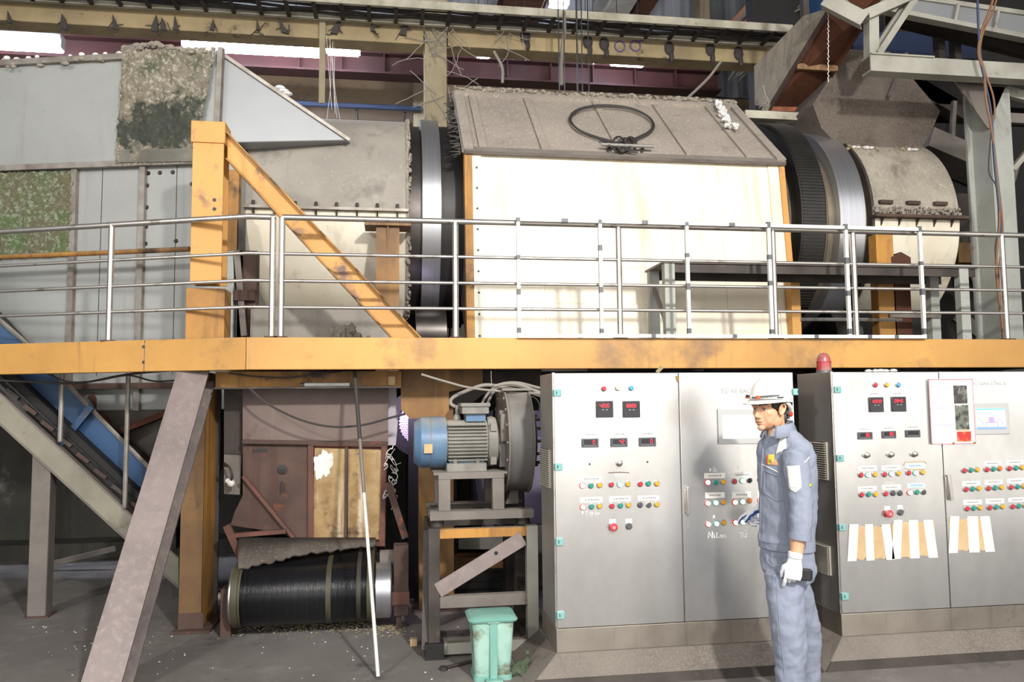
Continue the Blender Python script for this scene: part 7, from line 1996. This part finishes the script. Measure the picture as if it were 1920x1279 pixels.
a = PY(1504, -40, 7.9); b = PY(1510, 75, 7.9)
tag(MB().box(a.x, a.x + .07, 7.9, 7.97, b.z, a.z + .3).build('dark_post', M['dark_steel']), 'dark post beside the blue sheet above the chute', 'post')
tag(MB().prism([PY(1494, 55, 8.0), PY(1501, 42, 8.0), PY(1503, 92, 7.95), PY(1497, 96, 7.95)], (0, .03, 0)).build('pink_cloth', M['pink']), 'strip of pink cloth beside the chute side wall', 'cloth')
# blue box behind the truss
tag(MB().prism([PY(1600, 60, 8.8), PY(1830, 60, 8.8), PY(1830, 110, 8.8), PY(1600, 110, 8.8)], (0, .3, 0)).build('blue_casing', mat('deep_blue_paint', '#14264a', '#101f3a', (2, .4, .7), .6)), 'deep blue casing seen in the gap of the truss', 'casing')
# truss
Yt_ = 6.9
tf = thing('roof_truss', 'grey white steel truss crossing the upper right corner', 'truss', tuple(PY(1630, 110, Yt_)))
def tb_(p0, p1, Y0, Y1, w, h, name, m='truss'):
    return MB().channel(PY(*p0, Y0), PY(*p1, Y1), w, h, .012, side=-1).build(name, M[m], tf)
tb_((1548, 2), (1622, 40), 6.9, 6.7, .12, .13, 'short_chord')
MB().bar(PY(1616, 32, 6.8), PY(1730, -18, 6.8), .1, .1).build('rising_strut', M['truss'], tf)
MB().prism([PY(1552, -30, 6.95), PY(1690, -30, 6.95), PY(1690, 2, 6.95), PY(1620, 28, 6.95), PY(1560, 0, 6.95)], (0, .012, 0)).build('gusset', M['grey_steel'], tf)
MB().bar(PY(1633, 18, 6.85), PY(1634, 112, 6.85), .1, .1, (0, 1, 0)).build('vertical_strut', M['truss'], tf)
MB().bar(PY(1646, 102, 6.8), PY(1722, -14, 6.8), .06, .06).build('diagonal_strut', M['truss'], tf)
MB().bar(PY(1641, 92, 6.9), PY(1708, -10, 6.9), .05, .05).build('diagonal_strut', M['truss'], tf)
a = PY(1630, 117, 6.7); b = PY(1990, 145, 6.7); zc_ = PY(1760, 126, 6.7).z
MB().channel((a.x, 6.75, zc_), (b.x, 6.75, zc_), .14, .16, .014, side=-1).build('tie_beam', M['truss'], tf)
MB().box(a.x + .0, a.x + .65, 6.66, 6.7, zc_ + .075, zc_ + .09).build('top_plate', M['truss'], tf)
# enclosed conveyor above
uc = thing('upper_conveyor', 'pale framed conveyor trough crossing the top right corner', 'conveyor', tuple(PY(1800, 60, 7.4)))
a0, a1 = PY(1660, -12, 7.5), PY(1990, 36, 7.5); b0, b1 = PY(1660, 22, 7.5), PY(1990, 88, 7.5)
MB().prism([a0, a1, b1, b0], (0, .02, 0)).build('side_panel', M['plain_grey'], uc)
MB().bar(a0, a1, .05, .05).build('top_angle', M['truss'], uc); MB().bar(b0 + V((0, -.02, 0)), b1 + V((0, -.02, 0)), .1, .05).build('bottom_angle', M['truss'], uc)
for px in (1793, 1868, 1940):
    MB().bar(PY(px + 3, 8 + (px - 1793) * .15, 7.47), PY(px - 5, 46 + (px - 1793) * .2, 7.47), .03, .04, (0, 1, 0)).build('stiffener', M['truss'], uc)
MB().prism([b0, b1, PY(1990, 130, 7.9), PY(1660, 48, 7.9)], (0, 0, .01)).build('bottom_pan', M['dark_steel'], uc)
for px in (1760, 1790): MB().box(PY(px, 80, 8.0).x, PY(px + 12, 80, 8.0).x, 8.0, 8.1, PY(px, 115, 8.0).z, PY(px, 60, 8.0).z).build('hanger', M['dark_steel'], uc)
# chalky grey column with gusset
Yl_ = 6.95
gcx0, gcx1 = PY(1850, 300, Yl_).x, PY(1900, 300, Yl_).x
gk = thing('grey_column', 'chalky grey column at the far right with cables running down it', 'column', ((gcx0 + gcx1) / 2, Yl_, 2.1))
MB().box(gcx0 + .06, gcx1, Yl_, Yl_ + .03, 0, zc_ - .05).box(gcx0 + .06, gcx0 + .09, Yl_ + .03, Yl_ + .25, 0, zc_ - .05).box(gcx0, gcx1, Yl_ + .25, Yl_ + .28, 0, zc_ - .05).build('shaft', M['grey_col'], gk)
MB().prism([PY(1790, 150, Yl_), PY(1888, 156, Yl_), PY(1896, 245, Yl_), PY(1852, 240, Yl_)], (0, .02, 0)).build('gusset', M['grey_steel'], gk)
MB().bar(PY(1898, 318, 7.0), PY(1990, 210, 7.0), .05, .05).build('side_brace', M['truss'], gk)
MB().bar(PY(1885, 172, 7.05), PY(1990, 200, 7.05), .06, .1).build('side_brace', M['truss'], gk)
MB().bar(PY(1885, 222, 7.1), PY(1990, 228, 7.1), .06, .1).build('side_brace', M['grey_steel'], gk)
def run(label, pts, m, r, Y=6.55):
    tag(MB().tube(curve([PY(x, y, Y) for x, y in pts], 8), r, 7).build('hanging_cable', M[m]), label, 'cable')
run('brown cable in the bundle down the far right column, leftmost at the bend', [(1868, -30), (1858, 12), (1840, 60), (1835, 100), (1845, 140), (1849, 190), (1857, 230), (1866, 300), (1874, 400), (1868, 500), (1878, 600), (1882, 640)], 'cable_brown', .012)
run('orange brown cable in the bundle down the far right column', [(1876, -30), (1862, 20), (1843, 62), (1838, 100), (1848, 138), (1862, 180), (1865, 215), (1860, 245), (1870, 330), (1880, 430), (1873, 520), (1882, 640)], 'cable_brown', .009)
run('blue black cable in the bundle down the far right column', [(1832, -30), (1834, 40), (1836, 80), (1838, 110), (1846, 150), (1858, 210), (1864, 300), (1872, 380), (1880, 480), (1884, 560), (1886, 640)], 'cable_blue', .011)
run('thin black cable kinking away from the bundle at the far right column', [(1858, 250), (1854, 320), (1868, 352), (1872, 420), (1866, 470), (1874, 540), (1880, 640)], 'cable', .006)
# dark plant behind the column
dp = thing('rear_duct', 'dark sloping duct and plates in the shade right of the hood', 'duct', (6.9, 8.8, 2.1))
MB().bar(PY(1722, 268, 8.9), PY(1880, 335, 8.9), .5, .25).build('sloping_duct', M['grey_steel'], dp)
MB().prism([PY(1785, 362, 8.6), PY(1850, 364, 8.6), PY(1890, 470, 8.6), PY(1880, 560, 8.6), PY(1800, 470, 8.6)], (0, .02, 0)).build('plate', M['dark_steel'], dp)
MB().prism([PY(1832, 420, 8.3), PY(1848, 425, 8.3), PY(1862, 545, 8.3), PY(1830, 480, 8.3)], (0, .02, 0)).build('plate', M['grey_steel'], dp)
MB().box(PY(1797, 475, 8.0).x, PY(1828, 475, 8.0).x, 8.0, 8.1, PY(1800, 492, 8.0).z, PY(1800, 455, 8.0).z).build('rusty_block', M['brown_plate'], dp)
MB().bar(PY(1820, 500, 8.2), PY(1880, 600, 8.2), .05, .2).build('diagonal_plate', M['rust'], dp)
MB().bar(PY(1790, 590, 8.2), PY(1875, 650, 8.2), .05, .15).build('diagonal_plate', M['grey_steel'], dp)
MB().box(6.3, 8.5, 9.2, 9.6, 1.9, 5.2).build('shade_backing', M['black_void'], dp)  # black backing put in for the unlit space behind the duct
MB().bar(PY(1690, 150, 9.4), PY(1870, 255, 9.4), .2, .2).build('sloping_pipe', M['dark_steel'], dp)
MB().bar(PY(1789, 190, 9.0), PY(1784, 270, 9.0), .05, .05, (0, 1, 0)).build('hanging_bar', M['grey_steel'], dp)
tag(MB().box(5.2, 12, 10.6, 10.8, 0, 9).build('shade_backdrop', mat('dark_grey_sheet', '#2a2a2c', '#202022', (1, .4, .6), .7)), 'tall dark silo added for the unlit space behind the upper conveyor', 'backdrop')  # dark sheet put in where the far background is only unlit
tag(MB().box(6.4, 12, 9.3, 10.4, 5.5, 9).build('corner_shade_block', M['black_void']), 'black block added to darken the top right corner behind the truss', 'casing')  # black block put in for the darkness of the unlit corner
# ------------------------------------------------------------------ light
w = bpy.data.worlds.new('world'); SC.world = w; w.use_nodes = True
bg = w.node_tree.nodes['Background']
bg.inputs['Color'].default_value = (1.0, 0.99, 0.97, 1); bg.inputs['Strength'].default_value = 2.1
def area(name, loc, target, power, size, col=(1, 1, 1), size_y=None, spread=180):
    l = bpy.data.lights.new(name, 'AREA'); l.energy = power; l.color = col; l.size = size
    if size_y: l.shape = 'RECTANGLE'; l.size_y = size_y
    l.spread = R(spread)
    o = bpy.data.objects.new(name, l); COL.objects.link(o); o.location = loc
    o.rotation_euler = (V(target) - V(loc)).to_track_quat('-Z', 'Y').to_euler(); return o
area('flood_lamp', (2.3, -2.4, 5.6), (1.9, 6.8, 2.6), 320, .35, (1.0, .97, .92), spread=110)
area('flood_lamp', (-4.6, -1.5, 5.4), (-1.8, 6.0, 1.8), 110, .4, (1.0, .97, .93), spread=120)
# light added only to brighten the unseen yard that the cabinet doors mirror
sl = bpy.data.lights.new('added_sun', 'SUN'); sl.energy = 9.0; sl.angle = R(.5); sl.color = (1, .96, .9)
so_ = bpy.data.objects.new('added_sun', sl); COL.objects.link(so_); so_.rotation_euler = V((-.62, -.12, -.78)).to_track_quat('-Z', 'Y').to_euler()
# work lamp under the machine, violet tinted
pl_ = PY(768, 758, 6.6); area('work_lamp', tuple(pl_), (pl_.x, 6.95, pl_.z - .15), 6, .06, (.74, .62, 1.0))
area('work_lamp', (1.1, 6.5, 1.5), (.9, 7.1, 1.1), 5, .2, (.75, .65, 1.0))
SC.view_settings.view_transform = 'Standard'
SC.view_settings.look = 'None'
SC.view_settings.exposure = 0.0
SC.view_settings.gamma = 1.0
SC.view_settings.use_curve_mapping = False
SC.cycles.use_denoising = True
SC.cycles.max_bounces = 8
SC.cycles.diffuse_bounces = 4
SC.cycles.sample_clamp_indirect = 6.0
